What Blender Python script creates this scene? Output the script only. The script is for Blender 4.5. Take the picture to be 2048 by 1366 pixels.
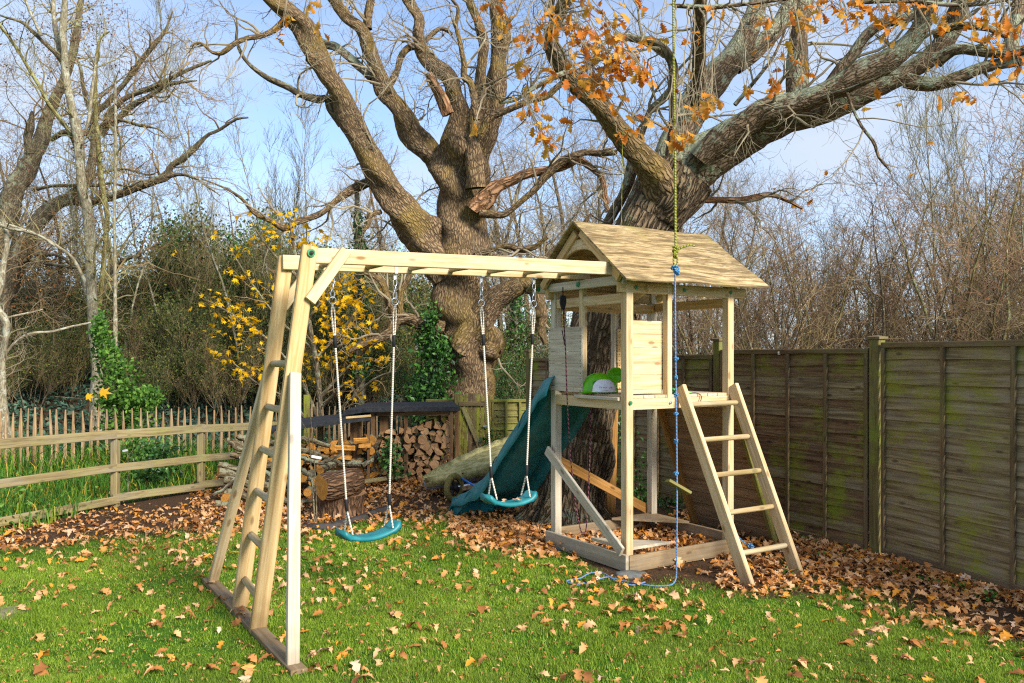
import bpy, math, random
import numpy as np
from mathutils import Vector, Matrix

# ------------------------------------------------------------------ clear
for o in list(bpy.data.objects):
    bpy.data.objects.remove(o)
SC = bpy.context.scene
COL = SC.collection
RNG = np.random.default_rng(7)
random.seed(7)

# ------------------------------------------------------------------ camera, world, sun, exposure
FPX, CXP, HOR, CAMH = 1650.0, 1024.0, 712.0, 1.70
cam = bpy.data.cameras.new('camera')
cam.sensor_width = 36.0
cam.lens = FPX / 2048.0 * 36.0
cam.shift_y = (HOR - 683.0) / 2048.0
cam.clip_start, cam.clip_end = 0.05, 3000.0
cam.dof.use_dof = True
cam.dof.focus_distance = 6.6
cam.dof.aperture_fstop = 8.0
camo = bpy.data.objects.new('camera', cam)
camo.location = (0, 0, CAMH)
camo.rotation_euler = (math.radians(90), 0, 0)
COL.objects.link(camo)
SC.camera = camo

SUN_AZ, SUN_EL = math.radians(137.0), math.radians(31.0)   # clockwise from +Y
world = bpy.data.worlds.new('World')
SC.world = world
world.use_nodes = True
SKY_STRENGTH = 0.105
SUN_STRENGTH = 3.0
EXPOSURE = 1.38

def build_world():
    nt = world.node_tree
    N, L = nt.nodes, nt.links
    N.clear()
    out = N.new('ShaderNodeOutputWorld')
    bg = N.new('ShaderNodeBackground')
    bg.inputs['Strength'].default_value = SKY_STRENGTH
    sky = N.new('ShaderNodeTexSky')
    sky.sky_type = 'NISHITA'
    sky.sun_disc = False
    sky.sun_elevation = SUN_EL
    sky.sun_rotation = SUN_AZ
    sky.air_density = 0.85
    sky.dust_density = 0.25
    sky.ozone_density = 3.5
    tc = N.new('ShaderNodeTexCoord')
    mp = N.new('ShaderNodeMapping')
    mp.inputs['Location'].default_value = (1.3, 0.4, 0.25)
    mp.inputs['Scale'].default_value = (1.0, 1.0, 1.9)
    L.new(tc.outputs['Generated'], mp.inputs['Vector'])
    no = N.new('ShaderNodeTexNoise')
    no.inputs['Scale'].default_value = 2.1
    no.inputs['Detail'].default_value = 7.0
    no.inputs['Roughness'].default_value = 0.52
    no.inputs['Distortion'].default_value = 0.35
    L.new(mp.outputs[0], no.inputs['Vector'])
    cr = N.new('ShaderNodeMapRange')
    cr.interpolation_type = 'SMOOTHSTEP'
    cr.inputs['From Min'].default_value = 0.40
    cr.inputs['From Max'].default_value = 0.74
    L.new(no.outputs['Fac'], cr.inputs['Value'])
    sep = N.new('ShaderNodeSeparateXYZ')
    L.new(tc.outputs['Generated'], sep.inputs[0])
    hz = N.new('ShaderNodeMapRange')          # low cloud bank near the horizon
    hz.interpolation_type = 'SMOOTHSTEP'
    hz.inputs['From Min'].default_value = 0.26
    hz.inputs['From Max'].default_value = 0.02
    hz.inputs['To Max'].default_value = 0.62
    L.new(sep.outputs['Z'], hz.inputs['Value'])
    mx = N.new('ShaderNodeMath'); mx.operation = 'MAXIMUM'
    L.new(cr.outputs[0], mx.inputs[0]); L.new(hz.outputs[0], mx.inputs[1])
    # the cloud cover is denser to the west (left)
    wl = N.new('ShaderNodeMapRange')
    wl.interpolation_type = 'SMOOTHSTEP'
    wl.inputs['From Min'].default_value = -0.22
    wl.inputs['From Max'].default_value = -0.62
    wl.inputs['To Max'].default_value = 0.75
    L.new(sep.outputs['X'], wl.inputs['Value'])
    mx2 = N.new('ShaderNodeMath'); mx2.operation = 'MAXIMUM'
    L.new(mx.outputs[0], mx2.inputs[0]); L.new(wl.outputs[0], mx2.inputs[1])
    mul = N.new('ShaderNodeMath'); mul.operation = 'MULTIPLY_ADD'
    mul.inputs[1].default_value = 0.80
    mul.inputs[2].default_value = 0.20
    L.new(mx2.outputs[0], mul.inputs[0])
    mix = N.new('ShaderNodeMixRGB')
    mix.inputs[2].default_value = (2.75, 3.1, 3.65, 1)
    L.new(mul.outputs[0], mix.inputs[0])
    L.new(sky.outputs[0], mix.inputs[1])
    L.new(mix.outputs[0], bg.inputs['Color'])
    L.new(bg.outputs[0], out.inputs['Surface'])
build_world()

sl = bpy.data.lights.new('sun', 'SUN')
sl.energy = SUN_STRENGTH
sl.angle = math.radians(18)
sl.color = (1.0, 0.945, 0.86)
slo = bpy.data.objects.new('sun', sl)
sd = Vector((math.sin(SUN_AZ) * math.cos(SUN_EL), math.cos(SUN_AZ) * math.cos(SUN_EL), math.sin(SUN_EL)))
slo.rotation_euler = (-sd).to_track_quat('-Z', 'Y').to_euler()
slo.location = sd * 30
COL.objects.link(slo)

SC.view_settings.view_transform = 'Standard'
SC.view_settings.look = 'None'
SC.view_settings.gamma = 1.0
SC.view_settings.use_curve_mapping = False
SC.view_settings.exposure = EXPOSURE
SC.render.engine = 'CYCLES'
SC.cycles.filter_width = 1.2
SC.cycles.max_bounces = 6
SC.cycles.diffuse_bounces = 3
SC.cycles.glossy_bounces = 2
SC.cycles.transmission_bounces = 3
SC.cycles.transparent_max_bounces = 6
SC.cycles.use_denoising = False
SC.cycles.sample_clamp_indirect = 4.0
SC.cycles.sample_clamp_direct = 12.0

# ------------------------------------------------------------------ small helpers
def P(px, py, d):
    return np.array([(px - CXP) / FPX * d, d, CAMH - (py - HOR) / FPX * d])

def G(px, py):
    d = CAMH * FPX / (py - HOR)
    return np.array([(px - CXP) / FPX * d, d, 0.0])

def to_px(x, y):
    y = np.maximum(y, 0.3)
    return CXP + x / y * FPX, HOR + CAMH * FPX / y

def A3(*a):
    return np.array(a, dtype=float)

def unit(v):
    v = np.asarray(v, float)
    return v / (np.linalg.norm(v, axis=-1, keepdims=True) + 1e-12)

def sm(x, a, b):
    t = np.clip((x - a) / (b - a), 0, 1)
    return t * t * (3 - 2 * t)

def lin(h):
    h = h.lstrip('#')
    r = []
    for i in (0, 2, 4):
        c = int(h[i:i + 2], 16) / 255
        r.append(c / 12.92 if c <= .04045 else ((c + .055) / 1.055) ** 2.4)
    return (*r, 1.0)

ORG = {}
def _org(o):
    return ORG.get(o.name, A3(0, 0, 0)) if o is not None else A3(0, 0, 0)

def tag(o, label=None, cat=None, group=None, kind=None):
    if label: o['label'] = label
    if cat: o['category'] = cat
    if group: o['group'] = group
    if kind: o['kind'] = kind
    return o

def empty(name, loc, parent=None, **kw):
    o = bpy.data.objects.new(name, None)
    o.empty_display_size = 0.1
    loc = np.asarray(loc, float)
    o.location = loc - _org(parent)
    ORG[o.name] = loc
    COL.objects.link(o)
    if parent is not None: o.parent = parent
    return tag(o, **kw)

def mesh_data(name, V, faces, mat, attrs=None, smooth=False):
    """V (n,3); faces: ndarray (m,k) or list of such / lists of index tuples."""
    me = bpy.data.meshes.new(name)
    V = np.ascontiguousarray(V, dtype=np.float32)
    if isinstance(faces, np.ndarray): faces = [faces]
    loops, starts, n = [], [], 0
    for f in faces:
        if isinstance(f, np.ndarray):
            loops.append(f.reshape(-1).astype(np.int32))
            starts.append((n + np.arange(f.shape[0]) * f.shape[1]).astype(np.int32))
            n += f.size
        else:
            loops.append(np.array(f, np.int32)); starts.append(np.array([n], np.int32)); n += len(f)
    loops = np.concatenate(loops); starts = np.concatenate(starts)
    me.vertices.add(len(V)); me.vertices.foreach_set('co', V.reshape(-1))
    me.loops.add(len(loops)); me.loops.foreach_set('vertex_index', loops)
    me.polygons.add(len(starts)); me.polygons.foreach_set('loop_start', starts)
    me.polygons.foreach_set('use_smooth', np.full(len(starts), bool(smooth)))
    me.update(calc_edges=True)
    for k, a in (attrs or {}).items():
        a = np.asarray(a, dtype=np.float32)
        if a.ndim == 2:
            at = me.attributes.new(k, 'FLOAT_VECTOR', 'POINT'); at.data.foreach_set('vector', np.ascontiguousarray(a).reshape(-1))
        else:
            at = me.attributes.new(k, 'FLOAT', 'POINT'); at.data.foreach_set('value', np.ascontiguousarray(a))
    if mat is not None:
        for m in (mat if isinstance(mat, (list, tuple)) else [mat]):
            me.materials.append(m)
    return me

def mk(name, V, faces, mat, parent=None, attrs=None, smooth=False, loc=None, **kw):
    """one mesh object from world-space vertices; its origin is the parent's base, or loc"""
    V = np.asarray(V, float)
    if loc is None:
        o0 = _org(parent)
    else:
        o0 = np.asarray(loc, float)
    me = mesh_data(name, V - o0, faces, mat, attrs, smooth)
    o = bpy.data.objects.new(name, me)
    o.location = o0 - _org(parent)
    ORG[o.name] = o0
    COL.objects.link(o)
    if parent is not None: o.parent = parent
    return tag(o, **kw)

def inst(name, me, loc, rot=(0, 0, 0), scale=(1, 1, 1), parent=None, **kw):
    o = bpy.data.objects.new(name, me)
    o.location = np.asarray(loc, float) - _org(parent)
    o.rotation_euler = rot
    o.scale = scale if hasattr(scale, '__len__') else (scale,) * 3
    ORG[o.name] = np.asarray(loc, float)
    COL.objects.link(o)
    if parent is not None: o.parent = parent
    return tag(o, **kw)

class MB:
    """collects pieces of one mesh"""
    def __init__(self):
        self.V, self.F, self.A, self.n = [], [], {}, 0
    def add(self, V, F, **attrs):
        V = np.asarray(V, float)
        for f in (F if isinstance(F, list) else [F]):
            self.F.append(f + self.n if isinstance(f, np.ndarray) else [i + self.n for i in f])
        for k, a in attrs.items():
            self.A.setdefault(k, []).append(np.asarray(a, float))
        self.V.append(V); self.n += len(V)
    def get(self):
        return np.concatenate(self.V), self.F, {k: np.concatenate(a) for k, a in self.A.items()}
    def mk(self, name, mat, parent=None, **kw):
        V, F, A = self.get()
        return mk(name, V, F, mat, parent, attrs=A, **kw)

# ---- boards: a chamfered plank with its own grain coordinates
def board_geo(p0, p1, w, t, up, ch=0.004, nseg=1, bow=0.0):
    p0, p1 = np.asarray(p0, float), np.asarray(p1, float)
    x = p1 - p0; L = np.linalg.norm(x); x = x / L
    up = np.asarray(up, float); z = unit(up - x * np.dot(up, x)); y = np.cross(z, x)
    ch = min(ch, w * .3, t * .3)
    a, b = w / 2, t / 2
    sec = [(-a + ch, -b), (a - ch, -b), (a, -b + ch), (a, b - ch), (a - ch, b), (-a + ch, b), (-a, b - ch), (-a, -b + ch)]
    V, gr = [], []
    off = RNG.uniform(0, 50, 3)
    for i in range(nseg + 1):
        s = i / nseg
        c = p0 + x * (L * s) + z * (bow * 4 * s * (1 - s))
        for (zz, yy) in sec:
            V.append(c + z * zz + y * yy)
            gr.append((L * s, yy, zz) + off)
    F = []
    q = []
    for i in range(nseg):
        for j in range(8):
            k = (j + 1) % 8
            q.append((i * 8 + j, i * 8 + k, i * 8 + 8 + k, i * 8 + 8 + j))
    F.append(np.array(q))
    F.append([7, 6, 5, 4, 3, 2, 1, 0]); F.append([nseg * 8 + j for j in range(8)])
    return np.array(V), F, {'gr': np.array(gr)}

def board(name, p0, p1, w, t, up, mat, parent=None, **kw):
    geo = {k: kw.pop(k) for k in ('ch', 'nseg', 'bow') if k in kw}
    V, F, A = board_geo(p0, p1, w, t, up, **geo)
    return mk(name, V, F, mat, parent, attrs=A, **kw)

# ---- tubes: many branches at once.  Pts (B,N,3), R (B,N)
def tubes(Pts, R, k, lump=0.0, seed=0, cap=False, refv=None):
    Pts = np.asarray(Pts, float); R = np.asarray(R, float)
    if Pts.ndim == 2: Pts = Pts[None]; R = R.reshape(1, -1)
    B, N, _ = Pts.shape
    T = np.gradient(Pts, axis=1); T = unit(T)
    mean = unit(T.mean(axis=1))
    ref = np.zeros((B, 3)); ref[np.arange(B), np.argmin(np.abs(mean), axis=1)] = 1
    if refv is not None: ref[:] = refv
    ref = np.repeat(ref[:, None], N, 1)
    n1 = unit(np.cross(T, ref)); n2 = np.cross(T, n1)
    th = np.arange(k) / k * 2 * np.pi
    c, s = np.cos(th), np.sin(th)
    seg = np.linalg.norm(np.diff(Pts, axis=1), axis=2)
    S = np.concatenate([np.zeros((B, 1)), np.cumsum(seg, 1)], 1)
    RR = np.repeat(R[:, :, None], k, 2)
    if lump:
        r = np.random.default_rng(seed)
        for m in range(6):
            ph = r.uniform(0, 6.28, (B, 1, 1)); q = r.integers(1, 5); fr = r.uniform(1.5, 9)
            RR = RR * (1 + lump * .5 * np.sin(q * th[None, None] + fr * S[:, :, None] + ph))
    V = Pts[:, :, None] + RR[..., None] * (c[None, None, :, None] * n1[:, :, None] + s[None, None, :, None] * n2[:, :, None])
    rm = np.maximum(R.mean(1), .004)[:, None, None] * np.ones((B, N, k))
    off = (np.arange(B) * 3.7)[:, None, None]
    bk = np.stack([rm * c, rm * s, S[:, :, None] + off + 0 * rm], -1)
    i = np.arange(N - 1)[:, None]; j = np.arange(k)[None]
    base = np.stack([i * k + j, i * k + (j + 1) % k, (i + 1) * k + (j + 1) % k, (i + 1) * k + j], -1).reshape(-1, 4)
    F = (base[None] + (np.arange(B) * N * k)[:, None, None]).reshape(-1, 4)
    Fs = [F]
    if cap:
        for b in range(B):
            Fs.append([b * N * k + q for q in range(k)][::-1])
            Fs.append([b * N * k + (N - 1) * k + q for q in range(k)])
    return V.reshape(-1, 3), Fs, {'bk': bk.reshape(-1, 3)}

def spline(pts, n):
    """Catmull-Rom through rows of pts (any width), n samples evenly by parameter length"""
    p = np.asarray(pts, float)
    if len(p) == 2:
        t = np.linspace(0, 1, n)[:, None]
        return p[0] * (1 - t) + p[1] * t
    q = np.vstack([2 * p[0] - p[1], p, 2 * p[-1] - p[-2]])
    d = np.linalg.norm(np.diff(p[:, :3], axis=0), axis=1); cum = np.concatenate([[0], np.cumsum(d)])
    s = np.linspace(0, cum[-1], n)
    k = np.clip(np.searchsorted(cum, s, side='right') - 1, 0, len(p) - 2)
    t = ((s - cum[k]) / np.maximum(d[k], 1e-9))[:, None]
    a, b, c, e = q[k], q[k + 1], q[k + 2], q[k + 3]
    return .5 * (2 * b + (c - a) * t + (2 * a - 5 * b + 4 * c - e) * t ** 2 + (3 * b - a - 3 * c + e) * t ** 3)

def spawn(rng, Pp, Rp, count, t0, t1, ang, L, N, wig, up, rr, rmin, rmax=1.0, weights=None, lby=0.5):
    B, Np, _ = Pp.shape
    ln = np.linalg.norm(np.diff(Pp, axis=1), axis=2).sum(1)
    w = ln if weights is None else weights
    idx = rng.choice(B, count, p=w / w.sum())
    t = rng.uniform(t0, t1, count)
    f = t * (Np - 1); i = np.minimum(f.astype(int), Np - 2); w_ = (f - i)[:, None]
    pos = Pp[idx, i] * (1 - w_) + Pp[idx, i + 1] * w_
    T = unit(Pp[idx, i + 1] - Pp[idx, i])
    r = Rp[idx, i] * (1 - w_[:, 0]) + Rp[idx, i + 1] * w_[:, 0]
    rv = rng.normal(size=(count, 3)); rv -= T * (rv * T).sum(1, keepdims=True); rv = unit(rv)
    a = ang * rng.uniform(.6, 1.35, count)[:, None]
    d = unit(np.cos(a) * T + np.sin(a) * rv + A3(0, 0, up))
    Ln = L * rng.uniform(.45, 1.25, count) * (1 - lby * t)
    r0 = np.clip(r * rr * rng.uniform(.7, 1.1, count), rmin, rmax)
    pts = [pos]
    for _ in range(N - 1):
        d = unit(d + rng.normal(0, wig, (count, 3)) + A3(0, 0, up * .35))
        pos = pos + d * (Ln / (N - 1))[:, None]
        pts.append(pos)
    tt = np.linspace(0, 1, N)[None]
    Rr = np.maximum(r0[:, None] * (1 - .8 * tt), rmin * .55)
    return np.stack(pts, 1), Rr

def leafcloud(rng, C, size, fold=.25, flat=0.0, asp=.62):
    """diamond leaves round centres C; flat>0 turns them to face up/outwards"""
    n = len(C)
    nrm = unit(rng.normal(size=(n, 3)) + A3(0, 0, flat))
    a = rng.normal(size=(n, 3)); a = unit(a - nrm * (a * nrm).sum(1, keepdims=True)); b = np.cross(nrm, a)
    s = (size * rng.uniform(.6, 1.3, n))[:, None]
    V = np.stack([C - a * s * .5, C + b * s * asp * .5 + nrm * s * fold * .4, C + a * s * .5, C - b * s * asp * .5 + nrm * s * fold * .4], 1)
    F = np.stack([np.arange(n) * 4, np.arange(n) * 4 + 1, np.arange(n) * 4 + 2], 1)
    F2 = np.stack([np.arange(n) * 4, np.arange(n) * 4 + 2, np.arange(n) * 4 + 3], 1)
    t = np.repeat(rng.uniform(0, 1, n), 4)
    return V.reshape(-1, 3), [F, F2], {'tint': t}
# ------------------------------------------------------------------ materials
class NT:
    def __init__(self, name):
        self.m = bpy.data.materials.new(name); self.m.use_nodes = True
        self.t = self.m.node_tree; self.N = self.t.nodes; self.L = self.t.links
        self.b = self.N['Principled BSDF']; self.out = self.N['Material Output']
    def n(self, ty, ins=None, **props):
        nd = self.N.new('ShaderNode' + ty)
        for k, v in props.items(): setattr(nd, k, v)
        for k, v in (ins or {}).items(): self.s(nd, k, v)
        return nd
    def s(self, nd, k, v):
        sock = nd.inputs[k]
        if isinstance(v, bpy.types.NodeSocket): self.L.new(v, sock)
        elif isinstance(v, bpy.types.Node): self.L.new(v.outputs[0], sock)
        else: sock.default_value = v
    def attr(self, a, out='Vector'):
        return self.n('Attribute', attribute_name=a).outputs[out]
    def pos(self): return self.n('NewGeometry').outputs['Position']
    def map(self, v, sc=(1, 1, 1), loc=(0, 0, 0)):
        return self.n('Mapping', {'Vector': v, 'Scale': sc, 'Location': loc}).outputs[0]
    def noise(self, v, sc, det=4, ro=.55, dist=0.0):
        return self.n('TexNoise', {'Vector': v, 'Scale': sc, 'Detail': det, 'Roughness': ro, 'Distortion': dist}).outputs['Fac']
    def ramp(self, f, stops):
        r = self.n('ValToRGB', {'Fac': f}); cr = r.color_ramp
        while len(cr.elements) > 1: cr.elements.remove(cr.elements[-1])
        cr.elements[0].position, cr.elements[0].color = stops[0][0], stops[0][1]
        for p, c in stops[1:]:
            e = cr.elements.new(p); e.color = c
        return r.outputs[0]
    def mr(self, f, a, b, c=0.0, d=1.0):
        return self.n('MapRange', {'Value': f, 'From Min': a, 'From Max': b, 'To Min': c, 'To Max': d}, interpolation_type='SMOOTHSTEP').outputs[0]
    def mix(self, f, a, b, mode='MIX'):
        m = self.n('MixRGB', blend_type=mode); self.s(m, 0, f); self.s(m, 1, a); self.s(m, 2, b); return m.outputs[0]
    def math(self, op, a, b=0.0, c=0.0):
        m = self.n('Math', operation=op); self.s(m, 0, a); self.s(m, 1, b)
        if op == 'MULTIPLY_ADD': self.s(m, 2, c)
        return m.outputs[0]
    def bump(self, h, st=.4, dist=.01):
        self.s(self.b, 'Normal', self.n('Bump', {'Height': h, 'Strength': st, 'Distance': dist}).outputs[0])
    def fin(self, col, rough=.8, spec=.3):
        self.s(self.b, 'Base Color', col); self.s(self.b, 'Roughness', rough); self.s(self.b, 'Specular IOR Level', spec)
        return self.m

def wood(name, c0, c1, knot, weather=None, wamt=.5, moss=None, mamt=.0, rough=.75, bump=.25, fine=1.0, dirt=None):
    t = NT(name)
    g = t.attr('gr')
    n1 = t.noise(t.map(g, (1.3, 26 * fine, 26 * fine)), 1.6, 5, .6, .6)
    n2 = t.noise(t.map(g, (3, 120, 120)), 1.5, 3, .6)
    dk = tuple(x * .62 for x in c1[:3]) + (1,)
    col = t.ramp(n1, [(.24, dk), (.40, c1), (.64, c0)])
    col = t.mix(t.mr(n2, .45, .75, 0, .45), col, c1)
    kd = t.n('TexVoronoi', {'Vector': t.map(g, (4.2, 11, 11)), 'Scale': 1.0, 'Randomness': 1.0}).outputs['Distance']
    col = t.mix(t.mr(kd, .20, .09, 0, .75), col, knot)
    rnd = t.n('ObjectInfo').outputs['Random']
    col = t.mix(t.math('MULTIPLY', rnd, .22), col, c1)
    if weather is not None:
        w = t.noise(t.map(g, (1.6, 7, 7)), 1.3, 5, .6)
        col = t.mix(t.mr(w, .42, .72, 0, wamt), col, weather)
    if moss is not None:
        p = t.noise(t.pos(), 2.6, 7, .7)
        pf = t.noise(t.map(g, (6, 40, 40)), 1.4, 4, .65)
        p = t.math('ADD', p, t.math('MULTIPLY', t.math('SUBTRACT', pf, .5), .45))
        col = t.mix(t.mr(p, .46, .70, 0, mamt), col, moss)
    if dirt is not None:   # soil splashed on the foot of the timber
        z = t.n('SeparateXYZ', {0: t.pos()}).outputs['Z']
        e = t.math('ADD', z, t.math('MULTIPLY', t.noise(t.pos(), 14, 4), .22))
        col = t.mix(t.mr(e, .42, .08, 0, .6), col, dirt)
    t.bump(t.math('ADD', t.math('MULTIPLY', n2, .5), n1), bump, .004)
    return t.fin(col, rough, .25)

M = {}
M['pine'] = wood('pine', lin('#ddc69e'), lin('#c0a070'), lin('#7a5227'), lin('#b7aa90'), .45, dirt=lin('#6e5a3c'))
M['pine_yellow'] = wood('pine_yellow', lin('#d6ba88'), lin('#b8935c'), lin('#71471e'), lin('#a8976f'), .35, dirt=lin('#5d4a2c'))
M['pine_grey'] = wood('pine_grey', lin('#d2c6b0'), lin('#b3a48a'), lin('#5e4a33'), lin('#aaa596'), .6, dirt=lin('#71624a'))
M['pine_orange'] = wood('pine_orange', lin('#b98a4f'), lin('#94672f'), lin('#553313'), None)
M['sleeper'] = wood('sleeper', lin('#b59c78'), lin('#8f7654'), lin('#4e3a23'), lin('#9b917f'), .5, dirt=lin('#60503a'))
M['ramp_wood'] = wood('ramp_wood', lin('#a98a66'), lin('#806345'), lin('#3a2816'), lin('#6f6350'), .4)
def roofmat():
    t = NT('roof_ply')
    g = t.attr('gr')
    n1 = t.noise(t.map(g, (2.2, 18, 18)), 1.5, 7, .7, .8)
    n2 = t.noise(t.map(g, (6, 70, 70)), 1.5, 5, .7)
    col = t.ramp(n1, [(.30, lin('#5a4930')), (.44, lin('#937b52')), (.62, lin('#c2ab80'))])
    w = t.noise(t.map(g, (1.0, 8, 8)), 1.7, 8, .72, 1.0)
    col = t.mix(t.mr(w, .44, .60, 0, .85), col, t.mix(n2, lin('#3c301e'), lin('#7a6546')))
    col = t.mix(t.mr(n2, .52, .72, 0, .6), col, lin('#564429'))
    w2 = t.noise(t.map(g, (3.5, 22, 22)), 2.2, 6, .7, .5)
    col = t.mix(t.mr(w2, .60, .68, 0, .8), col, lin('#2f2618'))
    ms = t.noise(t.pos(), 3.0, 5, .65)
    col = t.mix(t.mr(ms, .54, .72, 0, .4), col, lin('#8d8640'))
    t.bump(t.math('ADD', n1, n2), .45, .006)
    return t.fin(col, .8, .2)
M['roof_ply'] = roofmat()
M['rung_wood'] = wood('rung_wood', lin('#c3ad84'), lin('#978056'), lin('#5e4a2b'), lin('#b7ae9a'), .6, lin('#8a8a4c'), .25)
M['rail_wood'] = wood('rail_wood', lin('#9a8a5e'), lin('#736444'), lin('#463922'), lin('#8d8778'), .55, lin('#86883f'), .5)
M['slat'] = wood('slat', lin('#9c8a66'), lin('#66543a'), lin('#2e2216'), lin('#968b78'), .5, lin('#82861c'), .8, bump=.6)
M['slat_dark'] = wood('slat_dark', lin('#8d6f4e'), lin('#573f2a'), lin('#2a1c11'), lin('#75684f'), .4, lin('#7c8a1c'), .8, bump=.6)
M['fence_frame'] = wood('fence_frame', lin('#7d6748'), lin('#594630'), lin('#2c2015'), lin('#7f725f'), .4, lin('#6e7230'), .45, bump=.5)
M['fence_post'] = wood('fence_post', lin('#7e7042'), lin('#5c502e'), lin('#352a17'), lin('#77704f'), .4, lin('#76802a'), .8, bump=.5)
M['green_wood'] = wood('green_wood', lin('#8c8342'), lin('#665c30'), lin('#3b311a'), lin('#7a7448'), .4, lin('#8a9224'), .85, bump=.4)
M['picket'] = wood('picket', lin('#b0936c'), lin('#806340'), lin('#4e3820'), lin('#a69880'), .4)
M['shed_wood'] = wood('shed_wood', lin('#8d6a45'), lin('#60442a'), lin('#2c1d10'), lin('#6b5c48'), .4)

def simple(name, col, rough=.6, spec=.3, metal=0.0, var=None, vs=8.0, bump=0.0):
    t = NT(name)
    c = col
    if var is not None:
        nz = t.noise(t.pos(), vs, 5, .6)
        c = t.mix(t.mr(nz, .35, .7), col, var)
        if bump: t.bump(nz, bump, .02)
    t.s(t.b, 'Metallic', metal)
    return t.fin(c, rough, spec)
M['teal'] = simple('teal', lin('#186a70'), .45, .4, var=lin('#287d82'), vs=7)
M['felt'] = simple('felt', lin('#2b2c2e'), .9, .2, var=lin('#3d3e3f'), vs=20, bump=.3)
M['steel'] = simple('steel', (.55, .56, .58, 1), .35, .5, .9)
M['black_rubber'] = simple('black_rubber', lin('#1b1b1c'), .7, .3)
M['bolt_green'] = simple('bolt_green', lin('#2f7d4a'), .45, .4)
M['screw'] = simple('screw', lin('#2a2018'), .6, .3)
M['lime'] = simple('lime', lin('#6fc40f'), .35, .45, var=lin('#5fb208'), vs=6)
M['white_cloth'] = simple('white_cloth', lin('#e6e4ea'), .85, .2, var=lin('#d8d6dd'), vs=30, bump=.15)
M['red_print'] = simple('red_print', lin('#c0454e'), .8)
M['dark_print'] = simple('dark_print', lin('#5b5560'), .8)
M['blue'] = simple('blue', lin('#2f6fb8'), .5)
M['wire'] = simple('wire', lin('#5d5a52'), .8, .1)
M['white_tag'] = simple('white_tag', lin('#eeeeee'), .5)
M['hull'] = simple('hull', lin('#94929a'), .5, .35, var=lin('#807e84'), vs=5)
M['cover'] = simple('cover', lin('#b9ad76'), .95, .15, var=lin('#857c48'), vs=13, bump=.9)
M['tyre'] = simple('tyre', lin('#7d7442'), .9, .15, var=lin('#57522f'), vs=60, bump=.4)
M['slab'] = simple('slab', lin('#8b7f66'), .9, .2, var=lin('#6c6350'), vs=9, bump=.3)
M['stone'] = simple('stone', lin('#6f716c'), .9, .2, var=lin('#4f5150'), vs=14, bump=.6)
M['grey_mat'] = simple('grey_mat', lin('#4a4644'), .95, .15, var=lin('#38302b'), vs=14, bump=.4)
M['pale_toy'] = simple('pale_toy', lin('#8fd06a'), .4, .4)
M['brown_toy'] = simple('brown_toy', lin('#a07a52'), .6, .3)

def rope_mat(name, a, b):
    t = NT(name)
    f = t.attr('tw', 'Fac')
    col = t.mix(t.mr(f, -.25, .25), a, b)
    t.bump(f, .5, .003)
    return t.fin(col, .85, .2)
M['rope_white'] = rope_mat('rope_white', lin('#d8cfc0'), lin('#a79c8a'))
M['rope_yellow'] = rope_mat('rope_yellow', lin('#a3a23c'), lin('#63682c'))
M['rope_blue'] = rope_mat('rope_blue', lin('#5a93bd'), lin('#35608c'))
M['rope_blue_pink'] = rope_mat('rope_blue_pink', lin('#4d86ae'), lin('#7a7796'))
M['rope_dark'] = rope_mat('rope_dark', lin('#2b1f27'), lin('#7b4a52'))
M['cord_black'] = rope_mat('cord_black', lin('#1d1a1a'), lin('#2b2626'))

def bark(name, light, dark, scale=1.0, furrow=1.0, lichen=None, lamt=.5, lscale=5.0, moss=None, mossamt=.5, tone=None, bump=.9, dist=.03):
    t = NT(name)
    b = t.attr('bk')
    w = t.noise(t.map(b, (9 * scale, 9 * scale, 4 * scale)), 1.0, 4, .6)
    bb = t.n('VectorMath', {0: t.map(b, (24 * scale, 24 * scale, 5.2 * scale)), 1: t.n('CombineXYZ', {0: t.math('MULTIPLY', w, 2.2), 1: t.math('MULTIPLY', w, -2.0), 2: t.math('MULTIPLY', w, 1.2)}).outputs[0]}, operation='ADD').outputs[0]
    vo = t.n('TexVoronoi', {'Vector': bb, 'Scale': 1.0}, feature='DISTANCE_TO_EDGE').outputs['Distance']
    fur = t.mr(vo, .0, .26)
    fine = t.noise(t.map(b, (60 * scale, 60 * scale, 18 * scale)), 1.0, 5, .65)
    h = t.math('ADD', t.math('MULTIPLY', fur, furrow), t.math('MULTIPLY', fine, .5))
    col = t.ramp(t.math('MULTIPLY_ADD', fine, .5, t.math('MULTIPLY', fur, .5)), [(.12, dark), (.75, light)])
    big = t.noise(t.pos(), 1.7, 4, .6)
    if tone is not None:
        col = t.mix(t.mr(big, .45, .7, 0, .6), col, tone)
    nz = t.n('SeparateXYZ', {0: t.n('NewGeometry').outputs['Normal']}).outputs['Z']
    if moss is not None:
        ms = t.math('ADD', nz, t.math('MULTIPLY', t.math('SUBTRACT', t.noise(t.pos(), 4, 5), .5), 2.4))
        col = t.mix(t.mr(ms, .55, 1.0, 0, mossamt), col, moss)
    if lichen is not None:
        l1 = t.noise(t.pos(), lscale, 6, .68)
        l2 = t.noise(t.pos(), lscale * 6, 4, .7)
        lf = t.math('ADD', l1, t.math('MULTIPLY', t.math('SUBTRACT', l2, .5), .35))
        lf = t.math('ADD', lf, t.math('MULTIPLY', nz, .10))
        col = t.mix(t.mr(lf, .58 - .12 * lamt, .66 - .10 * lamt, 0, .85), col, lichen)
    t.bump(h, bump, dist)
    return t.fin(col, .92, .15)

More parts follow.
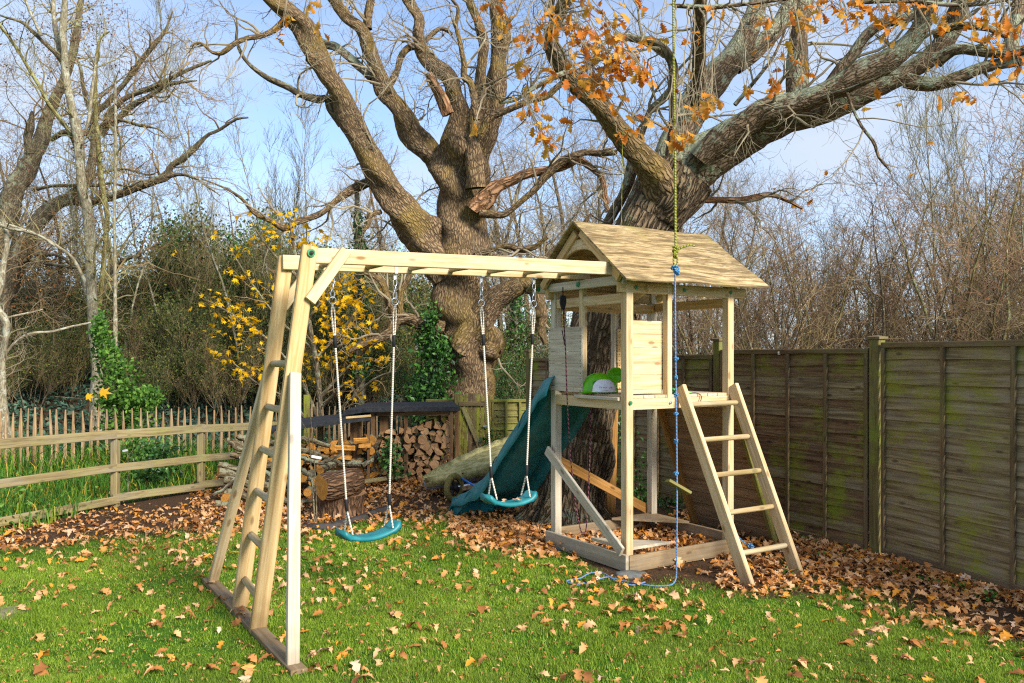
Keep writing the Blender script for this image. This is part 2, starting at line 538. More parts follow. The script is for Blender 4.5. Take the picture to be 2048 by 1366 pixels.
M['bark_oak'] = bark('bark_oak', lin('#90785a'), lin('#33261b'), scale=1.6, tone=lin('#8a7335'), bump=.8, dist=.025)
M['bark_oak_lichen'] = bark('bark_oak_lichen', lin('#85715a'), lin('#3a2d20'), scale=1.7, lichen=lin('#969c82'), lamt=.72, lscale=3.4, bump=.7, dist=.02, moss=lin('#5c6a1c'), mossamt=.5)
M['bark_dead'] = bark('bark_dead', lin('#b08763'), lin('#5a3a22'), scale=.8)
M['bark_pale'] = bark('bark_pale', lin('#968d74'), lin('#5f5644'), scale=1.3, furrow=.3, lichen=lin('#aaa994'), lamt=.45, lscale=7, bump=.3)
M['bark_grey'] = bark('bark_grey', lin('#7a6e58'), lin('#3d3427'), scale=1.2, furrow=.6, lichen=lin('#909578'), lamt=.2, bump=.5)
M['bark_olive'] = bark('bark_olive', lin('#83784a'), lin('#4a4228'), scale=1.2, furrow=.4, lichen=lin('#9a9c6a'), lamt=.3, bump=.4)
M['bark_brown'] = bark('bark_brown', lin('#84644a'), lin('#38271a'), scale=.9)
M['bark_log'] = bark('bark_log', lin('#76684e'), lin('#3c3020'), scale=1.5, furrow=.4, lichen=lin('#8a866a'), lamt=.2, lscale=9, bump=.4)

def twig(name, a, b):
    t = NT(name)
    col = t.mix(t.mr(t.noise(t.pos(), 1.3, 3), .35, .65), a, b)
    return t.fin(col, .9, .15)
M['twig_oak'] = twig('twig_oak', lin('#7d6f59'), lin('#978b72'))
M['twig_brown'] = twig('twig_brown', lin('#7a6247'), lin('#958059'))
M['twig_red'] = twig('twig_red', lin('#7d604a'), lin('#8b7358'))
M['twig_grey'] = twig('twig_grey', lin('#8b7e66'), lin('#736249'))
M['twig_olive'] = twig('twig_olive', lin('#8b8358'), lin('#6b6244'))

def leafmat(name, stops, trans=.35, rough=.65, obj=False, vein=False, gloss=.3):
    t = NT(name)
    f = t.n('ObjectInfo').outputs['Random'] if obj else t.attr('tint', 'Fac')
    col = t.ramp(f, stops)
    nz = t.noise(t.pos(), 45, 4, .6)
    col = t.mix(t.mr(nz, .5, .75, 0, .35), col, t.mix(1.0, col, (.45, .38, .32, 1), 'MULTIPLY'))
    t.fin(col, rough, gloss)
    if trans:
        tr = t.n('BsdfTranslucent', {'Color': col})
        mx = t.n('MixShader', {0: trans}); t.L.new(t.b.outputs[0], mx.inputs[1]); t.L.new(tr.outputs[0], mx.inputs[2])
        t.L.new(mx.outputs[0], t.out.inputs['Surface'])
    return t.m
ORANGE = [(0, lin('#b8651c')), (.25, lin('#cf7c20')), (.55, lin('#dc942c')), (.8, lin('#d9a552')), (1, lin('#cfa02e'))]
M['oak_leaf'] = leafmat('oak_leaf', ORANGE, .45, obj=True)
M['oak_leaf_stuff'] = leafmat('oak_leaf_stuff', ORANGE, .45)
FALLEN = [(0, lin('#80502a')), (.2, lin('#b07238')), (.42, lin('#c99258')), (.66, lin('#dbb083')), (.8, lin('#c87d2c')), (.9, lin('#d9942f')), (1, lin('#d6b598'))]
M['fallen'] = leafmat('fallen', FALLEN, .15, obj=True)
M['fallen_stuff'] = leafmat('fallen_stuff', FALLEN, .15)
YEL = [(0, lin('#e0a80a')), (.4, lin('#f0bf10')), (.8, lin('#f8d022')), (1, lin('#d49c14'))]
M['yellow_leaf'] = leafmat('yellow_leaf', YEL, .5, obj=True)
M['yellow_leaf_stuff'] = leafmat('yellow_leaf_stuff', YEL, .5)
M['ivy'] = leafmat('ivy', [(0, lin('#1e3a16')), (.5, lin('#315a20')), (.85, lin('#4a7a2c')), (1, lin('#6d9440'))], .2, .45, gloss=.5)
M['shrub_green'] = leafmat('shrub_green', [(0, lin('#2b4d17')), (.5, lin('#456e22')), (1, lin('#74983a'))], .25, .55)
M['hedge_leaf'] = leafmat('hedge_leaf', [(0, lin('#25301a')), (.4, lin('#3d4d24')), (.75, lin('#5e6c30')), (1, lin('#8e8a3e'))], .3)
M['dry_leaf'] = leafmat('dry_leaf', [(0, lin('#6a4426')), (.5, lin('#8a5a34')), (1, lin('#a87a44'))], .3)
M['reed'] = leafmat('reed', [(0, lin('#2f5a1c')), (.45, lin('#4f8426')), (.75, lin('#86a034')), (.9, lin('#c9a634')), (1, lin('#d8b04a'))], .35)
M['bank_leaf'] = leafmat('bank_leaf', [(0, lin('#2c4434')), (.5, lin('#41604c')), (.9, lin('#5f7d68')), (1, lin('#7a6a44'))], .2)
M['catkin'] = leafmat('catkin', [(0, lin('#4a3028')), (.6, lin('#6b463a')), (1, lin('#8a5f4a'))], .2)

def grassmat():
    t = NT('grass_blades')
    f = t.attr('tint', 'Fac')
    col = t.ramp(f, [(0, lin('#4f661e')), (.35, lin('#72901f')), (.68, lin('#98b234')), (.88, lin('#b8c05a')), (1, lin('#b8a76a'))])
    p = t.noise(t.pos(), .9, 4, .6)
    col = t.mix(t.mr(p, .45, .68, 0, .45), col, lin('#6b7a34'))
    p2 = t.noise(t.pos(), 4.5, 4, .65)
    col = t.mix(t.mr(p2, .5, .72, 0, .4), col, lin('#3f6418'))
    t.fin(col, .6, .3)
    tr = t.n('BsdfTranslucent', {'Color': col})
    mx = t.n('MixShader', {0: .35}); t.L.new(t.b.outputs[0], mx.inputs[1]); t.L.new(tr.outputs[0], mx.inputs[2])
    t.L.new(mx.outputs[0], t.out.inputs['Surface'])
    return t.m
M['grass'] = grassmat()

def groundmat():
    t = NT('ground_soil')
    p = t.pos()
    n1 = t.noise(p, 9, 8, .7); n2 = t.noise(p, 55, 5, .7); n3 = t.noise(p, .8, 4)
    soil = t.ramp(n2, [(.25, lin('#2c2018')), (.5, lin('#4d3a2a')), (.75, lin('#6e553c'))])
    lawn = t.ramp(n1, [(.3, lin('#2f4413')), (.55, lin('#47701a')), (.8, lin('#5f7f2a'))])
    m = t.attr('lawn', 'Fac')
    e = t.math('ADD', m, t.math('MULTIPLY', t.math('SUBTRACT', n1, .5), .8))
    col = t.mix(t.mr(e, .42, .72), soil, lawn)
    t.bump(t.math('ADD', n2, n1), .8, .03)
    return t.fin(col, .95, .1)
M['ground'] = groundmat()
M['endgrain'] = None
def endgrain(name, a, b, c):
    t = NT(name)
    g = t.attr('gr')
    rnd = t.n('ObjectInfo').outputs['Random']
    n = t.noise(t.map(g, (4, 4, 4)), 6, 5, .65)
    wv = t.n('TexWave', {'Vector': g, 'Scale': 22.0, 'Distortion': 3.0, 'Detail': 3.0}, wave_type='RINGS', rings_direction='Y').outputs['Fac']
    col = t.ramp(t.math('MULTIPLY_ADD', wv, .35, t.math('MULTIPLY', n, .65)), [(.2, c), (.55, b), (.85, a)])
    col = t.mix(t.math('MULTIPLY', rnd, .45), col, c)
    t.bump(n, .4, .005)
    return t.fin(col, .9, .15)
M['endgrain'] = endgrain('endgrain', lin('#d9b286'), lin('#bd9064'), lin('#86613f'))
M['endgrain_orange'] = endgrain('endgrain_orange', lin('#e0b064'), lin('#c98a3a'), lin('#7f5428'))
# ------------------------------------------------------------------ ground
def vnoise(x, y, f, seed):
    r = np.random.default_rng(seed); o = 0
    for k in range(5):
        a = r.uniform(0, 6.28); ph = r.uniform(0, 6.28); ff = f * r.uniform(.6, 1.7)
        o = o + np.sin((x * math.cos(a) + y * math.sin(a)) * ff + ph)
    return o / 5

def terrain(x, y):
    x = np.asarray(x, float); y = np.asarray(y, float)
    z = .012 * vnoise(x, y, 3.0, 3) * sm(y, 3, 5)
    bank = sm(y - .10 * np.minimum(x + 6, 0), 14.6, 21.0) * 1.25
    return z + bank * sm(x, 9, 2) + .25 * sm(y, 14, 22) * (1 - sm(x, 9, 2)) + sm(y, 30, 200) * 2.0

LB_X = [-400, 0, 140, 330, 600, 760, 905, 1010, 1100, 1180, 1255, 1340, 1480, 1620, 1740, 1850, 2048, 2500]
LB_Y = [1120, 1105, 1085, 1062, 1052, 1034, 1028, 1052, 1092, 1132, 1168, 1160, 1188, 1168, 1172, 1215, 1290, 1420]
def lawn_mask(x, y):
    px, py = to_px(x, y)
    b = np.interp(px, LB_X, LB_Y)
    m = sm(py - b + 14 * vnoise(x, y, 9, 11), -22, 26)
    # worn, bare places
    for (qx, qy, r, a) in ((330, 1185, .55, .75), (60, 1300, .42, .5), (250, 1290, .5, .35), (500, 1290, .35, .6), (1560, 1190, .5, .7),
                           (1760, 1200, .6, .6), (1930, 1250, .5, .5), (400, 1330, .5, .35)):
        g = G(qx, qy)
        d = np.hypot(x - g[0], (y - g[1])) / r
        m = m * (1 - a * np.clip(1 - d, 0, 1) ** .7 * (0.6 + .4 * vnoise(x, y, 14, 5)))
    return np.clip(m, 0, 1)

def build_ground():
    xs = np.concatenate([[-400, -150, -70, -40, -25, -16], np.arange(-12, -4, .4), np.arange(-4, 5, .07), np.arange(5, 12, .4), [14, 18, 25, 40, 70, 150, 400]])
    ys = np.concatenate([[-60, -20, -8, -2, 1, 2.5], np.arange(3.4, 12, .07), np.arange(12, 26, .4), [28, 32, 40, 60, 100, 200, 450, 900]])
    X, Y = np.meshgrid(xs, ys, indexing='ij')
    Z = terrain(X, Y)
    near = (X > -4) & (X < 5) & (Y > 3.4) & (Y < 12)
    Z = Z + near * .006 * vnoise(X, Y, 22, 8)
    V = np.stack([X, Y, Z], -1).reshape(-1, 3)
    nx, ny = len(xs), len(ys)
    i = np.arange(nx - 1)[:, None]; j = np.arange(ny - 1)[None]
    F = np.stack([i * ny + j, (i + 1) * ny + j, (i + 1) * ny + j + 1, i * ny + j + 1], -1).reshape(-1, 4)
    mk('ground', V, F, M['ground'], attrs={'lawn': lawn_mask(V[:, 0], V[:, 1])}, smooth=True, kind='structure')
build_ground()

def build_grass():
    rng = np.random.default_rng(21)
    n = 1150000
    d = np.sqrt(rng.uniform(0, 1, n)) * 0 + (3.9 ** -1.2 + rng.uniform(0, 1, n) * (9.6 ** -1.2 - 3.9 ** -1.2)) ** (-1 / 1.2)
    x = rng.uniform(-.70, .70, n) * d
    m = lawn_mask(x, d)
    thin = np.clip(.62 + .75 * vnoise(x, d, 3.4, 31) + .55 * vnoise(x, d, 12, 32) - .18 * sm(4.9 - d + x * -.15, 0, .6), .12, 1)
    keep = rng.uniform(0, 1, n) < np.clip(m * 1.15 - .08, 0.0, 1) * thin
    x, d, m = x[keep], d[keep], m[keep]
    n = len(x)
    z = terrain(x, d)
    h = rng.uniform(.010, .028, n) * (.55 + .5 * m) * (1 + .45 * vnoise(x, d, 4, 77) + .4 * vnoise(x, d, 15, 78))
    a = rng.uniform(0, 6.283, n); w = rng.uniform(.0012, .0026, n) * (.6 + d * .11)
    b = a + rng.normal(1.57, .6, n); le = h * rng.uniform(.1, 1.1, n)
    base = np.stack([x, d, z], 1)
    dx = np.stack([np.cos(a) * w, np.sin(a) * w, 0 * w], 1)
    tip = base + np.stack([np.cos(b) * le, np.sin(b) * le, h], 1)
    V = np.stack([base - dx, base + dx, tip], 1).reshape(-1, 3)
    F = np.arange(n * 3).reshape(-1, 3)
    t = np.clip(rng.normal(.45, .22, n) + .14 * vnoise(x, d, 2.2, 4) - .25 * (1 - m), 0, 1)
    mk('grass', V, F, M['grass'], attrs={'tint': np.repeat(t, 3)}, kind='stuff')
build_grass()

# ------------------------------------------------------------------ climbing frame
TA = A3(0.900, 6.480, 0.0)
TU = A3(.846, .533, 0); TV = A3(-.533, .846, 0); UP = A3(0, 0, 1)
def T(a, b, z): return TA + TU * a + TV * b + UP * z

cf = empty('play_tower', T(0, 0, 0), label='pale timber climbing frame with roofed tower, monkey bars and ladder', cat='climbing frame')
PZ = 1.385     # platform top
W_, D_ = 1.2, 1.04

def box(name, a0, a1, b0, b1, z0, z1, mat, parent=None, ch=.003):
    """axis-aligned (tower frame) timber; grain along its longest side"""
    p = cf if parent is None else parent
    e = [a1 - a0, b1 - b0, z1 - z0]
    c = [(a0 + a1) / 2, (b0 + b1) / 2, (z0 + z1) / 2]
    k = int(np.argmax(e))
    if k == 0: return board(name, T(a0, c[1], c[2]), T(a1, c[1], c[2]), e[2], e[1], UP, mat, p, ch=ch)
    if k == 1: return board(name, T(c[0], b0, c[2]), T(c[0], b1, c[2]), e[2], e[0], UP, mat, p, ch=ch)
    return board(name, T(c[0], c[1], z0), T(c[0], c[1], z1), e[0], e[1], TU, mat, p, ch=ch)

def bolt(p, n, mat, parent, r=.017, name='bolt'):
    n = unit(n)
    pts = np.stack([p, p + n * .012, p + n * .0125, p + n * .016])[None]
    V, F, A = tubes(pts, np.array([[r, r, r * .55, r * .5]]), 10)
    F.append([30 + q for q in range(10)])
    return mk(name, V, F, mat, parent, smooth=False)

s = .07
# corner posts
pA = box('post', 0, s, 0, s, .02, 2.30, M['pine'])
pB = box('post', 0, s, D_ - s, D_, .02, 2.30, M['pine_grey'])
pC = box('post', W_ - s, W_, 0, s, .02, 2.30, M['pine'])
pD = box('post', W_ - s, W_, D_ - s, D_, .02, 2.30, M['pine_grey'])
# intermediate posts
box('post', .435, .485, .002, .062, 1.29, 2.30, M['pine'])
box('post', .003, .055, .578, .628, 1.34, 2.28, M['pine'])
box('post', .68, .73, D_ - .06, D_ - .003, 1.29, 2.28, M['pine_grey'])
# platform joists and boards
box('joist', .003, .045, s + .001, D_ - s - .001, 1.272, 1.36, M['pine'])
box('joist', W_ - .045, W_ - .003, s + .001, D_ - s - .001, 1.272, 1.36, M['pine'])
box('joist', s + .001, W_ - s - .001, .004, .046, 1.272, 1.36, M['pine'])
box('joist', s + .001, W_ - s - .001, D_ - .046, D_ - .004, 1.272, 1.36, M['pine_grey'])
box('joist', s, W_ - s, .50, .545, 1.272, 1.36, M['pine_grey'])
k = 0
for i in range(9):
    a0 = .075 + i * .1175
    box('floor_board', a0, a0 + .110, .012, D_ - .012, 1.362, PZ, M['pine_grey'] if i % 2 else M['pine'])
# rail sticking out at the front of the platform (doorway sill)
box('sill', -.028, -.003, .075, .66, 1.345, 1.372, M['pine_grey'])

# plank walls: each its own part with boards as sub-parts
def plank_wall(name, p0, p1, zs, nrm, mat, lab=None, screws=True, th=.018):
    w = empty(name, p0 * A3(1, 1, 0) + A3(0, 0, zs[0]), parent=cf)
    if lab: w['label'] = lab
    d = unit(p1 - p0)
    for i in range(len(zs) - 1):
        z0, z1 = zs[i] + .0008, zs[i + 1] - .0008
        zc = (z0 + z1) / 2
        e = RNG.uniform(-.0025, .0025)
        board('plank', p0 + UP * zc + d * e, p1 + UP * zc + d * e, z1 - z0, th, UP, mat, w, ch=.0015)
        if screws:
            for q, pp in ((.018, p0), (.018, p1)):
                sg = 1 if pp is p0 else -1
                for zz in (z0 + (z1 - z0) * .22, z0 + (z1 - z0) * .78):
                    if z1 - z0 < .06 and zz > zc: continue
                    c = pp + d * sg * q + UP * zz + unit(nrm) * th * .5
                    bolt(c - unit(nrm) * .011, nrm, M['screw'], w, r=.0042, name='screw')
    return w
plank_wall('side_wall', T(-.010, .56, 0), T(-.010, D_ + .005, 0), [1.395, 1.435, 1.53, 1.635, 1.74, 1.845, 1.95], -TU, M['pine_grey'], 'weathered grey plank wall with dark screws')
plank_wall('front_wall', T(s - .004, .074, 0), T(.434, .074, 0), [1.395, 1.43, 1.55, 1.66, 1.765, 1.875, 1.985], -TV, M['pine'], 'clean pale plank wall beside the ladder', screws=False)
plank_wall('back_wall', T(.70, D_ - .075, 0), T(W_ - s, D_ - .075, 0), [1.395, 1.43, 1.53, 1.635, 1.74, 1.845, 1.95], -TV, M['pine_yellow'])
# top beams
box('top_beam', -.06, W_ + .14, .004, .05, 2.20, 2.285, M['pine_yellow'])
box('top_beam', -.06, W_ + .14, D_ - .05, D_ - .004, 2.20, 2.285, M['pine_yellow'])
box('top_beam', .012, .052, s + .002, D_ - s - .002, 2.12, 2.20, M['pine'])
box('top_beam', W_ - .05, W_ - .010, s + .002, D_ - s - .002, 2.12, 2.20, M['pine_yellow'])
box('top_beam', s + .002, W_ - s - .002, D_ - .10, D_ - .062, 2.10, 2.185, M['pine_yellow'])
# cross beam carrying the monkey bars, with green bolts
box('cross_beam', -.052, -.006, -.02, 1.20, 2.262, 2.335, M['pine_grey'])
for b in (.02, .56, 1.15): bolt(T(-.052, b, 2.30), -TU, M['bolt_green'], cf, r=.022)
for (a, z) in ((.035, 1.33), (W_ - .02, 1.33), (.10, 2.245), (.62, 2.245), (W_ - .04, 2.245)):
    bolt(T(a, .004 if z > 2 else -.001, z), -TV, M['bolt_green'], cf, r=.016)
bolt(T(.46, .002, 1.32), -TV, M['steel'], cf, r=.012)
bolt(T(W_ - .035, D_ - .07, 2.14), -TV, M['steel'], cf, r=.012)
bolt(T(.706, D_ - .06, 2.14), -TV, M['steel'], cf, r=.012)

# roof
roof = empty('roof', T(.6, .52, 2.3), parent=cf, label='weathered plywood pitched roof with dark streaks')
RA0, RA1, RB, RZ, EZ, EB = -.15, 1.40, .51, 2.815, 2.285, -.17
def roof_panel(b_eave, sgn):
    n = unit(np.cross(TU, (TV * (RB - b_eave) + UP * (RZ - EZ)))) * sgn
    p = T(0, (RB + b_eave) / 2, (RZ + EZ) / 2)
    L = math.hypot(RB - b_eave, RZ - EZ)
    d = unit(TV * (RB - b_eave) + UP * (RZ - EZ))
    nx, ny = 12, 8
    V, gr = [], []
    for side in (1, -1):
        for i in range(nx + 1):
            for j in range(ny + 1):
                a = RA0 + (RA1 - RA0) * i / nx; l = -L / 2 + L * j / ny
                a += .05 * (1 - j / ny) if i == nx and sgn < 0 else 0
                wob = .006 * math.sin(i * .9) * math.sin(j * .8 + 1)
                V.append(p + TU * a + d * l + n * (side * .008 + wob)); gr.append((a, l * 1.0, side * .01))
    V = np.array(V); m = (nx + 1) * (ny + 1)
    i = np.arange(nx)[:, None]; j = np.arange(ny)[None]
    q = np.stack([i * (ny + 1) + j, (i + 1) * (ny + 1) + j, (i + 1) * (ny + 1) + j + 1, i * (ny + 1) + j + 1], -1).reshape(-1, 4)
    w1 = ny + 1
    edge = [i * w1 for i in range(nx)] + [nx * w1 + j for j in range(ny)] + [i * w1 + ny for i in range(nx, 0, -1)] + [j for j in range(ny, 0, -1)]
    eq = np.array([(edge[k], edge[(k + 1) % len(edge)], edge[(k + 1) % len(edge)] + m, edge[k] + m) for k in range(len(edge))])
    mk('roof_panel', V, [q, q[:, ::-1] + m, eq], M['roof_ply'], roof, attrs={'gr': np.array(gr)})
roof_panel(EB, -1)
roof_panel(1.04 + .17, 1)
for a in (-.085, W_ + .02):     # arched gable brace under each end
    pts = []
    for sgn in (-1, 1):
        p0 = T(a, RB + sgn * .53, 2.34); p1 = T(a, RB + sgn * .035, 2.755)
        board('rafter', p0 - UP * .03, p1 - UP * .03, .07, .035, UP, M['pine_yellow'], roof)
    arc = [T(a + .02, RB + .40 * math.cos(t), 2.30 + .33 * math.sin(t)) for t in np.linspace(.25, math.pi - .25, 14)]
    mb = MB()
    for q in range(13):
        V, F, A = board_geo(arc[q], arc[q + 1], .085, .03, arc[q] - T(a + .02, RB, 2.2), ch=.003)
        mb.add(V, F, **A)
    mb.mk('arch_brace', M['pine'], roof)
# brackets under the front eave
for a in (.22, .50):
    board('eave_bracket', T(a, -.02, 2.25), T(a, .20, 2.17), .06, .03, UP, M['pine_yellow'], roof)

# base boards
box('base_board', -.034, -.004, -.03, D_ + .03, .012, .142, M['pine_grey'])
box('base_board', .002, W_ + .03, -.034, -.004, .002, .132, M['sleeper'])
box('base_board', -.002, W_ + .03, D_ + .004, D_ + .034, .002, .16, M['sleeper'])
box('base_board', W_ + .004, W_ + .034, -.002, D_ + .002, .002, .16, M['sleeper'])
def corner_seat(c, d1, d2, mat):
    pts = [T(*c, .165), T(c[0] + d1[0], c[1] + d1[1], .165), T(c[0] + d2[0], c[1] + d2[1], .165)]
    V = np.array(pts + [p + UP * .022 for p in pts])
    mk('corner_seat', V, [[0, 2, 1], [3, 4, 5], np.array([(0, 1, 4, 3), (1, 2, 5, 4), (2, 0, 3, 5)])], mat, cf, attrs={'gr': V})
corner_seat((W_ - .01, D_ - .01), (-.50, 0), (0, -.50), M['sleeper'])
corner_seat((.01, .01), (.46, 0), (0, .46), M['pine_grey'])
# diagonals
board('brace', T(-.048, 1.03, .865), T(-.048, .0, .165), .088, .026, UP, M['pine_grey'], cf)
board('brace', T(.02, D_ + .018, .80), T(W_ - .02, D_ + .018, .20), .088, .026, UP, M['pine_orange'], cf)

# ladder
lad = empty('ladder', T(.78, -.75, 0), parent=cf, label='wooden ladder of two rails and five round rungs')
la = [(.555, .505), (1.165, 1.055)]
LT, LBt = (-.02, 1.445), (-.79, -.01)
for (at, ab) in la:
    board('ladder_rail', T(ab, LBt[0], LBt[1]), T(at, LT[0], LT[1]), .105, .042, -TV, M['pine'], lad, ch=.006)
def round_bar(name, p0, p1, r, mat, parent, k=12, lump=.04):
    n = 10
    pts = np.stack([p0 * (1 - t) + p1 * t for t in np.linspace(0, 1, n)])[None]
    R = np.full((1, n), r); R[0, 0] = R[0, -1] = r * .9
    V, F, A = tubes(pts, R, k, lump=lump, seed=int(abs(p0[0]) * 1000) % 97, cap=True)
    return mk(name, V, F, mat, parent, attrs={'gr': A['bk'][:, [2, 0, 1]] + RNG.uniform(0, 9)}, smooth=True)
for z in (1.305, 1.03, .765, .495, .215):
    f = (z - LBt[1]) / (LT[1] - LBt[1])
    b = LBt[0] + (LT[0] - LBt[0]) * f
    a0 = la[0][1] + (la[0][0] - la[0][1]) * f; a1 = la[1][1] + (la[1][0] - la[1][1]) * f
    round_bar('rung', T(a0 - .005, b, z), T(a1 + .005, b, z), .021, M['rung_wood'], lad)

# sloping climbing wall on the far right side
cw = empty('climbing_wall', T(1.5, .5, .6), parent=cf, label='dark plank climbing ramp leaning from the platform')
rt0, rb0 = (W_ + .045, 1.36), (W_ + .60, .0)
nq = 11
rn = unit(TU * (rt0[1]) + UP * (rb0[0] - rt0[0]))
for i in range(nq):
    f0, f1 = i / nq, (i + 1) / nq
    fm = (f0 + f1) / 2
    a = rt0[0] + (rb0[0] - rt0[0]) * fm; z = rt0[1] + (rb0[1] - rt0[1]) * fm
    Lp = math.hypot(rb0[0] - rt0[0], rt0[1]) / nq
    up = unit(TU * (rt0[0] - rb0[0]) + UP * rt0[1])
    board('plank', T(a, -.02 + RNG.uniform(-.004, .004), z), T(a, D_ + .02, z), Lp - .005, .02, up, M['ramp_wood'], cw)
for b in (.02, D_ - .02):
    c0 = T(rb0[0] - .035, b, -.01); c1 = T(rt0[0] - .03, b, 1.37)
    board('ramp_rail', c0, c1, .075, .042, TU, M['green_wood'] if b < .5 else M['pine_orange'], cw)

# monkey bars and end frame
mb_ = empty('monkey_bars', T(-1.2, .35, 2.33), parent=cf)
for b in (.10, .565):
    board('beam', T(-2.55, b, 2.336), T(.045, b - .02, 2.392), .098, .044, UP, M['pine'], mb_, ch=.004)
for k in range(7):
    a = -2.28 + k * .335
    z = 2.335 + (a + 2.6) / 2.645 * .057 - .012
    round_bar('rung', T(a, .115, z), T(a, .555, z), .0205, M['rung_wood'], mb_)
ef = empty('end_frame', A3(-1.68, 5.28, 0), parent=cf)
FF, RF = A3(-1.566, 5.075, .0), A3(-1.815, 5.505, .03)
FT, RT = T(-2.525, .07, 2.392), T(-2.515, .60, 2.378)
board('leg', FF, FT, .098, .045, TU, M['pine_yellow'], ef, ch=.006)
board('leg', RF, RT, .098, .045, TU, M['pine_yellow'], ef, ch=.006)
bolt(FT - UP * .045 - TV * .022, -TV, M['bolt_green'], ef, r=.026)
bolt(FT - UP * .045 - TV * .034, -TV, M['screw'], ef, r=.013)
bolt(RT - UP * .05 - TV * .022, -TV, M['steel'], ef, r=.016)
for z in (1.675, 1.375, 1.085, .795, .495, .19):
    f = z / 2.43
    p0 = FF + (FT - FF) * f; p1 = RF + (RT - RF) * f
    round_bar('rung', p0 + TV * .01, p1 - TV * .032, .0235, M['rung_wood'], ef)
# corner braces between leg and beam
for b, L_ in ((.055, FF), (.625, RF)):
    TT = FT if b < .3 else RT
    p0 = L_ + (TT - L_) * .855 + TU * .035 - TV * (.040 if b < .3 else -.040)
    p1 = T(-2.29, .058 if b < .3 else .605, 2.378)
    board('corner_brace', p0, p1, .072, .036, UP - TU, M['pine'], ef)
board('ground_board', A3(-1.135, 4.40, .012), A3(-2.275, 6.19, .022), .092, .036, TU, M['sleeper'], ef)
board('stay', A3(-1.19, 4.475, -.005), FF + (FT - FF) * .665 - TV * .052, .068, .044, TU, M['pine_grey'], ef)
board('stay', A3(-2.215, 6.11, .03), RF + (RT - RF) * .665 + TV * .048, .068, .044, TU, M['pine'], ef)

# ------------------------------------------------------------------ slide
def build_slide():
    SL = .93
    root = empty('slide', T(.27, D_ + .9, 0), label='green plastic wavy slide running down from the tower to the lawn', cat='slide')
    ss = np.linspace(-.10, 1.80, 46)
    ed = np.interp(ss, [-.10, .05, .25, .5, .75, 1.0, 1.25, 1.5, 1.7, 1.80], [1.52, 1.49, 1.30, 1.10, .86, .64, .45, .31, .25, .215])
    ed = ed + .018 * np.sin(ss * 9.5 + .6) * sm(ss, .1, .4) * sm(ss, 1.75, 1.4)
    dep = np.interp(ss, [-.1, .1, .6, 1.2, 1.6, 1.8], [.16, .20, .21, .20, .13, .10])
    a0, a1 = -.03, .47
    def row(s, e, d):
        return [(a0 - .085, e - d * 1.05), (a0 - .058, e - d * .55), (a0 - .016, e - .012), (a0, e), (a0 + .03, e), (a0 + .045, e - .02), (a0 + .055, e - d * .6), (a0 + .085, e - d * .78),
                (a0 + .25, e - d * .82), (a1 - .085, e - d * .78), (a1 - .055, e - d * .6), (a1 - .045, e - .02), (a1 - .03, e), (a1, e), (a1 + .016, e - .012), (a1 + .058, e - d * .55), (a1 + .085, e - d * 1.05)]
    rows = [[T(a, D_ + s * SL, z) for a, z in row(s, e, d)] for s, e, d in zip(ss, ed, dep)]
    # the exit lip turns down into a foot
    for ds, ez, dd in ((1.83, .19, .10), (1.865, .13, .10), (1.88, .06, .06), (1.885, .0, .02)):
        rows.append([T(a, D_ + ds * SL - (.03 if 3 < i < 13 else 0), max(z, -.01)) for i, (a, z) in enumerate(row(ds, ez, dd))])
    V = np.array(rows); n, m = V.shape[:2]
    # each leg of the exit end widens to the ground
    i = np.arange(n - 1)[:, None]; j = np.arange(m - 1)[None]
    F = np.stack([i * m + j, i * m + j + 1, (i + 1) * m + j + 1, (i + 1) * m + j], -1).reshape(-1, 4)
    o = mk('chute', V.reshape(-1, 3), F, M['teal'], root, smooth=True)
    sd_ = o.modifiers.new('thick', 'SOLIDIFY'); sd_.thickness = .008; sd_.offset = 0
    # side feet of the exit end
    for a in (a0 - .03, a1 + .03):
        sg = -1 if a < .2 else 1
        prof = [(1.50, .17), (1.62, .10), (1.72, .045), (1.77, -.005), (1.885, -.005), (1.885, .10), (1.86, .19), (1.80, .21), (1.65, .20)]
        A_ = [T(a, D_ + q * SL, z) for q, z in prof]; B_ = [T(a + sg * .014, D_ + q * SL, z) for q, z in prof]
        k = len(prof)
        mk('exit_foot', np.array(A_ + B_), [list(range(k)), list(range(2 * k - 1, k - 1, -1)), np.array([(q, (q + 1) % k, k + (q + 1) % k, k + q) for q in range(k)])], M['teal'], root)
    # moulded ridge lines along the outside of the near flange
    for q, off in enumerate((.30, .85, 1.42)):
        pts = [T(a0 - .060, D_ + (off + t * .22) * SL, np.interp(off + t * .22, ss, ed) - .06 - .09 * t + .03 * math.sin(t * 5)) for t in np.linspace(0, 1, 12)]
        V, F, A = tubes(np.array(pts), np.full((1, 12), .006), 6)
        mk('moulded_ridge', V, F, M['teal'], root, smooth=True)
build_slide()

# ------------------------------------------------------------------ ropes and swings
def rope(name, pts, r, mat, parent=None, k=8, f=40.0, n=None, **kw):
    p = np.asarray(pts, float)
    L = np.linalg.norm(np.diff(p, axis=0), axis=1).sum()
    n = n or int(max(8, min(900, L / .008)))
    q = spline(p, n) if len(p) > 2 else np.stack([p[0] * (1 - t) + p[1] * t for t in np.linspace(0, 1, n)])
    V, F, A = tubes(q, np.full((1, n), r), k)
    sarc = np.repeat(np.linspace(0, L, n), k); th = np.tile(np.arange(k) / k * 2 * np.pi, n)
    tw = np.sin(2 * np.pi * sarc * f + th)
    return mk(name, V, F, mat, parent, attrs={'tw': tw, 'gr': A['bk']}, smooth=True, **kw)

